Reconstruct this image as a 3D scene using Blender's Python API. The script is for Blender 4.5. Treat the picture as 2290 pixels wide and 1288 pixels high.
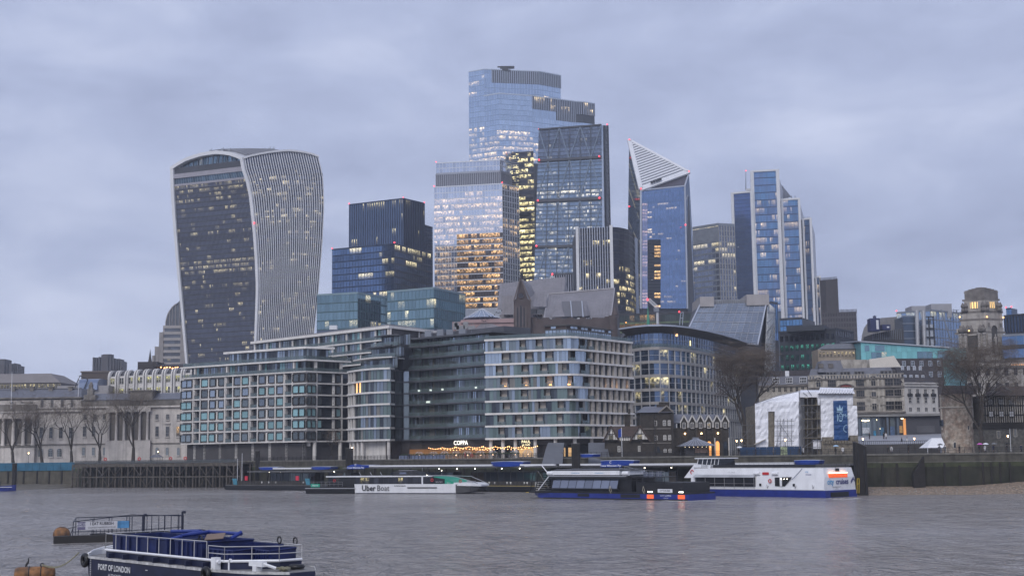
import bpy, math, random
from mathutils import Vector, Matrix
R=random.Random(7)
for o in list(bpy.data.objects): bpy.data.objects.remove(o)
sc=bpy.context.scene; COL=sc.collection
rad=math.radians
# ---------------- camera ----------------
F=2950.;CX=1145.;CY=644.;HC=8.5;PT=math.atan(376/2950.);RL=.012
cd=bpy.data.cameras.new('camera'); cam=bpy.data.objects.new('camera',cd); COL.objects.link(cam); sc.camera=cam
cd.sensor_width=36; cd.lens=36*F/2290; cd.clip_start=1; cd.clip_end=60000
_c,_s=math.cos(PT),math.sin(PT)
_R0=Vector((1,0,0));_U0=Vector((0,-_s,_c));_F0=Vector((0,_c,_s))
_r=math.cos(RL)*_R0-math.sin(RL)*_U0; _u=math.sin(RL)*_R0+math.cos(RL)*_U0
m=Matrix((( _r.x,_u.x,-_F0.x,0),(_r.y,_u.y,-_F0.y,0),(_r.z,_u.z,-_F0.z,HC),(0,0,0,1))); cam.matrix_world=m
sc.render.resolution_x=1024; sc.render.resolution_y=575
# ---------------- sky / light ----------------
SKO=21.6
SUN_EL,SUN_AZ=38.,200.   # behind and left of the camera, hidden by cloud
w=bpy.data.worlds.new('World'); sc.world=w; w.use_nodes=True
nt=w.node_tree; N=nt.nodes; L=nt.links; N.clear()
def wn(t,**k):
 n=N.new(t)
 for a,b in k.items(): setattr(n,a,b)
 return n
out=wn('ShaderNodeOutputWorld'); bg=wn('ShaderNodeBackground'); bg.inputs[1].default_value=.1
sky=wn('ShaderNodeTexSky',sky_type='NISHITA',sun_disc=False,sun_elevation=rad(SUN_EL),sun_rotation=rad(SUN_AZ))
tc=wn('ShaderNodeTexCoord'); mp=wn('ShaderNodeMapping'); mp.inputs['Scale'].default_value=(1.,1.,2.6); L.new(tc.outputs['Generated'],mp.inputs[0])
def wnoise(scale,detail,rough,dist=0.,off=0.):
 n=wn('ShaderNodeTexNoise'); n.inputs['Scale'].default_value=scale; n.inputs['Detail'].default_value=detail; n.inputs['Roughness'].default_value=rough; n.inputs['Distortion'].default_value=dist
 m2=wn('ShaderNodeVectorMath',operation='ADD'); m2.inputs[1].default_value=(off,off*.7,off*.3); L.new(mp.outputs[0],m2.inputs[0]); L.new(m2.outputs[0],n.inputs['Vector']); return n
n1=wnoise(2.3,4,.5,.25,SKO); n2=wnoise(7.,7,.6,.3,8.)
mx=wn('ShaderNodeMath',operation='MULTIPLY_ADD'); mx.inputs[1].default_value=.5; L.new(n2.outputs[0],mx.inputs[0])
sc1=wn('ShaderNodeMath',operation='MULTIPLY'); sc1.inputs[1].default_value=.54; L.new(n1.outputs[0],sc1.inputs[0]); L.new(sc1.outputs[0],mx.inputs[2])
cr=wn('ShaderNodeValToRGB'); L.new(mx.outputs[0],cr.inputs[0])
e=cr.color_ramp.elements
e[0].position=.36; e[0].color=(2.8,3.2,4.7,1); e[1].position=.70; e[1].color=(5.45,5.9,7.5,1)
q=e.new(.52); q.color=(3.8,4.3,6.0,1)
mixn=wn('ShaderNodeMixRGB'); mixn.inputs[0].default_value=.965; L.new(sky.outputs[0],mixn.inputs[1]); L.new(cr.outputs[0],mixn.inputs[2])
L.new(mixn.outputs[0],bg.inputs[0]); L.new(bg.outputs[0],out.inputs[0])
sd=bpy.data.lights.new('sun','SUN'); sd.energy=1.5; sd.angle=rad(30); sd.color=(1.,.96,.91)
so=bpy.data.objects.new('sun',sd); COL.objects.link(so)
_az=rad(SUN_AZ); sv=Vector((math.sin(_az)*math.cos(rad(SUN_EL)),math.cos(_az)*math.cos(rad(SUN_EL)),math.sin(rad(SUN_EL))))
so.rotation_euler=sv.to_track_quat('Z','Y').to_euler(); so.location=(0,-50,100)
sc.view_settings.view_transform='Standard'; sc.view_settings.look='None'; sc.view_settings.exposure=.38; sc.view_settings.gamma=1.; sc.view_settings.use_curve_mapping=False
sc.render.engine='CYCLES'
# ---------------- pixel -> place ----------------
def ray(px,py):
 a=px-CX;b=CY-py
 a,b=a*math.cos(RL)+b*math.sin(RL),-a*math.sin(RL)+b*math.cos(RL)
 u=a/F;v=b/F
 return (u,_c-v*_s,_s+v*_c)
def pt(px,py,Y):
 r=ray(px,py);k=Y/r[1];return Vector((r[0]*k,Y,HC+r[2]*k))
def g(px,py,z):
 r=ray(px,py);k=(z-HC)/r[2];return Vector((r[0]*k,r[1]*k,z))
def zp(px,py,Y): return pt(px,py,Y).z
QZ=8.0   # level of the north quay
HAZE=.0002
# ---------------- materials ----------------
MATS={}
def M(name,col,rough=.7,metal=0.,var=.18,scale=.35,stain=0.,bump=0.,spec=.4,streak=0.,bscale=None,rnd=0.,alpha=1.,emit=None,es=0.,col2=None,trans=0.):
 if name in MATS: return MATS[name]
 m=bpy.data.materials.new(name); m.use_nodes=True; nt=m.node_tree; N=nt.nodes; L=nt.links
 b=N['Principled BSDF']; b.inputs['Roughness'].default_value=rough; b.inputs['Metallic'].default_value=metal; b.inputs['Specular IOR Level'].default_value=spec
 geo=N.new('ShaderNodeNewGeometry')
 def noise(sc,det=4,mul=(1,1,1)):
  n=N.new('ShaderNodeTexNoise'); n.inputs['Scale'].default_value=sc; n.inputs['Detail'].default_value=det
  if mul!=(1,1,1):
   v=N.new('ShaderNodeVectorMath'); v.operation='MULTIPLY'; v.inputs[1].default_value=mul; L.new(geo.outputs['Position'],v.inputs[0]); L.new(v.outputs[0],n.inputs['Vector'])
  else: L.new(geo.outputs['Position'],n.inputs['Vector'])
  return n
 def rgb(c): n=N.new('ShaderNodeRGB'); n.outputs[0].default_value=(*c,1); return n.outputs[0]
 def mix(f,a,bb,bt='MIX'):
  n=N.new('ShaderNodeMixRGB'); n.blend_type=bt
  if isinstance(f,float): n.inputs[0].default_value=f
  else: L.new(f,n.inputs[0])
  L.new(a,n.inputs[1]); L.new(bb,n.inputs[2]); return n.outputs[0]
 def ramp(src,lo,hi,a=0.,bb=1.):
  n=N.new('ShaderNodeMapRange'); n.inputs[1].default_value=lo; n.inputs[2].default_value=hi; n.inputs[3].default_value=a; n.inputs[4].default_value=bb; L.new(src,n.inputs[0]); return n.outputs[0]
 c=rgb(col)
 if col2: c=mix(ramp(noise(scale*.6,5).outputs[0],.38,.62),c,rgb(col2))
 def dark(c,f): return mix(f,c,rgb(tuple(x*.28 for x in col)))
 if var:
  n=N.new('ShaderNodeMixRGB'); n.blend_type='MULTIPLY'; n.inputs[0].default_value=1.
  r=ramp(noise(scale,5).outputs[0],.3,.7,1-var,1+var); L.new(c,n.inputs[1]); L.new(r,n.inputs[2]); c=n.outputs[0]
 if rnd:
  oi=N.new('ShaderNodeObjectInfo'); n=N.new('ShaderNodeMixRGB'); n.blend_type='MULTIPLY'; n.inputs[0].default_value=1.
  r=ramp(oi.outputs['Random'],0,1,1-rnd,1+rnd); L.new(c,n.inputs[1]); L.new(r,n.inputs[2]); c=n.outputs[0]
 if stain: c=dark(c,ramp(noise(scale*1.7,6).outputs[0],.5,.78,0.,stain))
 if streak: c=dark(c,ramp(noise(1.,5,(1.1,1.1,.09)).outputs[0],.47,.72,0.,streak))
 L.new(c,b.inputs['Base Color'])
 if bump:
  bn=N.new('ShaderNodeBump'); bn.inputs['Strength'].default_value=bump; bn.inputs['Distance'].default_value=.1
  L.new(noise(bscale or scale*6,3).outputs[0],bn.inputs['Height']); L.new(bn.outputs[0],b.inputs['Normal'])
 if emit: b.inputs['Emission Color'].default_value=(*emit,1); b.inputs['Emission Strength'].default_value=es
 if trans: b.inputs['Transmission Weight'].default_value=trans
 if alpha<1: b.inputs['Alpha'].default_value=alpha
 MATS[name]=m; return m
def GL(name,col,rough=.08,metal=.85,tone=.25,lit=(1.,.78,.45),es=1.6,wav=.02,col2=None,nscale=2.4,spec=.5,lit0=.0):
 """Glazing: reflective tinted glass; a face's 'lit' value turns on the room behind it."""
 if name in MATS: return MATS[name]
 m=bpy.data.materials.new(name); m.use_nodes=True; nt=m.node_tree; N=nt.nodes; L=nt.links
 b=N['Principled BSDF']; b.inputs['Roughness'].default_value=rough; b.inputs['Metallic'].default_value=metal; b.inputs['Specular IOR Level'].default_value=spec
 def node(t,**k):
  n=N.new(t)
  for a,v in k.items(): setattr(n,a,v)
  return n
 at=node('ShaderNodeAttribute',attribute_name='tone'); al=node('ShaderNodeAttribute',attribute_name='lit'); oi=node('ShaderNodeObjectInfo'); geo=node('ShaderNodeNewGeometry'); uv=node('ShaderNodeUVMap')
 def math(op,a,bb=None):
  n=node('ShaderNodeMath',operation=op)
  for i,x in enumerate((a,bb)):
   if x is None: continue
   if isinstance(x,(int,float)): n.inputs[i].default_value=x
   else: L.new(x,n.inputs[i])
  return n.outputs[0]
 t=math('ADD',at.outputs['Fac'],math('MULTIPLY',math('SUBTRACT',oi.outputs['Random'],.5),.6))
 mr=node('ShaderNodeMapRange'); mr.inputs[3].default_value=1-tone; mr.inputs[4].default_value=1+tone; L.new(t,mr.inputs[0])
 c=node('ShaderNodeRGB'); c.outputs[0].default_value=(*col,1); cc=c.outputs[0]
 if col2:
  c2=node('ShaderNodeRGB'); c2.outputs[0].default_value=(*col2,1)
  mm=node('ShaderNodeMixRGB'); nn=node('ShaderNodeTexNoise'); nn.inputs['Scale'].default_value=.06; nn.inputs['Detail'].default_value=3; L.new(geo.outputs['Position'],nn.inputs['Vector'])
  rr=node('ShaderNodeMapRange'); rr.inputs[1].default_value=.4; rr.inputs[2].default_value=.6; L.new(nn.outputs[0],rr.inputs[0]); L.new(rr.outputs[0],mm.inputs[0]); L.new(cc,mm.inputs[1]); L.new(c2.outputs[0],mm.inputs[2]); cc=mm.outputs[0]
 mu=node('ShaderNodeMixRGB',blend_type='MULTIPLY'); mu.inputs[0].default_value=1.; L.new(cc,mu.inputs[1]); L.new(mr.outputs[0],mu.inputs[2])
 L.new(mu.outputs[0],b.inputs['Base Color'])
 # emission: ceiling lights high in the pane, furniture noise below
 sx=node('ShaderNodeSeparateXYZ'); L.new(uv.outputs[0],sx.inputs[0])
 nz=node('ShaderNodeTexNoise'); nz.inputs['Scale'].default_value=nscale; nz.inputs['Detail'].default_value=3; L.new(geo.outputs['Position'],nz.inputs['Vector'])
 r1=node('ShaderNodeMapRange'); r1.inputs[1].default_value=.42; r1.inputs[2].default_value=.62; r1.inputs[3].default_value=.08; r1.inputs[4].default_value=1.35; L.new(nz.outputs[0],r1.inputs[0])
 r2=node('ShaderNodeMapRange'); r2.inputs[1].default_value=.3; r2.inputs[2].default_value=.8; r2.inputs[3].default_value=.12; r2.inputs[4].default_value=1.15; L.new(sx.outputs[1],r2.inputs[0])
 es_=math('MULTIPLY',math('MULTIPLY',math('MULTIPLY',r1.outputs[0],r2.outputs[0]),al.outputs['Fac']),es)
 b.inputs['Emission Color'].default_value=(*lit,1); L.new(es_,b.inputs['Emission Strength'])
 if wav:
  bn=node('ShaderNodeBump'); bn.inputs['Strength'].default_value=wav*10; bn.inputs['Distance'].default_value=.05
  n3=node('ShaderNodeTexNoise'); n3.inputs['Scale'].default_value=.5; n3.inputs['Detail'].default_value=2; L.new(geo.outputs['Position'],n3.inputs['Vector']); L.new(n3.outputs[0],bn.inputs['Height']); L.new(bn.outputs[0],b.inputs['Normal'])
 MATS[name]=m; return m
def LAMP(name,col,es):
 return M(name,tuple(min(1,c) for c in col),.5,var=.0,emit=col,es=es)
# ---------------- mesh builder ----------------
WL={}
class MB:
 def __init__(s): s.v=[];s.f=[];s.lit=[];s.tone=[];s.uv=[];s.att=False;s.smooth=False
 def add(s,vs,fs):
  n=len(s.v); s.v+= [tuple(p) for p in vs]; s.f+=[tuple(i+n for i in f) for f in fs]; return s
 def hexa(s,p): return s.add(p,[(0,3,2,1),(4,5,6,7),(0,1,5,4),(1,2,6,5),(2,3,7,6),(3,0,4,7)])
 def box(s,x0,x1,y0,y1,z0,z1): return s.hexa([(x0,y0,z0),(x1,y0,z0),(x1,y1,z0),(x0,y1,z0),(x0,y0,z1),(x1,y0,z1),(x1,y1,z1),(x0,y1,z1)])
 def quad(s,p,lit=0.,tone=.5):
  s.att=True; s.add(p,[(0,1,2,3)]); 
  while len(s.lit)<len(s.f)-1: s.lit.append(0.);s.tone.append(.5)
  s.lit.append(lit);s.tone.append(tone); return s
 def tube(s,p,q,r,n=6,r2=None):
  p=Vector(p);q=Vector(q);d=q-p
  if d.length<1e-6: return s
  d.normalize(); a=d.cross(Vector((0,0,1)) if abs(d.z)<.9 else Vector((1,0,0))).normalized(); b=d.cross(a); r2=r if r2 is None else r2
  vs=[p+(a*math.cos(t)+b*math.sin(t))*r for t in [2*math.pi*i/n for i in range(n)]]+[q+(a*math.cos(t)+b*math.sin(t))*r2 for t in [2*math.pi*i/n for i in range(n)]]
  fs=[(i,(i+1)%n,n+(i+1)%n,n+i) for i in range(n)]+[tuple(range(n-1,-1,-1)),tuple(range(n,2*n))]
  return s.add(vs,fs)
 def pipe(s,pts,r,n=6):
  for a,b in zip(pts,pts[1:]): s.tube(a,b,r,n)
  return s
 def lathe(s,c,prof,n=16,a0=0.,a1=2*math.pi,sx=1.,sy=1.):
  c=Vector(c); k=len(prof); full=abs(a1-a0)>6.28; m=n if full else n+1; vs=[];fs=[]
  for i in range(m):
   t=a0+(a1-a0)*i/n
   vs+=[(c.x+r*sx*math.cos(t),c.y+r*sy*math.sin(t),c.z+z) for r,z in prof]
  for i in range(n):
   j=(i+1)%m
   for h in range(k-1): fs.append((i*k+h,j*k+h,j*k+h+1,i*k+h+1))
  return s.add(vs,fs)
 def sphere(s,c,r,n=10,sz=1.): return s.lathe(c,[(max(1e-3,r*math.sin(math.pi*i/n*1.)),-r*sz*math.cos(math.pi*i/n)) for i in range(n+1)],n+2)
 def torus(s,c,Rr,r,ax='y',n=16,k=6):
  vs=[];fs=[];c=Vector(c)
  for i in range(n):
   t=2*math.pi*i/n
   for j in range(k):
    u=2*math.pi*j/k; rr=Rr+r*math.cos(u); h=r*math.sin(u)
    p={'y':(rr*math.cos(t),h,rr*math.sin(t)),'x':(h,rr*math.cos(t),rr*math.sin(t)),'z':(rr*math.cos(t),rr*math.sin(t),h)}[ax]
    vs.append(c+Vector(p))
  for i in range(n):
   for j in range(k): fs.append((i*k+j,((i+1)%n)*k+j,((i+1)%n)*k+(j+1)%k,i*k+(j+1)%k))
  return s.add(vs,fs)
 def prism(s,poly,z0,z1):
  n=len(poly); Z0=z0 if isinstance(z0,(list,tuple)) else [z0]*n; Z1=z1 if isinstance(z1,(list,tuple)) else [z1]*n
  vs=[(p[0],p[1],z) for p,z in zip(poly,Z0)]+[(p[0],p[1],z) for p,z in zip(poly,Z1)]
  return s.add(vs,[tuple(range(n-1,-1,-1)),tuple(range(n,2*n))]+[(i,(i+1)%n,n+(i+1)%n,n+i) for i in range(n)])
 def loft(s,rings,cap=True,closed=True):
  n=len(rings[0]);vs=[p for r in rings for p in r];fs=[]
  for i in range(len(rings)-1):
   for j in range(n if closed else n-1): fs.append((i*n+j,i*n+(j+1)%n,(i+1)*n+(j+1)%n,(i+1)*n+j))
  if cap: fs+= [tuple(range(n-1,-1,-1)),tuple(range((len(rings)-1)*n,len(rings)*n))]
  return s.add(vs,fs)
 def mesh(s,name,mat,off=None):
  me=bpy.data.meshes.new(name); o=off or Vector()
  me.from_pydata([(v[0]-o[0],v[1]-o[1],v[2]-o[2]) for v in s.v],[],s.f)
  if mat: me.materials.append(mat)
  if s.att:
   while len(s.lit)<len(s.f): s.lit.append(0.);s.tone.append(.5)
   for nm,d in (('lit',s.lit),('tone',s.tone)):
    a=me.attributes.new(nm,'FLOAT','FACE'); a.data.foreach_set('value',d)
   u=me.uv_layers.new(name='UVMap'); c4=[(0,0),(1,0),(1,1),(0,1)]
   u.data.foreach_set('uv',[x for f in s.f for i in range(len(f)) for x in c4[i%4]])
  if s.smooth: me.polygons.foreach_set('use_smooth',[True]*len(me.polygons))
  me.update(); return me
 def build(s,name,mat,parent=None,**k):
  return link(name,s.mesh(name,mat,WL.get(parent) if parent else k.pop('loc0',None)),parent,**k)
def link(name,me,parent=None,loc=None,label=None,kind=None,cat=None,group=None,rot=None,scale=None):
 o=bpy.data.objects.new(name,me); COL.objects.link(o)
 if parent is not None: o.parent=parent; WL[o]=WL[parent]
 if loc is not None: o.location=loc
 if rot is not None: o.rotation_euler=rot
 if scale is not None: o.scale=scale
 tag(o,label,cat,group,kind); return o
def tag(o,label=None,cat=None,group=None,kind=None):
 if label: o['label']=label
 if cat: o['category']=cat
 if group: o['group']=group
 if kind: o['kind']=kind
 return o
def thing(name,label,cat,loc=(0,0,0),group=None,local=False,rz=0.):
 """Empty at a thing's base. local=True: the parts' coordinates are its own."""
 o=bpy.data.objects.new(name,None); COL.objects.link(o); o.location=loc; o.rotation_euler=(0,0,rz); o.empty_display_size=.5
 WL[o]=Vector((0,0,0)) if local else Vector(loc); return tag(o,label,cat,group)
def part(T,name,mat,fn,kind=None,label=None,smooth=False):
 b=MB(); fn(b); b.smooth=smooth; return b.build(name,mat,T,kind=kind,label=label)
def solo(name,mat,b,label,cat,group=None,kind=None,loc=None):
 """a thing that is one mesh; origin at its base"""
 if loc is None:
  n=len(b.v); loc=Vector((sum(v[0] for v in b.v)/n,sum(v[1] for v in b.v)/n,min(v[2] for v in b.v)))
 o=link(name,b.mesh(name,mat,loc),None,loc=loc,label=label,cat=cat,group=group,kind=kind); WL[o]=Vector(loc); return o
def copytree(o,loc,rz=None,label=None,group=None):
 c=o.copy(); COL.objects.link(c); c.location=loc
 if rz is not None: c.rotation_euler=(0,0,rz)
 if label: c['label']=label
 if group: c['group']=group
 WL[c]=WL[o]
 for ch in list(o.children):
  d=ch.copy(); COL.objects.link(d); d.parent=c
  for gg in list(ch.children):
   k=gg.copy(); COL.objects.link(k); k.parent=d
 return c
# writing as flat mesh
def text(s,size,mat,T,name='lettering',o=(0,0,0),ux=(1,0,0),uz=(0,0,1),align='CENTER',ext=.01,bold=0.,sx=1.,kind=None):
 cu=bpy.data.curves.new('txt','FONT'); cu.body=s; cu.size=size; cu.align_x=align; cu.align_y='CENTER'; cu.extrude=0.; cu.offset=bold; cu.resolution_u=2
 ob=bpy.data.objects.new('txt',cu); me=bpy.data.meshes.new_from_object(ob)
 bpy.data.objects.remove(ob); bpy.data.curves.remove(cu)
 ux=Vector(ux).normalized(); uz=Vector(uz).normalized(); o=Vector(o)-WL.get(T,Vector())
 for v in me.vertices: c=v.co.copy(); v.co=o+ux*(c.x*sx)+uz*c.y
 me.materials.clear(); me.materials.append(mat)
 return link(name,me,T,kind=kind)
# ---------------- walls ----------------
class Wall:
 """a path in plan; s runs along it, o is the distance out of it (towards the river)"""
 def __init__(w,pts,flip=False):
  w.p=[Vector((p[0],p[1])) for p in pts]; w.L=[0.]; w.n=[]
  for a,b in zip(w.p,w.p[1:]):
   d=b-a; w.L.append(w.L[-1]+d.length); n=Vector((d.y,-d.x)).normalized(); w.n.append(-n if flip else n)
  w.len=w.L[-1]
 def at(w,s,o=0.,z=0.):
  i=0
  while i<len(w.n)-1 and s>w.L[i+1]+1e-6: i+=1
  t=(s-w.L[i])/(w.L[i+1]-w.L[i]); q=w.p[i].lerp(w.p[i+1],t)
  # blended normal at joints keeps ribbons closed
  n=w.n[i]
  if t<.02 and i>0: n=(w.n[i]+w.n[i-1]).normalized()
  elif t>.98 and i<len(w.n)-1: n=(w.n[i]+w.n[i+1]).normalized()
  q=q+n*o; return Vector((q.x,q.y,z))
 def dirn(w,s):
  i=0
  while i<len(w.n)-1 and s>w.L[i+1]: i+=1
  return (w.p[i+1]-w.p[i]).normalized(),w.n[i]
 def hit(w,px,py):
  """pixel -> (s,z) on this wall"""
  r=ray(px,py); best=None
  for i,(a,b) in enumerate(zip(w.p,w.p[1:])):
   d=b-a; den=r[0]*d.y-r[1]*d.x
   if abs(den)<1e-9: continue
   k=(a.x*d.y-a.y*d.x)/den; t=((r[0]*k-a.x)*d.x+(r[1]*k-a.y)*d.y)/d.length_squared
   e=0 if 0<=t<=1 else min(abs(t),abs(t-1))
   if best is None or e<best[0]: best=(e,w.L[i]+t*d.length,HC+r[2]*k)
  return best[1],best[2]
 def box(w,b,s0,s1,z0,z1,o0,o1):
  ss=[s0]+[l for l in w.L[1:-1] if s0+1e-4<l<s1-1e-4]+[s1]
  if len(ss)==2:
   m=(s0+s1)/2; d,n=w.dirn(m); a=w.at(s0+1e-5 if False else m); a=Vector((a.x,a.y)); A=a+d*(s0-m); B=a+d*(s1-m)
   P=[(*(A+n*o1),z0),(*(B+n*o1),z0),(*(B+n*o0),z0),(*(A+n*o0),z0)]
   b.hexa(P+[(x,y,z1) for x,y,_ in P])
  else:
   r=[]
   for s in ss: r.append([w.at(s,o1,z0),w.at(s,o0,z0),w.at(s,o0,z1),w.at(s,o1,z1)])
   b.loft(r)
  return b
 def quad(w,b,s0,s1,z0,z1,o=0.,lit=0.,tone=.5):
  b.quad([w.at(s0,o,z0),w.at(s1,o,z0),w.at(s1,o,z1),w.at(s0,o,z1)],lit,tone); return b
def PW(*pp,flip=False):
 """wall through (px,Y) points"""
 return Wall([pt(px,975,Y).xy for px,Y in pp],flip)
UB={}
def ubox(T,name,mat,w,s0,s1,z0,z1,o0,o1):
 """one box piece on a wall; alike pieces share a unit mesh"""
 if mat.name not in UB: bb=MB().box(-.5,.5,-.5,.5,-.5,.5); bb.att=True; UB[mat.name]=bb.mesh('piece_'+mat.name,mat)
 mm=(s0+s1)/2; d,n=w.dirn(mm); p=w.at(mm,(o0+o1)/2,(z0+z1)/2)-WL[T]
 return link(name,UB[mat.name],T,loc=p,rot=(0,0,math.atan2(d.y,d.x)),scale=(s1-s0,abs(o1-o0),z1-z0))
WM={}
def window(T,w,sc_,zc,wd,ht,frame,pane,nx=1,ny=1,fr=.09,o=.0,dep=.16,name='window',lit=0.,arch=False,split=False):
 """window part: frame with glazing bars, panes as sub-part(s); alike windows share meshes"""
 k=(round(wd,2),round(ht,2),frame.name,pane.name,nx,ny,fr,round(lit,1),arch,dep)
 if k not in WM:
  b=MB(); h=wd/2
  b.box(-h,-h+fr,-dep,.0,0,ht); b.box(h-fr,h,-dep,0,0,ht); b.box(-h+fr,h-fr,-dep,0,0,fr); b.box(-h+fr,h-fr,-dep,0,ht-fr,ht)
  for i in range(1,nx): x=-h+wd*i/nx; b.box(x-fr*.35,x+fr*.35,-dep*.8,0.,fr,ht-fr)
  for j in range(1,ny): z=ht*j/ny; b.box(-h+fr,h-fr,-dep*.7,-.01,z-fr*.35,z+fr*.35)
  if arch:
   n=8;r=h
   for i in range(n):
    a0=math.pi*i/n;a1=math.pi*(i+1)/n
    P=[(r*math.cos(a0),0,ht+.6*r*math.sin(a0)),(r*math.cos(a1),0,ht+.6*r*math.sin(a1)),((r-fr)*math.cos(a1),0,ht+.6*(r-fr)*math.sin(a1)),((r-fr)*math.cos(a0),0,ht+.6*(r-fr)*math.sin(a0))]
    b.hexa([(x,-dep,z) for x,_,z in P]+P)
  fm=b.mesh('window_frame',frame)
  b=MB(); b.quad([(-h+fr/2,-dep*.35,fr/2),(h-fr/2,-dep*.35,fr/2),(h-fr/2,-dep*.35,ht-fr/2),(-h+fr/2,-dep*.35,ht-fr/2)],lit,R.random())
  if arch:
   n=8;b.add([(0,-dep*.35,ht-.02)]+[(h*.97*math.cos(math.pi*i/n),-dep*.35,ht+.58*h*math.sin(math.pi*i/n)) for i in range(n+1)],[(0,i+1,i+2) for i in range(n)])
  WM[k]=(fm,b.mesh('pane',pane))
 fm,pm=WM[k]; d,n=w.dirn(sc_); p=w.at(sc_,o,zc)-WL[T]
 # local -y is out of the wall
 f=link(name,fm,T,loc=p,rot=(0,0,math.atan2(d.y,d.x))); link('pane',pm,f)
 return f
# curtain wall of a tower: one glazed band and one slab edge per storey, fine mullions as one mesh
def litrow(n,p,run=4,lo=.3,hi=1.):
 r=[];
 while len(r)<n:
  k=1+int(R.random()*run*2); v=R.uniform(lo,hi) if R.random()<p else 0.
  r+=[v*R.uniform(.6,1.1) if R.random()<.85 else 0. for _ in range(k)]
 return r[:n]
def curtainP(T,Pf,n,nf,nb,glass,slab=None,mull=None,lit=None,sf=.22,mw=.12,md=.18,so=.12,every=1,names=('glass_band','slab_edge'),ks=1,mname='mullion',single=False):
 n=Vector(n)
 def P(u,v,o=0.): return Pf(u,v)+n*o
 for i in range(nf):
  v0=i/nf;v1=(i+1)/nf;vs=v0+(v1-v0)*sf
  row=lit(i/nf,nb) if lit else [0.]*nb
  b=MB(); tb=R.random()
  for j in range(nb): b.quad([P(j/nb,v0,.02),P((j+1)/nb,v0,.02),P((j+1)/nb,v1,.02),P(j/nb,v1,.02)],row[j],min(1,max(0,tb*.35+.65*R.random())))
  b.build(names[0],glass,T)
  if slab:
   b=MB(); b.hexa([P(0,v0,0),P(1,v0,0),P(1,v0,so),P(0,v0,so),P(0,vs,0),P(1,vs,0),P(1,vs,so),P(0,vs,so)]); b.build(names[1],slab,T)
 if mull:
  wd=(P(1,.5)-P(0,.5)).length; e=mw/2/wd; b=MB()
  for j in range(0,nb+1,every):
   u=j/nb; u0=max(0,u-e);u1=min(1,u+e)
   if single: b=MB()
   b.loft([[P(u0,k/ks,0),P(u1,k/ks,0),P(u1,k/ks,md),P(u0,k/ks,md)] for k in range(ks+1)])
   if single: b.build(mname,mull,T)
  if not single: b.build(mname,mull,T,kind='stuff')
 return P
def curtain(T,bl,br,tr,tl,nf,nb,glass,slab=None,mull=None,lit=None,**k):
 bl,br,tr,tl=map(Vector,(bl,br,tr,tl)); n=((br-bl).cross(tl-bl)).normalized()
 if n.y>0: n=-n
 return curtainP(T,lambda u,v:(bl.lerp(br,u)).lerp(tl.lerp(tr,u),v),n,nf,nb,glass,slab,mull,lit,**k)
def V3(q,z): return Vector((q[0],q[1],z))
def plan(roof,k,Y):
 """roofline pixels (left to right), one of them at distance Y -> plan points and height"""
 z=zp(*roof[k],Y); P=[g(a,b,z).xy for a,b in roof]
 return P,z
def closed(P,depth=None):
 if len(P)==2:
  d=P[1]-P[0]; n=Vector((-d.y,d.x)).normalized()*(depth or 25)
  if n.y<0: n=-n
  return [P[0],P[1],P[1]+n,P[0]+n]
 if len(P)==3: return [P[0],P[1],P[2],P[0]+P[2]-P[1]]
 far=(depth or 30); return P+[P[-1]+Vector((0,far)),P[0]+Vector((0,far))]
def tower(name,label,roof,k,Y,faces,body,lo=700,zb=None,depth=None,cap=None,group=None,z=None,pts=None,par=.8,cat='tower',T=None):
 """faces[i]=dict(fh,bw,glass,slab,mull,lit,..) for the visible face between roof points i and i+1"""
 P,zt=plan(roof,k,Y) if pts is None else (pts,z); zb=QZ if zb is None else zb; C=closed(P,depth)
 c=sum((p for p in C),Vector((0,0)))/len(C); T=T or thing(name,label,cat,V3(c,zb),group)
 part(T,'core',body,lambda b:b.prism(C,zb,zt-.25))
 zl=max(zb,zp(roof[k][0],lo,Y))
 for i,f in enumerate(faces):
  if not f: continue
  f=dict(f); fh=f.pop('fh',4.);bw=f.pop('bw',3.);a,b=P[i],P[i+1]; z0=f.pop('z0',zl); z1=f.pop('z1',zt-par); u0=f.pop('u0',0.);u1=f.pop('u1',1.)
  A=a.lerp(b,u0);B=a.lerp(b,u1); nf=max(1,round((z1-z0)/fh)); nb=max(1,round((B-A).length/bw))
  curtain(T,V3(A,z0),V3(B,z0),V3(B,z1),V3(A,z1),nf,nb,**f)
 if par:
  def rim(b):
   n=len(P)
   for p,q in zip(P,P[1:]): 
    d=(q-p).normalized(); nn=Vector((d.y,-d.x))
    if nn.y>0: nn=-nn
    b.hexa([V3(p,zt-par),V3(q,zt-par),V3(q+nn*.3,zt-par),V3(p+nn*.3,zt-par),V3(p,zt),V3(q,zt),V3(q+nn*.3,zt),V3(p+nn*.3,zt)])
  part(T,'parapet',cap or body,rim)
 return T,P,zt
m_red=LAMP('aviation_light',(1.,.05,.07),3.2)
def redlight(T,p,r=.55): r*=.75; part(T,'warning_light',m_red,lambda b:b.sphere(p,r,5))
def pbeam(b,p,q,wd,n):
 """bar from p to q, wd wide, n = out vector (with its depth)"""
 p=Vector(p);q=Vector(q);n=Vector(n);a=(q-p).cross(n).normalized()*wd/2
 b.hexa([p-a,p+a,p+a+n,p-a+n,q-a,q+a,q+a+n,q-a+n])
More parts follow.
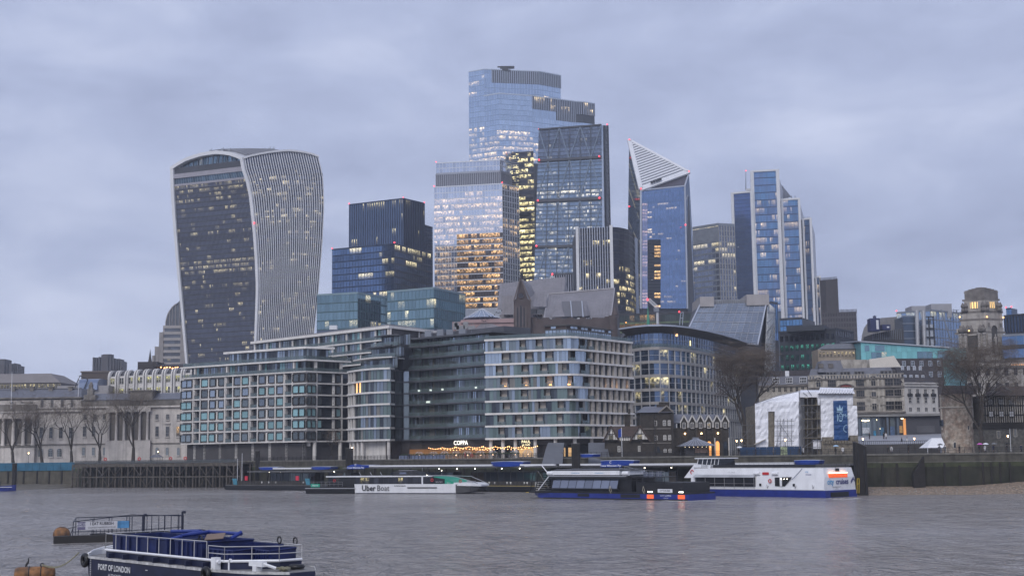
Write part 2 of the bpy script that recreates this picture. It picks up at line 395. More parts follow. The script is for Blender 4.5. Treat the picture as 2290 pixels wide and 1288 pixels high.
# ================= setting: river, land, foreshore =================
def water_mat():
 m=bpy.data.materials.new('river_water'); m.use_nodes=True; nt=m.node_tree; N=nt.nodes; L=nt.links; b=N['Principled BSDF']
 b.inputs['Base Color'].default_value=(.27,.255,.25,1); b.inputs['Roughness'].default_value=.17; b.inputs['IOR'].default_value=1.33
 geo=N.new('ShaderNodeNewGeometry')
 def noise(scale,mul,det,dist=0.):
  v=N.new('ShaderNodeVectorMath'); v.operation='MULTIPLY'; v.inputs[1].default_value=mul; L.new(geo.outputs['Position'],v.inputs[0])
  n=N.new('ShaderNodeTexNoise'); n.inputs['Scale'].default_value=scale; n.inputs['Detail'].default_value=det; n.inputs['Distortion'].default_value=dist; n.inputs['Roughness'].default_value=.6; L.new(v.outputs[0],n.inputs['Vector']); return n.outputs[0]
 def math(op,a,bb):
  n=N.new('ShaderNodeMath'); n.operation=op
  for i,x in enumerate((a,bb)):
   if isinstance(x,float): n.inputs[i].default_value=x
   else: L.new(x,n.inputs[i])
  return n.outputs[0]
 h=math('ADD',math('MULTIPLY',noise(1.,(1.,.42,1.),4,.5),1.1),math('MULTIPLY',noise(.24,(1.,.55,1.),5,.8),3.2))
 mc=N.new('ShaderNodeMixRGB'); mc.inputs[1].default_value=(.19,.18,.175,1); mc.inputs[2].default_value=(.36,.335,.32,1); L.new(noise(.55,(1.,.3,1.),6,1.),mc.inputs[0]); L.new(mc.outputs[0],b.inputs['Base Color'])
 bn=N.new('ShaderNodeBump'); bn.inputs['Strength'].default_value=1.; bn.inputs['Distance'].default_value=1.; L.new(h,bn.inputs['Height']); L.new(bn.outputs[0],b.inputs['Normal'])
 # broad calm and ruffled patches
 mr=N.new('ShaderNodeMapRange'); mr.inputs[1].default_value=.35; mr.inputs[2].default_value=.65; mr.inputs[3].default_value=.1; mr.inputs[4].default_value=.26; L.new(noise(.02,(.35,1.,1.),3),mr.inputs[0]); L.new(mr.outputs[0],b.inputs['Roughness'])
 return m
b=MB(); b.add([(-6000,-4000,0),(6000,-4000,0),(6000,900,0),(-6000,900,0)],[(0,1,2,3)])
river=b.build('river',water_mat()); tag(river,kind='structure',label='choppy grey brown river water')
QPX=[(-900,640),(-150,474),(0,455),(165,446),(535,417),(780,391),(1085,344),(1300,317),(1500,299),(1700,287),(1950,278),(2290,272),(3200,262)]
QUAY=PW(*QPX)
gp=[(q.x,q.y) for q in QUAY.p]
land=MB(); poly=[(-9000,1500)]+gp+[(9000,-300),(20000,30000),(-20000,30000)]
land.add([(x,y,QZ) for x,y in poly],[tuple(range(len(poly)))])
tag(land.build('ground',M('paving',(.17,.165,.16),.55,var=.25,scale=.2,stain=.3)),kind='structure',label='paved quay and city ground')
m_wall=M('river_wall_stone',(.075,.07,.058),.85,var=.35,scale=.5,stain=.5,streak=.6,bump=.5,bscale=1.6)
m_algae=M('algae_wall',(.018,.022,.012),.8,var=.4,scale=.35,stain=.5,streak=.5,bump=.4,col2=(.032,.03,.022))
m_cope=M('coping_stone',(.14,.135,.12),.8,var=.25,scale=.6,stain=.4,streak=.5)
m_rust=M('dark_pile',(.018,.016,.015),.8,var=.3,scale=1.,stain=.3,bump=.3)
m_black=M('black_paint',(.012,.012,.014),.45,var=.3,scale=1.)
m_iron=M('dark_iron',(.03,.03,.033),.5,metal=.3,var=.3,scale=2.)
def s_at(px,py=1050): return QUAY.hit(px,py)[0]
# stretches of river wall, each a thing of its own
def river_wall(px0,px1,label,foot,low,mid=3.2,piles=()):
 s0,s1=s_at(px0),s_at(px1); T=thing('river_wall',label,'wall',QUAY.at((s0+s1)/2,0,foot),'stretches of the river wall')
 part(T,'lower_wall',low,lambda b:QUAY.box(b,s0,s1,foot-2.5,QZ-1.7,-2,.25))
 part(T,'upper_wall',m_wall,lambda b:QUAY.box(b,s0,s1,QZ-1.7,QZ-.25,-2,.12))
 part(T,'tide_band',M('moss_band',(.045,.052,.026),.85,var=.5,scale=.5,stain=.4,streak=.5),lambda b:QUAY.box(b,s0,s1,QZ-2.7,QZ-1.75,.2,.3))
 part(T,'coping',m_cope,lambda b:QUAY.box(b,s0,s1,QZ-.25,QZ+.12,-1.,.3))
 part(T,'ledge',m_cope,lambda b:QUAY.box(b,s0,s1,QZ-1.75,QZ-1.6,.12,.34))
 for px,wd,zt in piles:
  s=s_at(px); part(T,'timber_fender',m_rust,lambda b:QUAY.box(b,s-wd/2,s+wd/2,foot-2,zt,.2,.55))
 return T
river_wall(-500,172,'sloping grey river wall below blue hoarding',.6,M('mud_wall',(.085,.078,.06),.85,var=.3,scale=.4,stain=.5,streak=.5),piles=[(x,.5,5.6) for x in (20,55,85,112,140)])
river_wall(172,1085,'dark river wall behind the timber jetty and the pier',-.5,m_algae,piles=[(x,.4,6) for x in range(560,1080,40)])
river_wall(1085,1800,'river wall below the brick pump house and wrapped tower',-.5,m_algae,piles=[(x,.4,6) for x in range(1110,1800,55)])
river_wall(1800,3200,'green algae river wall above the shingle beach',1.,m_algae,piles=[(1878,.35,6.1),(1973,.45,6.1),(2006,.5,6.1),(2112,.4,6.1),(2146,.45,5.6),(2198,.4,6.1),(2216,.3,6),(2236,.35,6),(2258,.35,6.1)])
# foreshore
b=MB(); ws=[(1800,1112),(1950,1107.5),(2050,1106.5),(2170,1106),(2290,1104),(2500,1101),(2900,1095)]; fs=[.7,1.3,1.3,1.4,2.2,2.4,2.4]
rows=[]
for (px,py),zf in zip(ws,fs):
 a=g(px,py,-.05); sW=s_at(px,1080); c=QUAY.at(sW,.1,zf)
 rows.append([a+(c-a)*t+Vector((0,0,.12*math.sin(t*3.1)+(R.random()-.5)*.06)) for t in (-.25,0,.2,.4,.6,.8,1.02)])
b.loft(rows,cap=False,closed=False)
beach=b.build('foreshore',M('shingle',(.27,.205,.15),.9,var=.5,scale=2.2,stain=.5,bump=.8,bscale=3.,col2=(.17,.135,.105))); tag(beach,kind='structure',label='brown shingle foreshore')
b=MB()
for i in range(420):
 k=R.random()*4.99; i0=int(k)+1; t=R.random()*.75+.1; j=min(i0,len(rows)-2); f=k-int(k)
 def rp(r): x=t*4+1; jj=int(x); return r[jj].lerp(r[jj+1],x-jj)
 p=rp(rows[j-1]).lerp(rp(rows[j]),f); r=R.uniform(.05,.16); b.sphere(p+Vector((0,0,r*.3)),r,4,.6)
st=b.build('pebbles',M('pebble',(.3,.28,.25),.8,var=.4,scale=3.)); tag(st,kind='stuff',label='pale pebbles strewn over the foreshore',cat='pebbles')
b=MB(); rows=[]
for px,py,zf in ((-500,1110,.7),(0,1099,.8),(90,1094,.8),(165,1090,.5),(172,1089,.2)):
 a=g(px,py,-.05); c=QUAY.at(s_at(px,1080),.1,zf+.4); rows.append([a+(c-a)*t for t in (-.3,0,.5,1.05)])
b.loft(rows,cap=False,closed=False); o=b.build('mud_bank',M('mud',(.12,.108,.088),.6,var=.3,scale=.7,bump=.3)); tag(o,kind='structure',label='grey mud at the foot of the wall')
# ================= skyline towers =================
def rows(p,run=4,lo=.3,hi=1.,bands=()):
 """lit windows: chance p per run; bands = (v0,v1,p) stretches of storeys lit otherwise"""
 def f(v,n):
  pp=p
  for a,b,q in bands:
   if a<=v<b: pp=q
  pp=max(0,min(1,pp*R.uniform(.4,1.5)))
  return litrow(n,pp,run,lo,hi)
 return f
c_white=M('white_metal',(.62,.63,.66),.45,var=.06,scale=.1)
c_pale=M('pale_metal',(.42,.45,.52),.4,metal=.3,var=.08,scale=.1)
c_mid=M('grey_metal',(.2,.22,.26),.45,metal=.3,var=.1,scale=.1)
c_dark=M('dark_metal',(.035,.038,.048),.45,metal=.2,var=.15,scale=.1)
c_navy=M('navy_metal',(.02,.035,.075),.4,metal=.3,var=.15,scale=.1)
body_dark=M('dark_core',(.05,.055,.07),.6,var=.15,scale=.1)
body_blue=M('blue_core',(.07,.1,.16),.5,var=.15,scale=.1)
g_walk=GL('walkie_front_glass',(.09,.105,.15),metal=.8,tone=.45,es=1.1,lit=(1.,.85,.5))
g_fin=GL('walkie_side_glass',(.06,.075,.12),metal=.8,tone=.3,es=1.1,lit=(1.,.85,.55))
g_sky=GL('sky_garden_glass',(.13,.19,.24),metal=.8,tone=.5,es=1.)
g_steel=GL('steel_blue_glass',(.11,.18,.32),metal=.85,tone=.3,es=1.3,lit=(1.,.86,.5))
g_stripe=GL('navy_glass',(.05,.08,.14),metal=.8,tone=.35,es=1.3,lit=(1.,.86,.5))
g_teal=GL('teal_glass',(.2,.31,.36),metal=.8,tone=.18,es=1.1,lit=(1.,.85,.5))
g_pale=GL('pale_glass',(.56,.62,.74),metal=.85,tone=.14,es=1.15,lit=(1.,.66,.34),nscale=.8)
g_refl=GL('reflection_dark_glass',(.12,.1,.1),metal=.7,tone=.3,es=1.35,lit=(1.,.58,.24),nscale=.9)  # brown base paints a dark building's reflection; lit panes are office floors
g_22=GL('sky_blue_glass',(.45,.55,.7),metal=.9,tone=.12,es=1.3,lit=(1.,.7,.34),nscale=.7)
g_core=GL('dark_lit_glass',(.05,.055,.07),metal=.7,tone=.3,es=1.7,lit=(1.,.85,.42),nscale=.6)
g_cheese=GL('slate_blue_glass',(.22,.29,.38),metal=.85,tone=.3,es=1.1,lit=(1.,.9,.68),nscale=.6)
g_cheese2=GL('slate_dark_glass',(.14,.17,.23),metal=.8,tone=.4,es=.8,lit=(1.,.9,.7))
g_black=GL('black_glass',(.035,.038,.055),metal=.75,tone=.3,es=1.5,lit=(1.,.83,.45),nscale=.6)
g_scal=GL('scalpel_glass',(.2,.29,.47),metal=.9,tone=.16,es=1.2,lit=(1.,.75,.42),wav=.05)
g_scald=GL('scalpel_dark_glass',(.05,.07,.09),metal=.8,tone=.45,es=.9,lit=(1.,.85,.5))
g_heron=GL('heron_glass',(.15,.23,.4),metal=.85,tone=.3,es=1.1,lit=(1.,.72,.42),col2=(.13,.27,.46))
g_heron2=GL('cobalt_glass',(.09,.16,.37),metal=.85,tone=.22,es=1.)
g_grey=GL('grey_office_glass',(.17,.2,.27),metal=.75,tone=.3,es=1.2,lit=(1.,.85,.52))
g_brown=GL('brown_glass',(.06,.055,.06),metal=.6,tone=.4,es=1.3,lit=(1.,.6,.3))
g_green=GL('green_office_glass',(.045,.12,.14),metal=.6,tone=.5,es=.5,lit=(.25,1.,.8))
# ---- flared tower with fins and arched roof garden ----
def pl(pts,Y):
 q=sorted([pt(a,b,Y) for a,b in pts],key=lambda p:p.z)
 def f(z):
  if z<=q[0].z:
   a,b=q[0],q[1]
  elif z>=q[-1].z: a,b=q[-2],q[-1]
  else:
   for a,b in zip(q,q[1:]):
    if a.z<=z<=b.z: break
  t=(z-a.z)/(b.z-a.z); p=a.lerp(b,t); return Vector((p.x,p.y,z))
 return f
def walkie():
 YA,YB,YC=709,690,707
 A=pl([(383,375),(384,420),(388,481),(396,582),(406,683),(416.5,804)],YA)
 B=pl([(544.5,352),(549,378),(559,407),(565.5,439),(568,461),(574,522),(578,582),(580,643),(578,703),(576,752)],YB)
 C=pl([(711,349),(722,391),(724.5,439),(725,461),(721,542),(711,663),(703,738)],YC)
 zb=QZ; z0=zp(560,818,YB); z1=zp(557,400,YB); zg=zp(557,372,YB); zB=zp(544.5,352,YB); zA=zp(383,375,YA); zC=zp(711,349,YC)
 base=(A(zb)+C(zb))/2; T=thing('flared_tower','tower flaring outward to an arched roof with white vertical fins','tower',(base.x,base.y,zb))
 n=((B(z0)-A(z0)).cross(Vector((0,0,1)))).normalized()
 ns=((C(z0)-B(z0)).cross(Vector((0,0,1)))).normalized()
 if n.y>0:n=-n
 if ns.y>0:ns=-ns
 zs=[zb]+[z0+(z1-z0)*i/10 for i in range(11)]+[zg,zB]
 def core(b):
  r=[]
  for z in zs:
   zz=min(z,zA-.5); a,bb,c=A(min(zz,zA)),B(zz),C(min(zz,zC)); a=a-n*.4;bb=bb-n*.4-ns*.4;c=c-ns*.4; d=a+c-bb
   r.append([V3(p,zz) for p in (a,bb,c,d)])
  b.loft(r)
 part(T,'core',body_dark,core)
 inA,inB=.035,.985
 def front(za,zbm):
  def f(u,v):
   z=za+(zbm-za)*v; return A(z).lerp(B(z),inA+(inB-inA)*u)
  return f
 def lit(v,nn):
  p=R.choice((.04,.06,.1,.15,.3,.45))
  if .52<v<.56: p=.75
  if v>.93: p=.62
  return litrow(nn,p,2,.1,.75)
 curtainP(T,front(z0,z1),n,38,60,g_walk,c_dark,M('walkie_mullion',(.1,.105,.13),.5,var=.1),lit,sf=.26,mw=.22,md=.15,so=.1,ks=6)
 # plant band, then roof garden glazing under the arch
 def fr(za,zc): return front(za,zc)
 def bandbox(b,za,zc,o):
  f=fr(za,zc); b.hexa([f(0,0),f(1,0),f(1,0)+n*o,f(0,0)+n*o,f(0,1),f(1,1),f(1,1)+n*o,f(0,1)+n*o])
 hz=(zg-z1)
 m_lilac=M('lilac_metal',(.3,.29,.33),.5,var=.08)
 part(T,'band',m_lilac,lambda b:bandbox(b,z1,z1+hz*.16,.5))
 curtainP(T,front(z1+hz*.16,z1+hz*.62),n,1,30,g_sky,None,c_mid,None,mw=.15,md=.1)
 part(T,'band',m_lilac,lambda b:bandbox(b,z1+hz*.62,z1+hz*.98,.9))
 arch=[(383,375),(400,364),(418,354),(435,348),(451,343),(468,340),(486,338),(500,338.8),(515,341),(530,346),(544.5,352)]
 def YF(px): return YA+(YB-YA)*(px-383)/(544.5-383)
 AP=[pt(a,b,YF(a)) for a,b in arch]
 zgl=z1+hz*.98
 def garden(b):
  k=30
  for i in range(k):
   u0=i/k;u1=(i+1)/k
   def top(u):
    x=u*(len(AP)-1); j=min(int(x),len(AP)-2); return AP[j].lerp(AP[j+1],x-j)
   p0=A(zgl).lerp(B(zgl),inA+(inB-inA)*u0);p1=A(zgl).lerp(B(zgl),inA+(inB-inA)*u1); q0=top(inA+(inB-inA)*u0)+Vector((0,0,-2.2));q1=top(inA+(inB-inA)*u1)+Vector((0,0,-2.2))
   if q0.z<p0.z: q0.z=p0.z+.01
   if q1.z<p1.z: q1.z=p1.z+.01
   b.quad([p0-n*1.5,p1-n*1.5,q1-n*1.5,q0-n*1.5],.12 if R.random()<.06 else 0.,R.random())
 part(T,'garden_glazing',g_sky,garden)
 def gm(b):
  for i in range(1,15):
   u=i/15; x=u*10; j=min(int(x),9); q=AP[j].lerp(AP[j+1],x-j); p=A(zgl).lerp(B(zgl),u)
   if q.z-3>p.z: pbeam(b,p-n*1.4,q+Vector((0,0,-2.2))-n*1.4,.28,n*.3)
 part(T,'glazing_bars',c_mid,gm,kind='stuff')
 # white frame: both edges and the arch
 def edge(E,zt,w,side):
  def f(b):
   r=[]; zz=[z0-25]+[z0+(zt-z0)*i/16 for i in range(17)]
   for z in zz:
    p=E(z); ww=w*(.62+.38*max(0,(z-z0)/(zt-z0))); d=side*ww
    r.append([p-n*.2,p+d-n*.2,p+d+n*1.1,p+n*1.1])
   b.loft(r)
  return f
 ux=(B(z1)-A(z1)).normalized()
 part(T,'edge_frame',c_white,edge(A,zA,2.1,ux)); part(T,'edge_frame',c_white,edge(B,zB,1.9,-ux))
 def archf(b):
  b.loft([[p-n*1.6,p+n*1.2,p+n*1.2+Vector((0,0,-1.9)),p-n*1.6+Vector((0,0,-1.9))] for p in AP])
 part(T,'arch_frame',c_white,archf)
 # side: storeys behind fins
 side=[(544.5,352),(560,347),(580,343),(600,339.5),(620,337),(645,335.5),(662,337),(677,339),(695,343),(711,349)]
 SP=[pt(a,b,YB+(YC-YB)*(a-544.5)/(711-544.5)) for a,b in side]
 def stop(u):
  q=544.5+166.5*u; j=max(k for k in range(len(side)-1) if side[k][0]<=q+1e-6); return SP[j].lerp(SP[j+1],(q-side[j][0])/(side[j+1][0]-side[j][0]))
 zl=z0; 
 def sidef(u,v):
  zt=stop(u).z-1.5; z=zl+(zt-zl)*v
  p=B(z).lerp(C(z),u)
  return Vector((p.x,p.y,z))
 def lit2(v,nn): return litrow(nn,R.choice((.05,.1,.2,.35)) if v<.9 else .0,2,.1,.8)
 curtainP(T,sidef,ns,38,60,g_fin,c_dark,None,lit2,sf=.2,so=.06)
 nfin=30
 for i in range(nfin+1):
  u=(i+.3)/(nfin+.6)
  b=MB(); r=[]
  for k in range(21):
   v=k/20; p=sidef(u,v); wd=.23+.13*v; d=(C(z0)-B(z0)).normalized()*wd
   r.append([p-d*.5,p+d*.5,p+d*.5+ns*.7,p-d*.5+ns*.7])
  q=stop(u); r.append([q-d*.5,q+d*.5,q+d*.5+ns*.9,q-d*.5+ns*.9]); b.loft(r); b.build('fin',c_white,T)
 part(T,'eave_frame',c_white,lambda b:b.loft([[p-ns*2.,p+ns*1.3,p+ns*1.3+Vector((0,0,-1.)),p-ns*2.+Vector((0,0,-1.))] for p in SP]))
 # roof shell: front arch carried back along the side arch
 def roofp(u,t):
  x=u*(len(AP)-1); j=min(int(x),len(AP)-2); a=AP[j].lerp(AP[j+1],x-j); q=stop(t)
  return Vector((a.x+q.x-SP[0].x,a.y+q.y-SP[0].y,a.z+(q.z-SP[0].z)*.45*(1-.0*u)+0))
 def shell(b):
  nu,nv=10,10
  b.loft([[roofp(i/nu,j/nv)+Vector((0,0,-.3)) for i in range(nu+1)] for j in range(nv+1)],cap=False,closed=False)
 part(T,'roof_shell',M('roof_metal',(.45,.46,.49),.4,metal=.2,var=.1,scale=.15),shell)
 for i in range(15):
  t=.07+.05*i
  def lou(b):
   r=[]
   for k in range(7):
    p=roofp(.45+.5*k/6,t); d=(stop(min(1,t+.02))-stop(t)).normalized()*.9
    r.append([p,p+d,p+d+Vector((0,0,.75)),p+Vector((0,0,.75))])
   b.loft(r)
  part(T,'roof_louvre',M('louvre_grey',(.16,.165,.19),.5,var=.1),lou)
 for u,t,h in ((.5,.02,1.8),(.56,.04,1.2),(.62,.05,2.),(.7,.08,1.6),(.75,.5,1.5),(.7,.62,2.2),(.66,.7,2.4),(.6,.76,1.6)):
  p=roofp(u,t); part(T,'roof_equipment',c_mid,lambda b:(b.box(p.x-.7,p.x+.7,p.y-.5,p.y+.5,p.z-.3,p.z+h*.5),b.tube(p,p+Vector((.6,0,h)),.12,4)))
 redlight(T,B(zp(574,500,YB))+n*1.3,.6)
 return T
walkie()
# ---- blue stepped tower ----
T,P,z=tower('stepped_tower','blue glass stepped tower with a dark pinstriped upper block','tower' and [(781,457),(902,443),(949,454)],1,790,
  [dict(fh=4.2,bw=1.62,glass=g_stripe,slab=None,mull=M('pin_blue',(.085,.125,.22),.4,metal=.4,var=.1),mw=.75,md=.35,lit=rows(.08,3,bands=((.83,.93,.6),(.5,.62,.3)))),
   dict(fh=4.2,bw=1.62,glass=g_stripe,mull=c_navy,mw=.75,md=.35,lit=rows(.2,3))],body_blue,lo=565,zb=zp(890,556,790),cap=c_navy)
for q in P: redlight(T,V3(q,z+.4),.45)
T,P,z=tower('','',[(743,557),(882,544),(967,566)],1,775,
  [dict(fh=4.,bw=2.1,glass=g_steel,slab=c_navy,mull=c_navy,mw=.2,md=.12,sf=.16,so=.08,lit=rows(.06,3,bands=((.34,.41,.95),(.1,.2,.35),(0,.06,.6)))),
   dict(fh=4.,bw=2.1,glass=g_stripe,slab=c_dark,mull=c_dark,mw=.25,sf=.2,lit=rows(.12,4,bands=((.34,.41,.9),(.88,.97,.8))))],body_blue,lo=680,cap=c_navy,T=T)
redlight(T,V3(P[0],z+.4),.5); redlight(T,V3(P[1],z+.4),.6)
T,P,z=tower('slim_tower','slim blue glass tower tucked behind the pinstriped block',[(940,500),(967,508)],0,860,[dict(fh=4,bw=2.2,glass=g_steel,slab=c_navy,mull=c_navy,lit=rows(.15))],body_blue,lo=640,cap=c_navy,depth=18)
# ---- low teal blocks ----
T,P,z=tower('teal_office','teal glass office with set back attic beside the finned tower',[(709,658),(800,653),(868,664)],1,575,
  [dict(fh=3.9,bw=1.9,glass=g_teal,slab=M('teal_slab',(.06,.11,.13),.4,var=.1),mull=M('teal_mull',(.09,.15,.18),.4,var=.1),mw=.12,md=.1,sf=.14,so=.06,lit=rows(.05,1,.1,.8,bands=((.6,.72,.5),(.3,.44,.5),(.0,.1,.3))))]*2,body_blue,lo=735,cap=M('teal_cap',(.2,.28,.32),.4,var=.1))
T,P,z=tower('teal_office','teal glass office block in front of the lit pale tower',[(866,651),(970,642),(1040,657)],1,560,
  [dict(fh=3.9,bw=1.9,glass=g_teal,slab=MATS['teal_slab'],mull=MATS['teal_mull'],mw=.12,md=.1,sf=.14,so=.06,lit=rows(.05,1,.1,.8,bands=((.56,.7,.5),(.25,.42,.55),(.0,.12,.4)))),
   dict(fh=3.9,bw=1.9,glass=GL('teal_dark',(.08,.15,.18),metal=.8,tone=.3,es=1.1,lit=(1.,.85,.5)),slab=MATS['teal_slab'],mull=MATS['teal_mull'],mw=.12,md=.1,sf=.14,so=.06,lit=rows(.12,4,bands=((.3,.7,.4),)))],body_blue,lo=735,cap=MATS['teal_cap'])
# ---- pale tower with warm lit floors ----
m_frame=M('pale_frame',(.52,.55,.62),.4,metal=.2,var=.06)
T,P,z=tower('pale_tower','pale glass tower glowing with warm lit office floors','tower' and [(971,418),(1123,410),(1160,418)],1,905,
  [None,dict(fh=4.05,bw=2.4,glass=g_pale,slab=m_frame,mull=m_frame,mw=.2,sf=.14,so=.1,lit=rows(.45,5,.3,.7))],M('pale_core',(.35,.38,.45),.5,var=.1),lo=690,cap=m_frame)
A,B=P[0],P[1]; zA=zp(1123,520,905); zlo=zp(1123,690,905)
def wl(p,hi=1.): return lambda v,n: litrow(n,p,5,.35,hi)
curtain(T,V3(A,zA),V3(B,zA),V3(B,z-.8),V3(A,z-.8),8,24,g_pale,m_frame,m_frame,lambda v,n:litrow(n,.05 if v>.74 else .95,5,.3,.7),sf=.12,mw=.18,so=.12)
Mi=A.lerp(B,.33)
curtain(T,V3(A,zlo),V3(Mi,zlo),V3(Mi,zA),V3(A,zA),13,8,g_pale,m_frame,m_frame,wl(.9,.6),sf=.12,mw=.18,so=.12)
curtain(T,V3(Mi,zlo),V3(B,zlo),V3(B,zA),V3(Mi,zA),13,16,g_refl,m_frame,M('reflection_dark_mull',(.14,.12,.11),.5),wl(.86,1.),sf=.17,mw=.16,so=.12)  # lower right: the dark reflection is put into glass and mullion colour
redlight(T,V3(B,z+.5),.6); redlight(T,V3(A,z+.5),.6)
T2,P2,z2=tower('','',[(975,364),(1118,357),(1143,367)],1,914,
  [dict(fh=4.5,bw=2.4,glass=g_pale,slab=m_frame,mull=m_frame,mw=.2,sf=.1,z0=zp(1118,383,914),lit=rows(.05,4,.2,.5)),
   dict(fh=4.5,bw=2.4,glass=g_pale,slab=m_frame,mull=m_frame,mw=.2,z0=zp(1118,383,914),lit=rows(.1))],M('louvre_core',(.05,.055,.075),.6,var=.1),lo=420,zb=zp(1118,418,914),cap=m_frame,T=T)
za,zb_=zp(1118,383,914),zp(1118,414,914)
for i in (0,1):
 a,b=P2[i],P2[i+1]; k=34 if i==0 else 9; nn=Vector(((b-a).y,-(b-a).x)).normalized(); nn=nn if nn.y<0 else -nn
 def slats(m):
  for j in range(k+1):
   p=a.lerp(b,j/k); pbeam(m,V3(p,zb_),V3(p,za),.62,Vector((nn.x,nn.y,0))*.4)
  pbeam(m,V3(a,za),V3(b,za),1.4,Vector((nn.x,nn.y,0))*.5); pbeam(m,V3(a,zb_),V3(b,zb_),1.2,Vector((nn.x,nn.y,0))*.5)
 part(T2,'louvre_slats',M('slat_grey',(.25,.27,.33),.4,metal=.3,var=.08),slats,kind='stuff')
redlight(T2,V3(P2[0],z2+.5),.5)
# ---- tallest faceted tower ----
g22l=lambda: rows(.02,3,.3,.7,bands=())
def l22(v,n):
 # lit storeys sit in a belt about half way down the visible face
 if .30<v<.36: return litrow(n,.97,9,.6,.9)
 if .2<v<.30: return litrow(n,.85,9,.2,.5)
 if .08<v<.2: return litrow(n,.8,6,.2,.5)
 if v<.08: return litrow(n,.7,4,.3,.8)
 return litrow(n,.03,2,.3,.8)
f22=dict(fh=4.1,bw=2.3,glass=g_22,slab=M('blue_slab',(.27,.36,.5),.35,metal=.5,var=.05),mull=M('blue_mull',(.33,.42,.56),.35,metal=.5,var=.05),mw=.14,md=.12,sf=.1,so=.07,lit=l22)
zcr=zp(1150,184,985)
T,P,z=tower('tallest_tower','tallest faceted pale blue glass tower with ribbed crown',[(1048,160),(1083,154),(1205,159),(1253,168)],1,985,
  [dict(f22),dict(f22,z1=zcr),dict(f22,z1=zcr)],M('crown_core',(.05,.06,.08),.5,var=.1),lo=366,depth=50,cap=M('crown_cap',(.5,.56,.65),.4,metal=.3,var=.05))
for i,u0 in ((1,.14),(2,0.)):
 a,b=P[i],P[i+1]; nn=Vector(((b-a).y,-(b-a).x)).normalized(); nn=nn if nn.y<0 else -nn
 a0=a.lerp(b,u0); k=round((b-a0).length/1.7)
 def ribs(m):
  for j in range(k+1): q=a0.lerp(b,j/k); pbeam(m,V3(q,zcr),V3(q,z-.5),.8,V3(nn,0)*.5)
 part(T,'crown_ribs',M('crown_rib',(.3,.34,.42),.4,metal=.3,var=.05),ribs,kind='stuff')
 if u0: curtain(T,V3(a,zcr),V3(a0,zcr),V3(a0,z-.5),V3(a,z-.5),3,4,g_22,None,MATS['blue_mull'])
def bmu(b):
 p=pt(1130,158,990); b.box(p.x-2.5,p.x+2.5,p.y-3,p.y+3,p.z-1,p.z+2.2); b.box(p.x-4,p.x+7,p.y-1.5,p.y+1.5,p.z+1.6,p.z+3.); b.box(p.x-6,p.x,p.y-.6,p.y+.6,p.z+2.4,p.z+3.2); b.box(p.x-2,p.x+4,p.y-2,p.y+2,p.z-2,p.z)
part(T,'roof_crane',c_dark,bmu)
def l22b(v,n):
 if .36<v<.44: return litrow(n,.95,9,.6,1.)
 if .10<v<.36: return litrow(n,.9,12,.2,.6)
 if v<.1: return litrow(n,.7,4,.3,.8)
 return litrow(n,.02,2,.3,.8)
zc1=zp(1250,262,965)
T,P,z=tower('','',[(1082,214),(1116,208),(1190,213.5),(1285,226),(1304,227),(1329,231)],2,965,
  [dict(f22,lit=l22b),dict(f22,lit=l22b),dict(f22,lit=l22b,z1=zc1),dict(f22,lit=l22b,z1=zc1),dict(f22,lit=l22b,z1=zc1)],MATS['crown_core'],lo=366,depth=45,cap=MATS['crown_cap'],T=T)
g_lou=GL('louvre_gap',(.05,.055,.07),metal=.5,tone=.3,es=1.6,lit=(1.,.75,.42),nscale=.4)
for i,(u0,u1) in enumerate(((0,1),(0,1),(0,1))):
 a,b=P[2+i],P[3+i]; nn=Vector(((b-a).y,-(b-a).x)).normalized(); nn=nn if nn.y<0 else -nn; k=max(2,round((b-a).length/1.55)); zm=zp(1250,243,965)
 curtain(T,V3(a,zm),V3(b,zm),V3(b,z-.8),V3(a,z-.8),2,k,g_lou,None,None,lambda v,n:litrow(n,.55 if v<.4 else .25,2,.3,.9))
 if i==0: a2=a.lerp(b,.55); curtain(T,V3(a,zc1),V3(a2,zc1),V3(a2,zm),V3(a,zm),1,20,g_22,None,MATS['blue_mull'])
 def ribs(m):
  for j in range(k+1): q=a.lerp(b,j/k); pbeam(m,V3(q,zm if (i or j/k<.55) else zc1),V3(q,z-.3),.62,V3(nn,0)*.5)
 part(T,'crown_ribs',MATS['crown_rib'],ribs,kind='stuff')
# ---- dark lit core between pale and sloping towers ----
T,P,z=tower('slender_tower','slender dark glass tower with bright lit floors',[(1143,372),(1160,337),(1193,338)],1,935,
  [None,dict(fh=4.1,bw=2.4,glass=g_core,slab=c_dark,mull=None,sf=.3,lit=lambda v,n:litrow(n,.12 if .64<v<.72 else .8,3,.45,1.),u0=0.)],body_dark,lo=650,depth=30,pts=[pt(1143,340,940).xy,pt(1160,338,938).xy,pt(1193,338,935).xy],z=zp(1193,338,935))
curtain(T,V3(P[0],zp(1150,650,935)),V3(P[1],zp(1150,650,935)),V3(P[1],z-1),V3(P[0],z-1),72,5,g_core,c_mid,None,lambda v,n:litrow(n,.6,3,.45,1.),sf=.3)
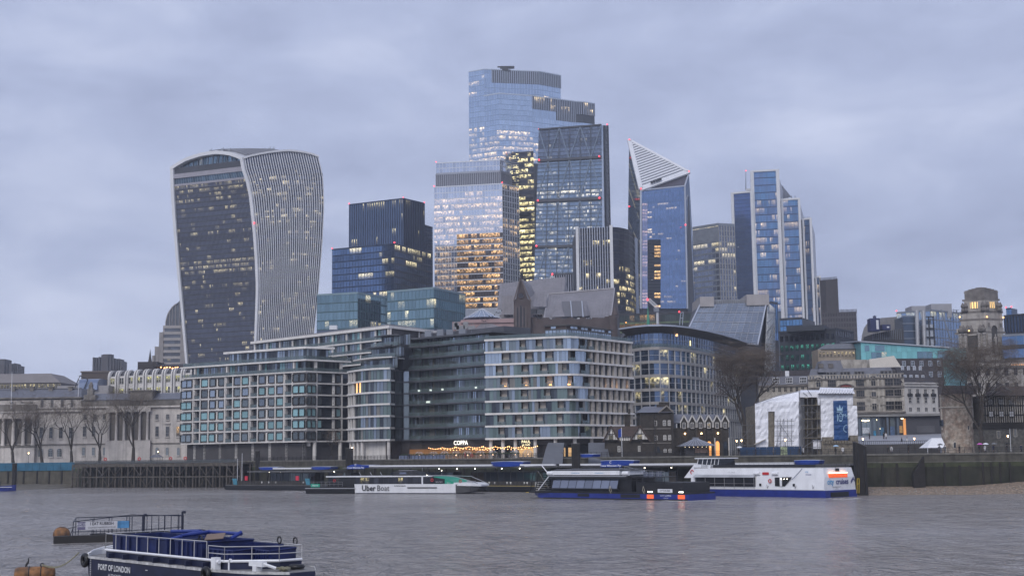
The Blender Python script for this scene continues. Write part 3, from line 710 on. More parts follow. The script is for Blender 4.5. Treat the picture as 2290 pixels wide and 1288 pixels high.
# ---- sloping wedge tower with diagonal braces ----
def cheese():
 bl,br=pt(1194,640,868),pt(1348,640,850); tl,tr=pt(1205,290.5,925),pt(1345,280,908)
 T=thing('wedge_tower','sloping slate glass wedge tower with diagonal braces and red lights','tower',((bl.x+br.x)/2,885,QZ))
 ex=Vector((0,1,0))*45
 xb=pt(1366,640,905); xt=pt(1358,281,925); 
 def core(b): b.hexa([V3(bl,QZ)+Vector((0,.5,0)),V3(br,QZ)+Vector((0,.5,0)),V3(xb,QZ),V3(bl,QZ)+ex,tl+Vector((0,.5,-.5)),tr+Vector((0,.5,-.5)),xt+Vector((0,0,-.5)),tl+Vector((0,12,-.5))])
 part(T,'core',body_dark,core)
 def P(u,v): return bl.lerp(br,u).lerp(tl.lerp(tr,u),v)
 n=(br-bl).cross(tl-bl).normalized(); n=n if n.y<0 else -n
 vs=[0,.145,.50-.0,.786,1.]   # brace bands (fractions up the visible face)
 vb=[.235,.52,.785]
 def lit(v,nn):
  if v>.8: return litrow(nn,.05,3,.2,.6)
  if .69<v<.72: return litrow(nn,.95,6,.6,1.)
  return litrow(nn,.45,2,.12,.7)
 def sub(va,vc): return lambda u,v:P(u,va+(vc-va)*v)
 curtainP(T,sub(0,.785),n,31,40,g_cheese,M('cheese_slab',(.06,.085,.12),.4,metal=.4),M('cheese_mull',(.09,.12,.17),.4,metal=.4),lit,sf=.24,mw=.12,md=.1,so=.1)
 curtainP(T,sub(.785,1.),n,8,40,g_cheese2,M('cheese_slab2',(.05,.06,.085),.4,metal=.4),MATS['cheese_mull'],lambda v,nn:litrow(nn,.04,2,.2,.6),sf=.16,mw=.12,md=.1,so=.1)
 m_br=M('brace_steel',(.12,.155,.21),.4,metal=.4,var=.05)
 lv=[-.05]+vb+[1.]; k=3.
 for i in range(4):
  va,vc=lv[i],lv[i+1]; off=.5*(i%2)
  for j in range(-1,4):
   u0=(j+off)/3;u1=u0+1/6.;u2=u0+1/3.
   for (ua,a_),(ub,b_) in (((u0,va),(u1,vc)),((u1,vc),(u2,va))):
    if min(ua,ub)<-.01 or max(ua,ub)>1.01: continue
    part(T,'brace',m_br,lambda b:pbeam(b,P(ua,max(0,a_)) if a_>=0 else P(ua+(ub-ua)*.18,0),P(ub,max(0,b_)) if b_>=0 else P(ub+(ua-ub)*.18,0),.65,n*.5))
 for v in vb:
  part(T,'brace_band',c_dark,lambda b:pbeam(b,P(0,v),P(1,v),1.9,n*.9))
  for u in (.03,.97): redlight(T,P(u,v)+n*1.6,.75)
 for j in range(1,6): part(T,'vertical_rib',c_dark,lambda b:pbeam(b,P(j/6,0),P(j/6,1),.3,n*.5))
 # side: pale panel then open ladder frame
 br2=bl.lerp(br,1.); sidew=pt(1352,640,880)
 s0b,s0t=br,tr; s1b,s1t=pt(1357,640,880),pt(1351,281.5,914); s2b,s2t=xb,xt
 curtain(T,s0b,s1b,s1t,s0t,40,3,g_cheese,None,None)
 part(T,'ladder_frame_back',M('ladder_back',(.1,.11,.14),.5),lambda b:b.add([s1b,s2b,s2t,s1t],[(0,1,2,3)]))
 nn=Vector((.7,-.7,0))
 def ladder(b):
  for a,c in ((s1b,s1t),(s2b,s2t)): pbeam(b,a,c,1.1,nn*.8)
  K=44
  for j in range(K):
   p0,p1=s1b.lerp(s1t,j/K),s2b.lerp(s2t,j/K); q0,q1=s1b.lerp(s1t,(j+1)/K),s2b.lerp(s2t,(j+1)/K)
   pbeam(b,p0,p1,.6,nn*.7); pbeam(b,*((p0,q1) if j%2 else (p1,q0)),.5,nn*.7)
 part(T,'ladder_frame',M('ladder_dark',(.035,.038,.05),.5),ladder,kind='stuff')
 part(T,'top_rail',c_dark,lambda b:pbeam(b,tl,tr,1.2,n*.6))
 redlight(T,tl+Vector((0,0,.6)),.5);redlight(T,xt+Vector((0,0,.8)),.6)
cheese()
# ---- dark finned tower with curved end ----
def finned():
 Y=640; zt=zp(1300,511,Y)
 a=pt(1288,512,Y).xy; b=pt(1366,509,Y-3).xy; arc=[pt(px,510+dy,Y-3+dz).xy for px,dy,dz in ((1370,0,0),(1382,.5,1),(1395,2,4),(1406,4,9),(1414,7,16),(1418,9,26))]
 T=thing('finned_tower','dark tower with white vertical fins and curved black end','tower',V3((a+b)/2,QZ))
 P=[a,b]+arc; C=P+[arc[-1]+Vector((0,25)),a+Vector((0,40))]
 part(T,'core',body_dark,lambda m:m.prism(C,QZ,zt-.3))
 zl=zp(1300,700,Y)
 curtain(T,V3(a,zl),V3(b,zl),V3(b,zt),V3(a,zt),13,26,g_black,c_dark,None,lambda v,n:litrow(n,.55 if .7<v<.78 else (.15 if v<.4 else .01),3,.4,1.),sf=.22)
 for j in range(14):
  q=a.lerp(b,(j+.5)/14); part(T,'fin',c_pale,lambda m:pbeam(m,V3(q,zl-20),V3(q,zt+.3),.34,Vector((0,-1,0))*.6))
 for q,wd in ((a.lerp(b,.03),1.4),(b,1.5)): part(T,'corner_pier',c_white,lambda m:pbeam(m,V3(q,zl-20),V3(q,zt+.8),wd,Vector((0,-1,0))*1.))
 for i in range(len(arc)-1):
  p,q=arc[i],arc[i+1]
  curtain(T,V3(p,zl),V3(q,zl),V3(q,zt),V3(p,zt),13,4,g_black,c_dark,c_dark if i else None,lambda v,n:litrow(n,.75 if v<.52 else .0,4,.4,1.),sf=.24,mw=.1)
 e=arc[-1]; f=pt(1425,519,Y+30).xy
 curtain(T,V3(e,zl),V3(f,zl),V3(f,zt-.6),V3(e,zt-.6),13,2,g_stripe,None,c_pale,mw=.3)
finned()
tower('finned_block','low dark block with white fins beside the finned tower',[(1230,613),(1292,610)],0,690,[dict(fh=4,bw=1.3,glass=g_black,mull=c_pale,mw=.28,md=.5)],body_dark,lo=665,depth=20)
# ---- folded pointed tower ----
def scalpel():
 zr=lambda px,py,Y: pt(px,py,Y)
 ap=pt(1407,316,842); c1=pt(1433,426,800); c2=pt(1540,387,818); m1=pt(1531,416,808)
 lb=pt(1402,690,842); b1=pt(1433,690,800); b2=pt(1537,690,806); b3=pt(1557,690,838); l_top=ap
 T=thing('folded_tower','blue glass tower with slanted triangular louvred roof','tower',((lb.x+b2.x)/2,825,QZ))
 back=pt(1480,690,870)
 def dn(p): return V3(p,QZ)
 i=Vector((0,.4,0))
 part(T,'core',body_dark,lambda b:b.add([dn(lb)+i,dn(b1)+i,dn(b2)+i,dn(b3)+i,dn(back),ap+i*2,c1+i*2,m1+i*2,c2+i*2],[(0,1,6,5),(1,2,7,6),(2,3,8,7),(5,6,8),(6,7,8),(3,4,8),(4,0,5,8),(0,4,3,2,1)]))
 # dark left flank
 b=MB()
 K=36
 curtain(T,lb,b1,c1,ap,40,7,g_scald,c_dark,None,lambda v,n:litrow(n,.22,3,.2,.7),sf=.2,so=.08)
 # front face
 def lf(v,n):
  r=litrow(n,.03,2,.2,.5)
  if .55<v<.8 and R.random()<.65:
   for j in range(1,4): r[j]=R.uniform(.4,.9) if R.random()<.8 else 0
  return r
 zt=min(c1.z,m1.z)
 curtain(T,b1,b2,m1,c1,48,16,g_scal,None,M('scal_mull',(.12,.19,.34),.35,metal=.5),lf,mw=.14,md=.1)
 # reflection-free recess with lit stair on the left of the front
 def pp(px,py): t=(px-1433)/(1537-1433); return pt(px,py,800+6*t-.5)
 q=[pp(1450,690),pp(1477,690),pp(1477,536),pp(1450,536)]
 curtain(T,q[0],q[1],q[2],q[3],22,6,GL('recess_glass',(.03,.035,.045),metal=.6,tone=.3,es=1.6,lit=(1.,.6,.25)),c_dark,None,lambda v,n:[0,0,0]+[R.uniform(.6,1.) if R.random()<.6 else 0.]*3,sf=.25)
 q=[pp(1436,690),pp(1448,690),pp(1448,455),pp(1436,455)]
 curtain(T,q[0],q[1],q[2],q[3],34,2,GL('pink_glass',(.3,.34,.5),metal=.8,tone=.2,es=.8,lit=(1.,.65,.5)),None,c_mid,lambda v,n:[R.uniform(.2,.7)]*n if R.random()<.7 else [0]*n)
 # right flank
 curtain(T,b2,b3,c2,m1,40,5,GL('flank_glass',(.1,.15,.24),metal=.85,tone=.5,es=.8,lit=(1.,.85,.6),wav=.08),None,MATS['scal_mull'],lambda v,n:litrow(n,.25 if v<.3 else .02,2,.2,.6))
 # roof triangle: white frame and slats
 nr=(c1-ap).cross(c2-ap).normalized(); nr=nr if nr.z>0 else -nr
 if nr.y>0: nr=-nr
 part(T,'roof_deck',M('roof_deck',(.2,.21,.24),.5),lambda b:b.add([ap+nr*.1,c1+nr*.1,c2+nr*.1],[(0,1,2)]))
 K=20
 for k in range(1,K):
  t=k/K; p=ap.lerp(c1,t); q=ap.lerp(c2,t); part(T,'roof_slat',c_white,lambda b:pbeam(b,p,q,1.35,nr*.8))
 for a,c,wd in ((ap,c1,2.6),(ap,c2,2.2),(c1,c2,3.)): part(T,'roof_frame',c_white,lambda b:pbeam(b,a,c,wd,nr*1.2))
 part(T,'dark_gable',M('gable_dark',(.06,.055,.075),.5),lambda b:b.add([c1+Vector((0,-.3,-1)),m1+Vector((0,-.3,0)),c2+Vector((0,-.3,-1))],[(0,1,2)]))
 part(T,'corner_frame',c_pale,lambda b:(pbeam(b,b1,c1,1.,Vector((0,-1,0))*.5),pbeam(b,b2,m1,.9,Vector((.2,-1,0))*.5),pbeam(b,m1,c2,.9,Vector((.2,-1,0))*.5),pbeam(b,c1,m1,.8,Vector((0,-1,0))*.6)))
 for p in (ap,c1,c2): redlight(T,p+nr*1.2,.55)
 redlight(T,pt(1533,503,803),.6); redlight(T,pt(1407,462,838),.6)
 part(T,'window_cleaning_rig',c_dark,lambda b:[b.box(p.x-.7,p.x+.7,p.y-1,p.y-.2,p.z+.8,p.z+2.2) for p in [c1.lerp(c2,t)+nr for t in (.22,.27,.32,.36,.4)]])
scalpel()
# ---- grey office tower ----
T,P,z=tower('grey_tower','grey stone and glass office tower with ribbed attic',[(1549,508),(1606,499),(1642,501)],1,965,
  [dict(fh=4.2,bw=3.4,glass=g_grey,slab=c_mid,mull=c_mid,mw=.35,sf=.3,lit=rows(.1,4,bands=((.72,.8,.75),(.62,.7,.6),(.5,.6,.3)))),
   dict(fh=4.2,bw=2.2,glass=g_grey,slab=c_mid,mull=M('stone_rib',(.3,.29,.28),.6),mw=.6,md=.5,sf=.25,lit=rows(.3,3))],body_dark,lo=690,cap=c_mid,par=2.)
zz=zp(1606,530,965)
part(T,'plant_band',M('plant_grey',(.19,.21,.25),.45,metal=.2),lambda b:[pbeam(b,V3(P[0],k),V3(P[1],k),11,Vector((-.3,-1,0))*.4) for k in (z-8,)])
# ---- stepped blue tower in white frames ----
def heron():
 Y=1090
 T=thing('framed_tower','stepped cobalt glass tower edged with broad white frames','tower',pt(1730,700,Y))
 WALL=M('heron_side',(.5,.51,.55),.45,var=.05)
 def block(xl,yl,xr,yr,lo,glass,fw,Yk,xs,dep,lit,name,nb,slope=0,fh=6.4):
  zt=zp(xl,yl,Yk); a=g(xl,yl,zt).xy; b=g(xr,yr,zt).xy; s=pt(xs,yr,Yk+dep).xy; zl=zp(xl,lo,Yk)
  part(T,'core',body_blue,lambda m:m.prism([a+Vector((0,.5)),b+Vector((0,.5)),s,a+(s-b)],QZ,[zt-.3,zt-.3,zt-.3-slope,zt-.3-slope]))
  part(T,'side_wall',WALL,lambda m:m.add([V3(b,zl),V3(s+Vector((.4,0)),zl),V3(s+Vector((.4,0)),zt-slope),V3(b,zt)],[(0,1,2,3)]))
  curtain(T,V3(a,zl),V3(b,zl),V3(b,zt),V3(a,zt),max(1,round((zt-zl)/fh)),nb,glass,M('heron_slab',(.03,.055,.13),.4,metal=.3),M('heron_mull',(.06,.1,.2),.4,metal=.3),lit,sf=.13,mw=.26,md=.1,so=.1)
  n=Vector((0,-1,0))
  for p,w_ in ((a,fw),(b,fw)): part(T,'white_frame',c_white,lambda m:pbeam(m,V3(p,zl-40),V3(p,zt+.6),w_,n*1.4))
  part(T,'white_frame',c_white,lambda m:pbeam(m,V3(a,zt),V3(b,zt),1.5,n*1.4))
  return zt
 off=lambda v,n:[0.]*n
 def hl(p,b=()): return rows(p,3,.3,.8,bands=b)
 block(1637,433,1680,429,690,g_heron2,2.2,Y,1684,14,off,'west',18,fh=3.2)
 block(1669,425,1681,424,440,g_heron2,1.,Y+14,1683,10,off,'cap',4,fh=3.)
 block(1681,384,1738,381,700,g_heron,2.8,Y-4,1752,50,hl(.35,((.84,1.,.0),(.62,.84,.3),(.4,.62,.6),(.12,.4,.2),(0,.12,.6))),'tall',18,slope=13)
 block(1748,447,1786,445,740,g_heron,1.8,Y+2,1795,40,hl(.45,((.35,.5,.1),)),'mid',14,slope=8)
 block(1795,491,1812,489,740,g_heron,1.8,Y+8,1820,40,hl(.25),'low',7,slope=6)
 block(1824,620,1833,619,740,g_heron,1.5,Y+14,1839,40,hl(.5),'end',4,slope=4)
 # dark slots between blocks
 for xl,xr,yt in ((1741,1747,449),(1789,1794,492),(1818,1823,622)):
  a,b=pt(xl,yt,Y+6),pt(xr,yt,Y+6); part(T,'slot',c_dark,lambda m:m.box(a.x,b.x,Y+6,Y+9,QZ,a.z))
 p=pt(1668,425,Y+15); part(T,'mast',c_mid,lambda m:m.tube(p,pt(1668,384,Y+15),.5,5,.2)); redlight(T,pt(1668,382,Y+15),.6)
 # glazed back slope and bracing behind the tall block
 q=[pt(1740,404,Y+40),pt(1748,420,Y+40),pt(1770,441,Y+30),pt(1750,445,Y+30)]
 part(T,'raking_glazing',M('rake_dark',(.09,.1,.13),.4,metal=.3),lambda m:m.add(q,[(0,1,2,3)]))
 part(T,'roof_aerials',c_dark,lambda m:[m.tube(pt(x,446,Y+10),pt(x,438,Y+10),.25,4) for x in (1762,1770,1778)]+[m.tube(pt(x,490,Y+12),pt(x,485,Y+12),.2,4) for x in (1800,1806,1810)])
heron()
# ---- dark towers right of it ----
T,P,z=tower('brown_tower','tall dark brown office tower with spiked parapet',[(1833,627),(1860,625),(1873,623)],1,900,[dict(fh=4.,bw=1.9,glass=g_brown,slab=M('brown_slab',(.055,.048,.05),.6),mull=MATS['brown_slab'],mw=.5,sf=.35,lit=lambda v,n:litrow(n,.85 if .28<v<.36 else .04,3,.3,.9)),dict(fh=4.,bw=1.9,glass=g_brown,slab=MATS['brown_slab'],mull=MATS['brown_slab'],mw=.6,sf=.4)],M('brown_core',(.04,.035,.038),.6),lo=740,cap=MATS['brown_slab'],par=.5)
for i in (0,1):
 for j in range(10 if i==0 else 4):
  q=P[i].lerp(P[i+1],j/(10 if i==0 else 4)); part(T,'parapet_spike',MATS['brown_slab'],lambda b:pbeam(b,V3(q,z-1),V3(q,z+1.6),.4,Vector((0,-.4,0))))
T,P,z=tower('brown_block','lower dark brown block with picket parapet',[(1838,700),(1873,698),(1915,697)],1,800,[dict(fh=3.6,bw=1.5,glass=g_brown,slab=MATS['brown_slab'],mull=MATS['brown_slab'],mw=.5,sf=.4)]*2,MATS['brown_core'],lo=760,cap=MATS['brown_slab'],par=.5)
for j in range(24):
 q=P[0].lerp(P[1],j/8) if j<8 else P[1].lerp(P[2],(j-8)/15); part(T,'parapet_spike',MATS['brown_slab'],lambda b:pbeam(b,V3(q,z-1),V3(q,z+1.6),.35,Vector((0,-.4,0))))
# ================= middle distance buildings =================
# ---- steep gabled grey roofs ----
def gables():
 m_roof=M('lead_roof',(.2,.19,.205),.5,metal=.1,var=.12,scale=.25,streak=.25); m_br=M('granite_gable',(.085,.068,.068),.75,var=.2,scale=.3,stain=.3); m_seam=M('lead_seam',(.14,.132,.142),.5)
 m_roofd=M('lead_roof_dark',(.12,.12,.135),.45,var=.1,scale=.25); m_dk=M('gable_glass',(.04,.04,.05),.2,var=.2)
 T=thing('gabled_building','steep grey lead roofs with pointed stone gable behind the apartments','building',(pt(1250,975,480).x,480,QZ))
 Y=470
 part(T,'wall',m_br,lambda b:b.box(pt(1115,975,Y+15).x,pt(1388,975,Y).x,Y+8,Y+50,QZ,zp(1250,712,Y)))
 def roof(pix,yy,seams=0,mat=m_roof,name='roof_slope',th=.6):
  q=[pt(a,b,c) for (a,b),c in zip(pix,yy)]
  part(T,name,mat,lambda b:b.add([p for p in q]+[p+Vector((0,th,0)) for p in q],[tuple(range(len(q))),tuple(range(2*len(q)-1,len(q)-1,-1))]+[(i,(i+1)%len(q),len(q)+(i+1)%len(q),len(q)+i) for i in range(len(q))]))
  if seams:
   def sm(b):
    for j in range(1,seams):
     t=j/seams; p=q[0].lerp(q[1],t); r=q[3].lerp(q[2],t); pbeam(b,p,r,.12,Vector((0,-.14,.02)))
   part(T,'roof_seams',m_seam,sm,kind='stuff')
  return q
 # back range left and right of the gable
 roof([(1112,692),(1260,690),(1264,619),(1118,634)],[Y+18,Y+18,Y+36,Y+36],20)
 roof([(1120,712),(1150,712),(1150,660),(1123,662)],[Y+10,Y+10,Y+16,Y+16],4)
 roof([(1190,686),(1222,686),(1222,655),(1195,658)],[Y+10]*2+[Y+18]*2,4)
 part(T,'cornice',m_roof,lambda b:b.box(pt(1120,975,Y+10).x,pt(1225,975,Y+10).x,Y+9.6,Y+12,zp(1150,713,Y+10),zp(1150,703,Y+10)))
 # saddle end gable of the back range
 roof([(1262,692),(1270,650),(1263,619),(1255,690)],[Y+20,Y+34,Y+36,Y+18],0)
 # front right range with flared end
 q=roof([(1217,711),(1366,710),(1374,645),(1226,658)],[Y+2,Y+2,Y+24,Y+24],22)
 roof([(1366,710),(1384,712),(1381,672),(1374,645)],[Y+2,Y+12,Y+22,Y+24],0,m_br,'end_gable')
 part(T,'roof_edge',M('lead_edge',(.27,.26,.28),.5),lambda b:(pbeam(b,q[1],q[2],.5,Vector((0,-.5,.1))),pbeam(b,q[0],q[3],.5,Vector((0,-.5,.1))),pbeam(b,q[3],q[2],.5,Vector((0,-.5,.1)))))
 roof([(1262,708),(1312,707),(1302,673),(1256,674)],[Y-1,Y-1,Y+6,Y+6],3,m_roofd)
 roof([(1234,709),(1263,708),(1250,664),(1248,664)],[Y-1,Y-2,Y+12,Y+12],0)
 roof([(1312,707),(1320,706),(1312,674),(1302,673)],[Y-1,Y+3,Y+8,Y+6],0)
 for x in (1279,1304): part(T,'roof_rib',c_pale,lambda b:pbeam(b,pt(x,709,Y-1.5),pt(x-3,673,Y+5.5),.35,Vector((0,-.4,0))))
 # crenellated brick parapet
 def par(b):
  xs=list(range(1190,1386,14))
  for i,x in enumerate(xs): b.box(pt(x,975,Y-2).x,pt(x+14,975,Y-2).x,Y-2,Y+1,QZ+30,zp(x,711+(2 if i%2 else -1)+(x>1330)*(-2),Y-2))
 part(T,'stone_parapet',m_br,par)
 part(T,'end_pinnacle',m_br,lambda b:(b.box(pt(1368,975,Y-3).x,pt(1382,975,Y-3).x,Y-3,Y+1,QZ+30,zp(1370,705,Y-3)),b.lathe(pt(1375,705,Y-1.5),[(1.3,0),(1.,1.),(.1,3.)],6)))
 # pointed stone gable
 G=[(1149,735),(1149,674),(1154,668),(1164,622),(1180,668),(1187,674),(1187,735)]
 q=[pt(a,b,Y-4) for a,b in G]
 part(T,'stone_gable',m_br,lambda b:b.add(q+[p+Vector((0,5,0)) for p in q],[tuple(range(7)),tuple(range(13,6,-1))]+[(i,(i+1)%7,7+(i+1)%7,7+i) for i in range(7)]))
 c=pt(1165,661,Y-4.15); part(T,'round_window',m_dk,lambda b:b.add([c]+[c+Vector((.95*math.cos(t),0,.95*math.sin(t))) for t in [2*math.pi*i/16 for i in range(16)]],[(0,1+i,1+(i+1)%16) for i in range(16)]))
 part(T,'window_ring',m_br,lambda b:b.torus(c,1.05,.16,'y',16,5))
 for x0,x1 in ((1156,1160),(1162,1168),(1170,1174)):
  def lan(b):
   p=pt(x0,730,Y-4.12);r=pt(x1,730,Y-4.12);zt=zp(x0,691 if x0!=1162 else 687,Y-4); m_=(p.x+r.x)/2
   b.add([p,r,(r.x,r.y,zt),(m_,p.y,zt+.8),(p.x,p.y,zt)],[(0,1,2,3,4)])
  part(T,'lancet_window',m_dk,lan)
 for x in (1154,1161,1169,1176): part(T,'gable_shaft',M('granite_trim',(.12,.1,.098),.7,var=.15),lambda b:pbeam(b,pt(x,735,Y-4),pt(x,686,Y-4),.45,Vector((0,-.5,0))))
 for a,c2 in (((1149,674),(1164,622)),((1187,674),(1164,622))): part(T,'gable_coping',MATS['granite_trim'],lambda b:pbeam(b,pt(*a,Y-4.3),pt(*c2,Y-4.3),.5,Vector((0,-.4,0))))
 # lead roof running back from the gable
 roof([(1165,623),(1181,670),(1196,655),(1187,637)],[Y-2,Y-2,Y+22,Y+26],8)
 for x in (1131,1137,1143,1196,1202,1208): part(T,'lunette',m_dk,lambda b:b.lathe(pt(x,707,Y+9.4),[(.05,0),(.7,0),(.72,.5),(.05,.5)],10))
gables()
# ---- pink hall with conical skylight ----
def pink():
 Y=440; m_p=M('pink_render',(.36,.25,.25),.7,var=.12,scale=.2,stain=.2); m_sk=M('skylight_glass',(.28,.33,.42),.2,metal=.5,var=.1); m_g=M('plant_metal',(.24,.245,.26),.5,var=.2,scale=.8)
 T=thing('pink_hall','pink rendered hall with conical glass skylight','building',(pt(1080,975,Y).x,Y+10,QZ))
 part(T,'wall',m_p,lambda b:b.box(pt(1013,975,Y).x,pt(1152,975,Y).x,Y,Y+26,QZ,zp(1080,719,Y)))
 part(T,'upper_wall',m_p,lambda b:b.prism([pt(x,975,Y+d).xy for x,d in ((1032,-.5),(1152,-.5),(1152,20),(1032,20))],zp(1080,722,Y),[zp(1032,716,Y),zp(1152,712,Y),zp(1152,712,Y),zp(1032,716,Y)]))
 top=pt(1078,690,Y+12); n=18; rim=[Vector((top.x+6.6*math.cos(2*math.pi*i/n),top.y+6.6*math.sin(2*math.pi*i/n),zp(1078,713,Y+12))) for i in range(n)]
 part(T,'skylight',m_sk,lambda b:b.add([top]+rim,[(0,1+i,1+(i+1)%n) for i in range(n)]))
 part(T,'skylight_bars',c_white,lambda b:[b.tube(top+Vector((0,-.05,.05)),p+Vector((0,-.05,.05)),.06,4) for p in rim],kind='stuff')
 part(T,'roof_plant',m_g,lambda b:[b.box(p.x-w,p.x+w,p.y-.6,p.y+.4,p.z-.6,p.z+h) for p,w,h in [(pt(x,y,Y-3),w,h) for x,y,w,h in ((1020,733,1.,1.6),(1030,735,1.4,1.),(1042,732,.8,1.8),(1055,735,1.2,.9),(1020,727,.5,1.))]]+[b.tube(pt(x,735,Y-3),pt(x+d,722,Y-3),.1,4) for x,d in ((1016,0),(1024,2),(1036,0),(1049,3),(1060,-3),(1084,5))],kind='stuff')
 part(T,'pitched_roof',MATS['lead_roof'],lambda b:b.add([pt(1058,738,Y-4),pt(1130,736,Y-4),pt(1085,717,Y+2)]+[pt(1085,736,Y+8)],[(0,1,2),(1,3,2),(0,2,3)]))
 part(T,'string_lights',m_iron,lambda b:[b.sphere(pt(1078+4*i,716-2.3*i+6*abs(math.sin(i*.8)),Y-1),.22,4) for i in range(12)],kind='stuff')
pink()
# ---- sloping glass hall with stone shoulders ----
def sloped():
 Y=470; gs=GL('sloped_glass',(.3,.34,.4),metal=.75,tone=.22,es=.5,lit=(1.,.9,.7)); ms=M('shoulder_stone',(.34,.32,.32),.7,var=.08,streak=.15); mm=M('slope_bar',(.3,.31,.34),.4,metal=.4)
 T=thing('sloped_office','office with big sloping glass front between stone shoulders','building',(pt(1640,975,Y).x,Y+15,QZ))
 tl,tr=pt(1566,681,Y+14),pt(1714,676,Y+14); bl,br=pt(1528,760,Y),pt(1694,772,Y)
 n=(br-bl).cross(tl-bl).normalized(); n=n if n.y<0 else -n
 part(T,'core',body_dark,lambda b:b.add([V3(bl,QZ)-n,V3(br,QZ)-n,V3(tr,QZ),V3(tl,QZ),bl-n*.6,br-n*.6,tr-n*.6,tl-n*.6,V3(tr,QZ)+Vector((0,20,0)),V3(tl,QZ)+Vector((0,20,0)),tr+Vector((0,20,0)),tl+Vector((0,20,0))],[(0,1,5,4),(4,5,6,7),(1,8,10,6,5),(0,4,7,11,9),(7,6,10,11),(8,9,11,10)]))
 curtain(T,bl,br,tr,tl,4,12,gs,mm,mm,lambda v,k:litrow(k,.12,2,.1,.4),sf=.05,so=.2,mw=.16,md=.16)
 part(T,'fine_glazing_bars',mm,lambda b:[pbeam(b,bl.lerp(tl,t),br.lerp(tr,t),.07,n*.12) for t in [i/24 for i in range(25)]],kind='stuff')
 for x0,x1,yt,yb in ((1565,1596,664,683),(1669,1719,659,680)):
  a,c=pt(x0,yt,Y+13),pt(x1,yt,Y+13); part(T,'stone_shoulder',ms,lambda b:b.box(a.x,c.x,Y+12.5,Y+34,zp(x0,yb+3,Y+13),a.z))
 a,c=pt(1596,670,Y+16),pt(1669,668,Y+16); part(T,'roof_beam',MATS['roof_deck'],lambda b:b.box(a.x,c.x,Y+16,Y+18,zp(1600,684,Y+16),a.z))
 part(T,'roof_lattice',mm,lambda b:[b.box(a.x+i*.8,a.x+i*.8+.2,Y+15.6,Y+16,zp(1600,682,Y+16),a.z-.3) for i in range(15)],kind='stuff')
 # right flank, glazed, stepping back
 f0,f1=br,pt(1722,820,Y+12); t0,t1=tr,pt(1720,672,Y+20)
 curtain(T,V3(f0,QZ),pt(1733,820,Y+34),pt(1733,690,Y+34),tr+Vector((.3,0,0)),14,8,GL('flank_pale',(.38,.44,.48),metal=.7,tone=.4,es=.5),mm,mm,lambda v,k:litrow(k,.15,2,.1,.4),sf=.12,mw=.2)
 for a,c in ((bl,tl),(br,tr)): part(T,'raking_edge',c_pale,lambda b:pbeam(b,a,c,.5,n*.4))
sloped()
# dark cube framed block behind, and the teal windowed block
tower('cube_block','blue glass cube with thick black frame below the white framed tower',[(1722,674),(1738,676)],0,640,[dict(fh=3.8,bw=1.6,glass=g_heron,slab=None,mull=c_navy,mw=.12)],c_dark,lo=760,depth=22,cap=c_dark,par=1.)
tower('cube_block','low blue glass cube in black frame above teal windows',[(1744,712),(1794,709)],0,610,[dict(fh=3.8,bw=1.6,glass=g_heron,mull=c_navy,slab=c_navy,sf=.12,mw=.12)],c_dark,lo=745,depth=22,cap=c_dark,par=1.)
def tealwin():
 Y=520; ms=M('slate_grid',(.03,.036,.05),.6,var=.15); mp=GL('mint_pane',(.03,.085,.09),metal=.5,tone=.5,es=.34,lit=(.2,1.,.75))
 T,P,z=tower('dark_office','dark gridded office with green lit windows','tower' and [(1742,741),(1868,733),(1908,741)],1,Y,[None,dict(fh=3.6,bw=2.4,glass=g_black,slab=ms,mull=ms,mw=.5,sf=.35)],ms,lo=840,cap=ms,cat='building')
 w=Wall([P[0],P[1]]); nb=11; nf=7; h=(z-3-QZ-12)/nf
 for i in range(nf):
  for j in range(nb):
   s0=w.len*(j+.18)/nb;s1=w.len*(j+.82)/nb; z1=z-1.5-i*3.9
   lit=(.8 if R.random()<.75 else .3) if i>=1 and R.random()<.85 else 0.
   window(T,w,(s0+s1)/2,z1-2.9,s1-s0,2.4,ms,mp if i else g_black,2,1,.1,.12,.12,lit=round(lit,1))
 part(T,'attic',ms,lambda b:b.prism([pt(x,975,y).xy for x,y in ((1768,Y+3),(1852,Y-2),(1870,Y+16),(1790,Y+20))],z-1,zp(1850,727,Y)))
tealwin()
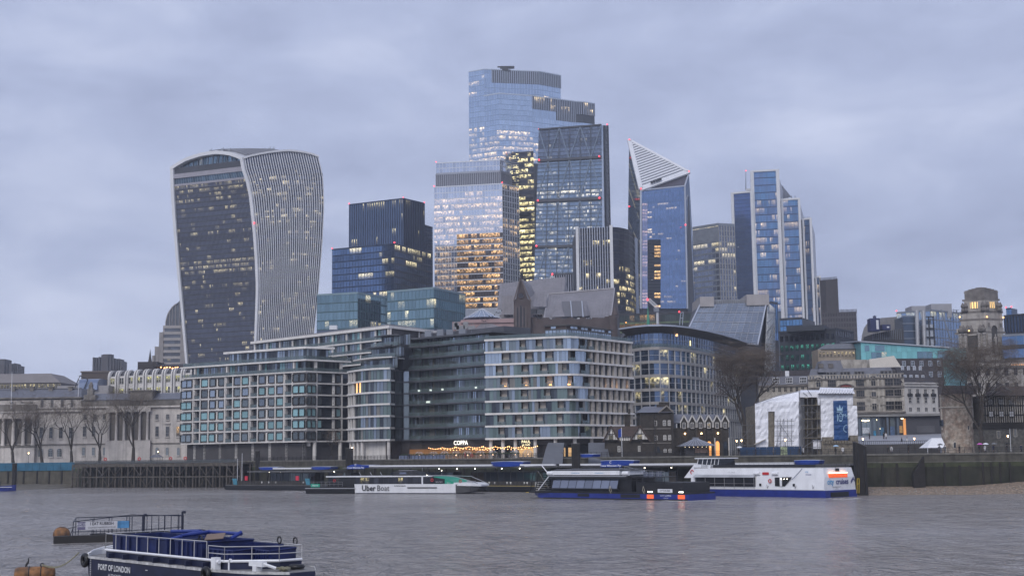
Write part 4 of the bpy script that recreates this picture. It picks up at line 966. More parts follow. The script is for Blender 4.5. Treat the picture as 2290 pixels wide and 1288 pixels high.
# ---- planted terraces, green lit, with crane and copper spire ----
def terraces():
 Y=560
 T,P,z=tower('terraced_office','dark terraced office with green planted decks and red lights',[(1385,702),(1556,697)],0,Y,[dict(fh=3.6,bw=2.2,glass=GL('terrace_glass',(.04,.05,.05),metal=.5,tone=.5,es=.7,lit=(1.,.55,.2)),slab=M('terrace_edge',(.1,.14,.08),.6,var=.3),mull=c_dark,mw=.15,sf=.2,lit=lambda v,n:litrow(n,.3,2,.2,.7))],c_dark,lo=745,depth=30,cap=c_dark,cat='building')
 for i in range(10):
  p=pt(1400+15*i,R.uniform(712,722),Y-.6); part(T,'warm_lamp',LAMP('amber_lamp',(1.,.42,.1),3.),lambda b:b.sphere(p,.22,4))
 T2=thing('spire','slim green copper spire in front of the terraces','spire',pt(1450,735,470)); p=pt(1450,735,470); part(T2,'shaft',M('copper_green',(.06,.27,.18),.6,var=.15),lambda b:(b.box(p.x-.7,p.x+.7,p.y-.7,p.y+.7,QZ,p.z),b.lathe(p,[(.75,0),(.55,1.2),(.5,3),(.12,7.2),(.02,8)],8)))
 T3=thing('tower_crane','white luffing crane jib with red warning light','crane',pt(1456,700,520)); a=pt(1448,672,520); c=pt(1470,692,520)
 def jib(b):
  for o in (Vector((0,0,0)),Vector((.9,0,.8)),Vector((.4,.9,.4))): b.tube(a+o,c+o,.13,4)
  for i in range(8):
   t=i/8; b.tube(a.lerp(c,t),a.lerp(c,t+.125)+Vector((.9,0,.8)),.09,4); b.tube(a.lerp(c,t)+Vector((.9,0,.8)),a.lerp(c,t+.125),.09,4)
 part(T3,'jib',c_white,jib); part(T3,'mast',c_white,lambda b:b.tube(c,V3(c,QZ),.5,4)); part(T3,'counterweight',c_mid,lambda b:b.box(c.x-1.4,c.x+.6,c.y-.8,c.y+.8,c.z-1.,c.z+.6)); redlight(T3,a+Vector((0,0,.4)),.6)
 T4=thing('roof_crane','small white roof hoist on the curved office','crane',pt(1525,727,430)); a=pt(1520,727,430); part(T4,'frame',c_pale,lambda b:(b.tube(a,pt(1522,700,430),.1,4),b.tube(pt(1526,727,430),pt(1528,698,430),.1,4),b.tube(pt(1522,700,430),pt(1528,698,430),.1,4),b.tube(pt(1522,712,430),pt(1527,711,430),.08,4))); redlight(T4,pt(1519,697,430),.35)
 T5=thing('roof_crane','small white hoist above the gabled roofs','crane',pt(1236,625,560)); part(T5,'frame',c_white,lambda b:(b.tube(pt(1231,628,560),pt(1233,616,560),.25,4),b.tube(pt(1233,616,560),pt(1240,627,560),.2,4),b.tube(pt(1233,616,560),pt(1250,628,560),.15,4),b.tube(pt(1231,628,560),V3(pt(1231,628,560),QZ),.4,4))); redlight(T5,pt(1235,613,560),.5)
terraces()
# ---- right: barrel roof, pipes building, long turquoise gallery ----
def rightback():
 m_bar=M('barrel_zinc',(.22,.215,.22),.5,metal=.2,var=.1,scale=.3,streak=.15)
 Y=620; T=thing('barrel_hall','grey barrel vaulted hall roof','building',(pt(1990,975,Y).x,Y+10,QZ))
 def barrel(b):
  r=[]
  for px in (1928,2040):
   a=pt(px,757,Y); r.append([Vector((pt(x,757,Y).x if px==1928 else pt(x+95,757,Y).x,Y,zp(1990,y,Y))) for x,y in ((1927,757),(1930,742),(1936,727),(1946,717),(1960,711),(1990,707))])
  b.loft(r,cap=False,closed=False)
  b.box(pt(1927,975,Y).x,pt(2085,975,Y).x,Y+.3,Y+25,QZ,zp(1990,712,Y+.3)-.0)
 part(T,'vault',m_bar,lambda b:b.loft([[Vector((pt(x,757,Y+d).x,Y+d,zp(1990,y,Y))) for x,y in ((1926,760),(1928,748),(1933,733),(1942,721),(1956,714),(1975,710.5),(2030,707),(2060,760))] for d in (0,26)]))
 part(T,'vault_ribs',c_mid,lambda b:[pbeam(b,Vector((pt(x,757,Y).x,Y-.1,zp(x,757,Y))),Vector((pt(x+4,757,Y).x,Y-.1,zp(x,711,Y))),.15,Vector((0,-.2,0))) for x in (1962,1980,2000)],kind='stuff')
 m_nv=M('navy_box',(.018,.026,.09),.5,var=.15)
 T=thing('plant_tower','navy blue plant boxes with little windows on a dark hall','building',(pt(1960,975,560).x,565,QZ))
 q=[pt(1952,760,560),pt(2022,760,560),pt(2022,733,560),pt(1952,747,560)]
 part(T,'hall',M('hall_dark',(.04,.04,.045),.6,var=.2),lambda b:b.prism([p.xy for p in q[:2]]+[q[1].xy+Vector((0,15)),q[0].xy+Vector((0,15))],QZ,[q[3].z,q[2].z,q[2].z,q[3].z]))
 part(T,'hall_mullions',c_mid,lambda b:[b.box(q[0].x+i*.8,q[0].x+i*.8+.18,559.7,560,q[0].z,q[3].z+(q[2].z-q[3].z)*i*.8/(q[1].x-q[0].x)) for i in range(int((q[1].x-q[0].x)/.8))],kind='stuff')
 for x0,x1,y0,y1 in ((1946,1966,712,741),(1972,1990,726,738)):
  a,c=pt(x0,y1,556),pt(x1,y0,556); part(T,'plant_box',m_nv,lambda b:b.box(a.x,c.x,555,560,a.z,c.z)); part(T,'plant_window',c_white,lambda b:b.box(c.x-1.6,c.x-.6,554.9,555.1,a.z+.8,c.z-.8))
 part(T,'vent_hood',m_nv,lambda b:b.lathe(pt(1956,712,557),[(.8,0),(.6,.7),(.9,.8),(.1,1.3)],8))
 # pipe building
 Y=600; g_lt=GL('pale_blue_office',(.25,.34,.48),metal=.8,tone=.18,es=.8,lit=(1.,.88,.4)); mcol=M('steel_tube',(.45,.45,.46),.35,metal=.5,var=.1)
 T,P,z=tower('pipe_office','pale blue glass office with steel service pipes and rooftop boxes',[(2005,698),(2080,692),(2162,700)],1,Y,[dict(fh=4,bw=2.2,glass=g_lt,slab=c_mid,mull=c_mid,mw=.1,sf=.12,lit=lambda v,n:litrow(n,.5 if .72<v<.86 else .06,5,.2,.6))]*2,body_blue,lo=775,cap=c_mid,cat='building')
 for x0,x1,y0 in ((2039,2069,684),(2083,2128,679)):
  a,c=pt(x0,700,Y+8),pt(x1,y0,Y+8); part(T,'roof_box',M('grey_clad',(.3,.3,.32),.6,var=.06),lambda b:b.box(a.x,c.x,Y+8,Y+18,a.z-2,c.z))
 for x in (2050,2065): part(T,'service_pipe',mcol,lambda b:b.tube(pt(x+3,775,Y-9),pt(x,694,Y-9),.9,10))
 a,c=pt(2022,775,Y-7),pt(2048,708,Y-7); part(T,'stair_tower',M('stair_glass',(.08,.11,.16),.2,metal=.5,var=.15),lambda b:b.box(a.x,c.x,Y-7,Y+6,QZ,c.z))
 for k in range(5): part(T,'stair_slab',c_mid,lambda b:b.box(a.x-.3,c.x+.3,Y-7.4,Y-7,a.z+k*3.4,a.z+k*3.4+.4))
 a,c=pt(2069,775,Y-8),pt(2086,707,Y-8)
 part(T,'lift_frame',c_dark,lambda b:[b.box(x,x+.5,Y-8,Y-7.4,QZ,c.z) for x in (a.x,(a.x+c.x)/2,c.x)]+[b.box(a.x,c.x+.5,Y-8.1,Y-7.5,z_,z_+.5) for z_ in (a.z+4,a.z+8,c.z-.5)]); part(T,'lift_panel',M('pale_clad',(.38,.42,.5),.4,var=.05),lambda b:b.box(a.x,c.x,Y-7.3,Y-2,QZ,zp(2070,725,Y-8)))
 for x0,y0,x1,y1 in ((2104,692,2126,762),(2088,752,2094,770),(2138,694,2160,745)): part(T,'raking_strut',c_mid,lambda b:pbeam(b,pt(x0,y0,Y-3),pt(x1,y1,Y-3),.5,Vector((0,-.4,0))))
 redlight(T,V3(P[0],z+.6),.4)
 part(T,'roof_antenna',c_mid,lambda b:(b.tube(pt(2133,697,Y+6),pt(2133,691,Y+6),.15,4),b.tube(pt(2128,694,Y+6),pt(2144,693,Y+6),.12,4)))
 # turquoise gallery
 Y=455; mt=GL('turquoise_panel',(.2,.5,.52),metal=.25,rough=.2,tone=.12,es=.5,lit=(1.,.5,.2)); mtr=M('turq_bar',(.2,.38,.42),.4,var=.05); mrf=M('gallery_roof',(.42,.45,.5),.4,metal=.2,var=.06)
 zb_=zp(2000,802,Y); a=pt(1926,800,Y); c=pt(2120,800,Y); e=pt(2160,800,Y+12)
 T=thing('turquoise_gallery','long turquoise glass gallery with sloping pale roof','building',((a.x+c.x)/2,Y+8,QZ))
 zl,zr=zp(1926,764,Y),zp(2120,778,Y)
 part(T,'core',M('turq_core',(.12,.3,.33),.5),lambda b:b.prism([(a.x,Y+.3),(c.x,Y+.3),(e.x,e.y),(e.x,Y+25),(a.x,Y+25)],QZ,[zl-.2,zr-.2,zr,zr,zl]))
 nb=17
 for j in range(nb):
  t0,t1=j/nb,(j+1)/nb; x0,x1=a.x+(c.x-a.x)*t0,a.x+(c.x-a.x)*t1; k0,k1=zl+(zr-zl)*t0,zl+(zr-zl)*t1; zm=zp(2000,787,Y)
  b=MB(); b.quad([(x0+.04,Y,zm+.05),(x1-.04,Y,zm+.05),(x1-.04,Y,k1-.3),(x0+.04,Y,k0-.3)],0,R.random()); b.build('glass_panel',mt,T)
  dk=j in (2,3) or (j>9 and j%4 in (0,1,3))
  b=MB(); b.quad([(x0+.04,Y,zb_-.5),(x1-.04,Y,zb_-.5),(x1-.04,Y,zm),(x0+.04,Y,zm)],.7 if j==4 else 0,R.random()); b.build('glass_panel',g_teal if dk else mt,T)
 for x0,x1 in ((1934,1944),(1957,1978)): 
  p,q=pt(x0,785,Y-.1),pt(x1,772,Y-.1); part(T,'window',g_teal,lambda b:b.quad([(p.x,Y-.1,p.z),(q.x,Y-.1,p.z),(q.x,Y-.1,q.z),(p.x,Y-.1,q.z)]))
 curtain(T,V3(c,zb_-.5),V3(e,zb_-.5),V3(e,zr+.8),V3(c,zr),3,10,GL('turq_end',(.17,.36,.38),metal=.3,tone=.1),None,mtr,mw=.1)
 part(T,'roof',mrf,lambda b:b.hexa([(a.x-.8,Y-.8,zl-.1),(c.x+.5,Y-.8,zr-.1),(e.x,Y+25,zr+1.6),(a.x-.8,Y+25,zl+1.6),(a.x-.8,Y-.8,zl+.3),(c.x+.5,Y-.8,zr+.3),(e.x,Y+25,zr+2.),(a.x-.8,Y+25,zl+2.)]))
 T=thing('stone_arcade','low sandstone attic with a row of lit windows','building',pt(1870,800,462)); a,c=pt(1830,802,462),pt(1912,780,462)
 part(T,'wall',M('sandstone',(.3,.25,.2),.75,var=.12),lambda b:b.box(a.x,c.x,462,472,QZ,c.z)); w=Wall([(a.x,462),(c.x,462)])
 for j in range(10): window(T,w,w.len*(j+.5)/10,a.z+.6,w.len/10*.66,1.9,MATS['sandstone'],GL('attic_pane',(.1,.09,.08),metal=.3,tone=.3,es=.8,lit=(1.,.8,.45)),1,1,.08,.1,.12,lit=.6 if j>3 else .3)
 part(T,'roof',M('slate_roof',(.12,.125,.14),.55,var=.15,scale=1.),lambda b:b.hexa([(a.x+1,461.5,c.z),(c.x+3,461.5,c.z),(c.x+3,472,c.z),(a.x+1,472,c.z),(a.x+4,465,c.z+2.),(c.x+3,465,c.z+2.2),(c.x+3,470,c.z+2.2),(a.x+4,470,c.z+2.)]))
 # far right glass blocks beside the stone tower
 tower('black_office','black ribbed glass office beyond the stone tower',[(2245,705),(2300,700)],0,560,[dict(fh=4,bw=1.3,glass=g_stripe,mull=c_dark,mw=.35,md=.4,slab=None,lit=rows(.06))],c_dark,lo=745,depth=20,cap=c_dark,cat='building')
 tower('terrace_office','blue glass office with pale deck edges beside the stone tower',[(2240,748),(2320,744)],0,520,[dict(fh=4.2,bw=2.6,glass=g_heron,slab=c_dark,mull=c_mid,sf=.3,so=1.,lit=rows(.2))],c_dark,lo=810,depth=20,cap=c_mid,cat='building')
 T,P,z=tower('small_tower','small blue glass tower top with red lights',[(2250,689),(2262,688)],0,700,[dict(fh=3.5,bw=1.3,glass=g_heron,mull=c_navy)],body_blue,lo=720,depth=8,cap=c_navy); redlight(T,V3(P[0],z+.5),.5);redlight(T,V3(P[1],z+.5),.5)
rightback()
# ---- stone tower with colonnade and niche statue ----
def trinity():
 Y=520; m_s=M('portland_stone',(.35,.325,.3),.8,var=.2,scale=.35,stain=.45,streak=.55,bump=.2); m_d=M('portland_sooty',(.16,.145,.135),.85,var=.3,scale=.5,stain=.4,streak=.4); m_shade=M('deep_shadow_void',(.05,.047,.045),.9,var=.2); m_y=LAMP('belfry_light',(1.,.66,.24),.8)
 M_=pt(2207,760,Y); T=thing('stone_tower','tiered stone tower with columns and niche statue, stepped pyramid roof','tower',(M_.x,Y+10,QZ))
 # corner towards the camera at px 2207; faces recede left and right
 def C(hw,z0,z1,mat,name='tier',grow=0):
  # square rotated: half widths in pixels to the left / right of the corner
  l,r=hw; c=Vector((M_.x,Y)); L=c+Vector((-l,l*.52)); Rr=c+Vector((r,r*.40)); Bk=L+Rr-c
  part(T,name,mat,lambda b:b.prism([c,Rr,Bk,L],z0,z1)); return c,L,Rr
 Z=lambda py: zp(2207,py,Y); px=lambda d: d*Y/F
 # base podium
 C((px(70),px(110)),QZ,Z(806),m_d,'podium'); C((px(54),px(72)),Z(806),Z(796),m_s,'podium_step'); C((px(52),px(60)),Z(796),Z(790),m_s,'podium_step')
 # lower stage
 zb0,zt0=Z(790),Z(744)
 C((px(54),px(44)),zb0,zt0-.2,m_s,'stage'); C((px(60),px(50)),zt0-.2,zt0+px(4),m_d,'cornice'); C((px(57),px(46)),zt0+px(4),zt0+px(12),m_s,'blocking')
 c=Vector((M_.x,Y)); wl=Wall([c+Vector((-px(54),px(54)*.52)),c]); wr=Wall([c,c+Vector((px(44),px(44)*.40))])
 # left face: columns over a flat panel painted as a shaded recess
 part(T,'recess',m_shade,lambda b:wl.box(b,wl.len*.32,wl.len*.72,zb0+.5,zt0-.8,0,.06))
 for u in (.1,.26,.74,.92):
  p=wl.at(wl.len*u,.75,zb0); part(T,'column',m_s,lambda b:b.lathe(p,[(.85,0),(.85,.4),(.62,.6),(.52,(zt0-zb0)*.9),(.8,(zt0-zb0)*.95),(.8,zt0-zb0)],10))
 # right face: piers and arched niche
 for u0,u1 in ((.02,.24),(.70,.93)): part(T,'pier',m_s,lambda b:wr.box(b,wr.len*u0,wr.len*u1,zb0,Z(745),0,.5))
 nz=Z(735)
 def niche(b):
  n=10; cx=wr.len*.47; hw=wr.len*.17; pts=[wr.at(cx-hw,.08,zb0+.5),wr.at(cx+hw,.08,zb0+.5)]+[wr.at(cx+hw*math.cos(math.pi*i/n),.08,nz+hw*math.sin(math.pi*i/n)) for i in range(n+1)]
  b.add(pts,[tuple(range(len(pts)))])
 part(T,'niche',m_shade,niche)  # flat dark face painted as the shade inside the niche
 def ring(b):
  n=10; cx=wr.len*.47; hw=wr.len*.17
  for i in range(n):
   a0,a1=math.pi*i/n,math.pi*(i+1)/n; P=[wr.at(cx+h*math.cos(a),.08,nz+h*math.sin(a)) for h,a in ((hw,a0),(hw,a1),(hw+.5,a1),(hw+.5,a0))]; d=Vector((0,-.4,0)); b.hexa(P+[q+d for q in P])
 part(T,'niche_arch',m_s,ring)
 for u in (.12,.84): part(T,'panel',m_d,lambda b:wr.box(b,wr.len*(u-.06),wr.len*(u+.06),Z(730),Z(722),.5,.7))
 # statue in the niche
 s=wr.at(wr.len*.47,.5,zb0+2.6); S=thing('statue','pale stone statue with raised arm standing in the tower niche','statue',s)
 def fig(b):
  z0=s.z
  def ell(z,rx,ry,dx=0): return [Vector((s.x+dx+rx*math.cos(t),s.y+ry*math.sin(t),z0+z)) for t in [2*math.pi*i/10 for i in range(10)]]
  b.loft([ell(0,.55,.4),ell(1.2,.5,.4),ell(2.4,.42,.34,.05),ell(3.4,.55,.36,.05),ell(3.9,.62,.34),ell(4.15,.2,.2),ell(4.3,.18,.2),ell(4.6,.28,.28),ell(4.9,.24,.25),ell(5.05,.05,.05)])
  b.tube(s+Vector((.5,-.1,3.7)),s+Vector((1.3,-.3,4.4)),.17,6,.12); b.tube(s+Vector((1.3,-.3,4.4)),s+Vector((1.8,-.4,4.9)),.12,6,.08)
  b.tube(s+Vector((-.55,-.1,3.7)),s+Vector((-.8,-.3,2.7)),.17,6,.12); b.tube(s+Vector((-.8,-.3,2.7)),s+Vector((-.5,-.6,2.2)),.12,6,.09)
 part(S,'figure',m_s,fig,smooth=True); part(S,'pedestal',m_d,lambda b:b.box(s.x-.9,s.x+.9,s.y-.6,s.y+.6,zb0+.4,s.z))
 # second stage with attic statuary, third stage, belfry, pyramid
 C((px(48),px(44)),zt0+px(12),Z(716),m_s,'stage'); C((px(50),px(46)),Z(716),Z(711),m_d,'cornice'); C((px(44),px(44)),Z(711),Z(699),m_s,'stage'); C((px(48),px(47)),Z(699),Z(694),m_d,'cornice')
 C((px(40),px(36)),Z(694),Z(671),m_s,'belfry'); C((px(43),px(40)),Z(671),Z(667),m_d,'cornice'); C((px(38),px(36)),Z(667),Z(653),m_d,'attic'); C((px(39),px(37)),Z(653),Z(650),m_d,'coping')
 def pyr(b):
  for k,(l,r,z0,z1) in enumerate(((37,35,650,647.5),(30,28,647.5,645),(22,21,645,643),(13,12,643,641))):
   c0=Vector((M_.x,Y+px(37-l)*.46)); L=c0+Vector((-px(l),px(l)*.52)); Rr=c0+Vector((px(r),px(r)*.4)); b.prism([c0,Rr,L+Rr-c0,L],Z(z0),Z(z1))
 part(T,'stepped_roof',m_d,pyr)
 wl2=Wall([c+Vector((-px(40),px(40)*.52)),c]); wr2=Wall([c,c+Vector((px(36),px(36)*.40))])
 for w_,us in ((wl2,(.35,.48,.61)),(wr2,(.42,.56,.7))):
  part(T,'belfry_opening',m_y,lambda b:w_.box(b,w_.len*(us[0]-.05),w_.len*(us[-1]+.05),Z(688),Z(674),.0,.04))
  for u in us: part(T,'colonnette',m_s,lambda b:b.tube(w_.at(w_.len*(u-.0),.3,Z(688)),w_.at(w_.len*u,.3,Z(674)),.22,6))
 for w_,us in ((wl2,(-.05,.1,.9)),(wr2,(.1,.9,1.05))):
  for u in us: part(T,'urn',m_d,lambda b:b.lathe(w_.at(w_.len*u,.6,Z(694)),[(.7,0),(.8,.5),(.5,1.2),(.9,2.),(.4,3.),(.05,3.6)],8))
 for p in (wl.at(wl.len*.4,1.,Z(738)),wr.at(0,.8,Z(709)),wr.at(wr.len*.98,.8,Z(709)),wl.at(wl.len*.1,.8,Z(706))): part(T,'flood_lamp',LAMP('flood_warm',(1.,.55,.2),2.),lambda b:b.sphere(p,.35,5))
 part(T,'attic_statuary',m_d,lambda b:[b.lathe(wl.at(wl.len*u,.2,zt0+px(4)),[(.9,0),(1.1,.8),(.7,1.6),(.5,2.3),(.1,2.7)],7) for u in (.1,.2,.35,.46,.8,.9)])
 # lower wings
 a=pt(2120,975,Y+4); T2=thing('stone_palace','wide stone office palace below the tiered tower','building',(M_.x+5,Y,QZ))
 part(T2,'wall',m_s,lambda b:b.box(a.x,pt(2420,975,Y).x,Y-8,Y+30,QZ,Z(812))); part(T2,'cornice',m_d,lambda b:b.box(a.x-.5,pt(2420,975,Y).x,Y-8.8,Y-7.5,Z(826),Z(822))); part(T2,'parapet',m_d,lambda b:b.box(a.x-.3,pt(2420,975,Y).x,Y-8.5,Y-6,Z(812),Z(808)))
 w=Wall([(a.x,Y-8),(pt(2420,975,Y).x,Y-8)])
 for i in range(3):
  for j in range(12): window(T2,w,2+j*3.6,Z(842)-i*5.6,1.5,2.8,m_d,g_black,2,3,.1,.05,.1)
 part(T2,'frieze_light',LAMP('frieze_glow',(1.,.45,.15),.8),lambda b:b.box(pt(2252,975,Y).x,pt(2330,975,Y).x,Y-8.6,Y-8.3,Z(820),Z(818.6)))
 part(T2,'dentils',m_s,lambda b:[b.box(a.x+i*.9,a.x+i*.9+.45,Y-8.7,Y-8,Z(822),Z(819)) for i in range(50)],kind='stuff')
trinity()
# ---- left: distant blocks ----
def leftback():
 m_c=M('barbican_concrete',(.055,.048,.05),.8,var=.15)
 def jag(x0,x1,prof,label,Y):
  T=thing('tower_block',label,'tower',pt((x0+x1)/2,880,Y))
  for a,b_,y in prof: p,q=pt(a,880,Y),pt(b_,y,Y+2); part(T,'bay',m_c,lambda b:b.box(p.x,q.x,Y,Y+20,QZ,q.z))
  return T
 T=jag(205,275,[(205,212,799),(212,218,799.5),(218,224,798),(224,243,793),(243,250,800),(250,257,801),(257,262,802),(262,267,802),(267,273,807)],'dark jagged concrete tower block rising behind the white ribbed offices',1400)
 part(T,'balcony',m_c,lambda b:[b.box(pt(272,880,1400).x,pt(277,880,1400).x,1399,1403,zp(275,y,1400),zp(275,y-2,1400)) for y in (820,826,831)])
 part(T,'lift_housing',m_c,lambda b:b.box(pt(225,880,1400).x,pt(243,880,1400).x,1405,1415,QZ,zp(230,792,1405)))
 T=jag(-20,47,[(-30,12,803),(12,18,812),(18,28,813),(28,33,812),(33,36,818),(36,41,817)],'dark jagged concrete block on the far skyline above the slate roofs',1400)
 part(T,'balcony',m_c,lambda b:[b.box(pt(40,880,1400).x,pt(45,880,1400).x,1399,1403,zp(45,y,1400),zp(45,y-2,1400)) for y in (828,834)])
 # sloping mansard office
 Y=520; mt=M('taupe_clad',(.19,.175,.175),.7,var=.08); T=thing('mansard_office','taupe office with broad sloping mansard and lit window strip','building',pt(60,975,Y))
 zt,ze,zb_=zp(60,834,Y),zp(60,856,Y),zp(60,872,Y); x0,x1,x2=pt(-60,975,Y).x,pt(100,975,Y).x,pt(133,975,Y).x
 part(T,'wall',mt,lambda b:b.box(x0,x2,Y,Y+25,QZ,ze)); part(T,'mansard',mt,lambda b:b.hexa([(x0,Y-.5,ze),(x2,Y-.5,ze),(x2,Y+25,ze),(x0,Y+25,ze),(x0,Y+4,zt),(x1,Y+4,zt),(x1,Y+20,zt),(x0,Y+20,zt)]))
 w=Wall([(x0,Y),(x2,Y)])
 for j in range(30): window(T,w,w.len*(j+.5)/30,ze-2.6,w.len/30*.7,2.2,mt,GL('strip_pane',(.09,.09,.08),metal=.4,tone=.3,es=.6,lit=(1.,.85,.45)),1,1,.07,.08,.1,lit=round(R.random(),1))
 # small link, blue curved glass roof, brown box
 T=thing('glass_roof_hall','hall with curved blue glass roof and dark gantry','building',pt(190,975,500)); a,c=pt(160,975,500).x,pt(216,975,500).x; z0,z1=zp(190,872,500),zp(190,846,500)
 part(T,'wall',M('grey_render',(.3,.29,.3),.7,var=.1),lambda b:b.box(a-6,c+4,500,515,QZ,zp(190,862,500)))
 part(T,'curved_roof',M('blue_roof',(.16,.2,.3),.3,metal=.4,var=.1),lambda b:b.loft([[Vector((x,499+y,z0+(z1-z0)*h)) for y,h in ((0,0),(.3,.6),(2,.9),(5,1.),(12,1.),(12,0))] for x in (a+2,c)]))
 part(T,'gantry',c_dark,lambda b:(b.tube((a+.8,498.6,z0),(a+3,498.6,z1+1),.18,4),b.tube((a+3,498.6,z1+1),(a+6,498.6,z1-.5),.18,4),b.tube((a+6,498.6,z1-.5),(a+4.5,498.6,z0),.18,4)))
 T=thing('brown_hall','plain brown box building behind the blue glass roof','building',pt(212,975,560)); a,c=pt(182,833,560),pt(245,833,560); part(T,'wall',M('brown_clad',(.085,.068,.062),.7,var=.1),lambda b:b.box(a.x,c.x,560,580,QZ,a.z)); part(T,'roof_edge',M('brown_edge',(.14,.115,.105),.7),lambda b:b.box(a.x-.3,c.x+.3,559.6,580,a.z,a.z+.6))
 # white ribbed offices
 Y=500; mw=M('white_rib',(.62,.6,.58),.65,var=.08,streak=.12); a,c=pt(241,975,Y+8).xy,pt(430,975,Y-10).xy; w=Wall([a,c]); zt=zp(330,829,Y); T=thing('ribbed_office','white ribbed office with lit narrow windows behind the custom house','building',V3((a+c)/2,QZ))
 part(T,'wall',mw,lambda b:b.prism([a,c,c+Vector((3,18)),a+Vector((3,18))],QZ,zt-1.6)); part(T,'roof',M('ribbed_roof',(.1,.105,.125),.5),lambda b:w.box(b,0,w.len,zt-1.6,zt+.3,-14,-1.2))
 nb=9
 for j in range(nb+1):
  for d in (-.35,.35):
   s=min(max(w.len*j/nb+d*1.7,.3),w.len-.3); part(T,'rib',mw,lambda b:b.loft([[w.at(s-.28,o,z_),w.at(s+.28,o,z_),w.at(s+.28,o2,z_),w.at(s-.28,o2,z_)] for o,o2,z_ in ((0,.9,zt-14),(0,.9,zt-1.8),(-.3,.75,zt-.9),(-1.4,.2,zt+.2),(-2.4,-.8,zt+.7))]))
  if j<nb:
   for i in range(3):
    for k in range(3):
     window(T,w,w.len*(j+.28+.22*k)/nb,zt-4.6-i*4.1,.95,2.4,mw,GL('rib_pane',(.08,.085,.08),metal=.3,tone=.3,es=.75,lit=(.95,.9,.35)),1,2,.08,.06,.1,lit=round(R.uniform(.3,1.),1) if R.random()<.72 else 0.)
  part(T,'slot',c_dark,lambda b:w.box(b,max(0,w.len*j/nb-.4),min(w.len,w.len*j/nb+.4),zt-14,zt-2,0,.05))
 # dark restaurant box with lit terrace
 Y=560; T=thing('roof_restaurant','dark rooftop restaurant box with warm lit terrace','building',pt(360,975,Y)); a,c=pt(308,809,Y),pt(418,806,Y); md=M('restaurant_clad',(.035,.03,.034),.6,var=.1)
 part(T,'wall',md,lambda b:(b.box(a.x,pt(348,975,Y).x,Y,Y+15,QZ,a.z),b.box(pt(348,975,Y).x,c.x,Y+5,Y+15,QZ,a.z-1))); part(T,'canopy',md,lambda b:b.hexa([(pt(340,975,Y).x,Y-1,a.z-2.2),(c.x,Y-3,a.z-2.6),(c.x,Y+12,a.z-1.2),(pt(340,975,Y).x,Y+12,a.z-1.2),(pt(340,975,Y).x,Y-1,a.z-1.6),(c.x,Y-3,a.z-2.),(c.x,Y+12,a.z-.2),(pt(340,975,Y).x,Y+12,a.z-.2)]))
 for x in (360,368,373,380,386,392,397): part(T,'lamp',LAMP('terrace_lamp',(1.,.45,.16),5.),lambda b:b.sphere(pt(x,821+R.uniform(-2,3),Y+2),.34,5))
 # barrel topped stone tower behind
 Y=800; ms=M('banded_stone',(.33,.31,.31),.7,var=.1); mg=GL('band_glass',(.12,.13,.15),metal=.6,tone=.3,es=.7,lit=(1.,.85,.5))
 T=thing('domed_tower','stepped stone tower with glazed barrel dome','tower',pt(390,975,Y)); x0,x1=pt(352,975,Y).x,pt(440,975,Y).x; zt=zp(390,728,Y)
 part(T,'core',ms,lambda b:b.box(x0+2,x1,Y,Y+24,QZ,zt)); 
 zz=zp(390,810,Y); nf=6
 for i in range(nf):
  z_=zz+(zt-zz)*i/nf; h=(zt-zz)/nf
  b=MB(); k=10
  for j in range(k): b.quad([(x0+3+(x1-x0-3)*j/k,Y-.05,z_),(x0+3+(x1-x0-3)*(j+1)/k,Y-.05,z_),(x0+3+(x1-x0-3)*(j+1)/k,Y-.05,z_+h*.55),(x0+3+(x1-x0-3)*j/k,Y-.05,z_+h*.55)],R.random()*.7 if R.random()<.2 else 0,R.random())
  b.build('window_band',mg,T); part(T,'stone_band',ms,lambda b:b.box(x0+2.5-(nf-i)*.3,x1,Y-.8,Y,z_+h*.55,z_+h))
 part(T,'flank_pier',M('pier_stone',(.25,.235,.235),.7,var=.1),lambda b:(b.box(x0+13,x0+16,Y-1.2,Y,QZ,zt+2),b.box(x0,x0+2.6,Y-1,Y+10,QZ,zt-4),b.box(x0-2.5,x0+.2,Y-1,Y+10,QZ,zp(350,775,Y)),b.box(x0-4,x0-2,Y-1,Y+10,QZ,zp(350,795,Y))))
 cx=(x0+x1)/2+1.5; hw=(x1-x0)/2-2; zd=zp(390,676,Y)
 prof=[(math.cos(t),math.sin(t)) for t in [math.pi*i/14 for i in range(15)]]
 part(T,'dome_glazing',M('dome_glass',(.13,.14,.16),.25,metal=.5,var=.2,scale=.3),lambda b:b.loft([[Vector((cx+hw*c_,Y+d,zt+(zd-zt)*s_)) for c_,s_ in prof] for d in (.5,22)]))
 for d in (.2,): 
  for i in range(15): part(T,'dome_rib',ms,lambda b:b.tube((cx+hw*prof[i][0]*1.01,Y+.3,zt+(zd-zt)*prof[i][1]*1.01),(cx+hw*prof[min(i+1,14)][0]*1.01,Y+.3,zt+(zd-zt)*prof[min(i+1,14)][1]*1.01),.35,5))
 part(T,'dome_bars',ms,lambda b:[b.tube((cx-hw+2*hw*t,Y+.2,zt),(cx-hw+2*hw*t,Y+.2,zt+(zd-zt)*math.sqrt(max(0,1-(2*t-1)**2))*.98),.22,4) for t in (.12,.2,.3,.42,.55,.7)],kind='stuff')
 part(T,'roof_crane',c_mid,lambda b:(b.tube(pt(394,681,Y),pt(405,670,Y),.25,4),b.tube(pt(399,682,Y),pt(405,670,Y),.2,4)))
 T=thing('church_spire','tiny dark church spire beside the domed tower','spire',pt(334,812,620)); p=pt(334,812,620); part(T,'spire',md,lambda b:(b.box(p.x-1,p.x+1,620,622,QZ,p.z),b.lathe(p+Vector((0,1,0)),[(1.,0),(.7,2),(.1,6),(.02,7)],6)))
leftback()
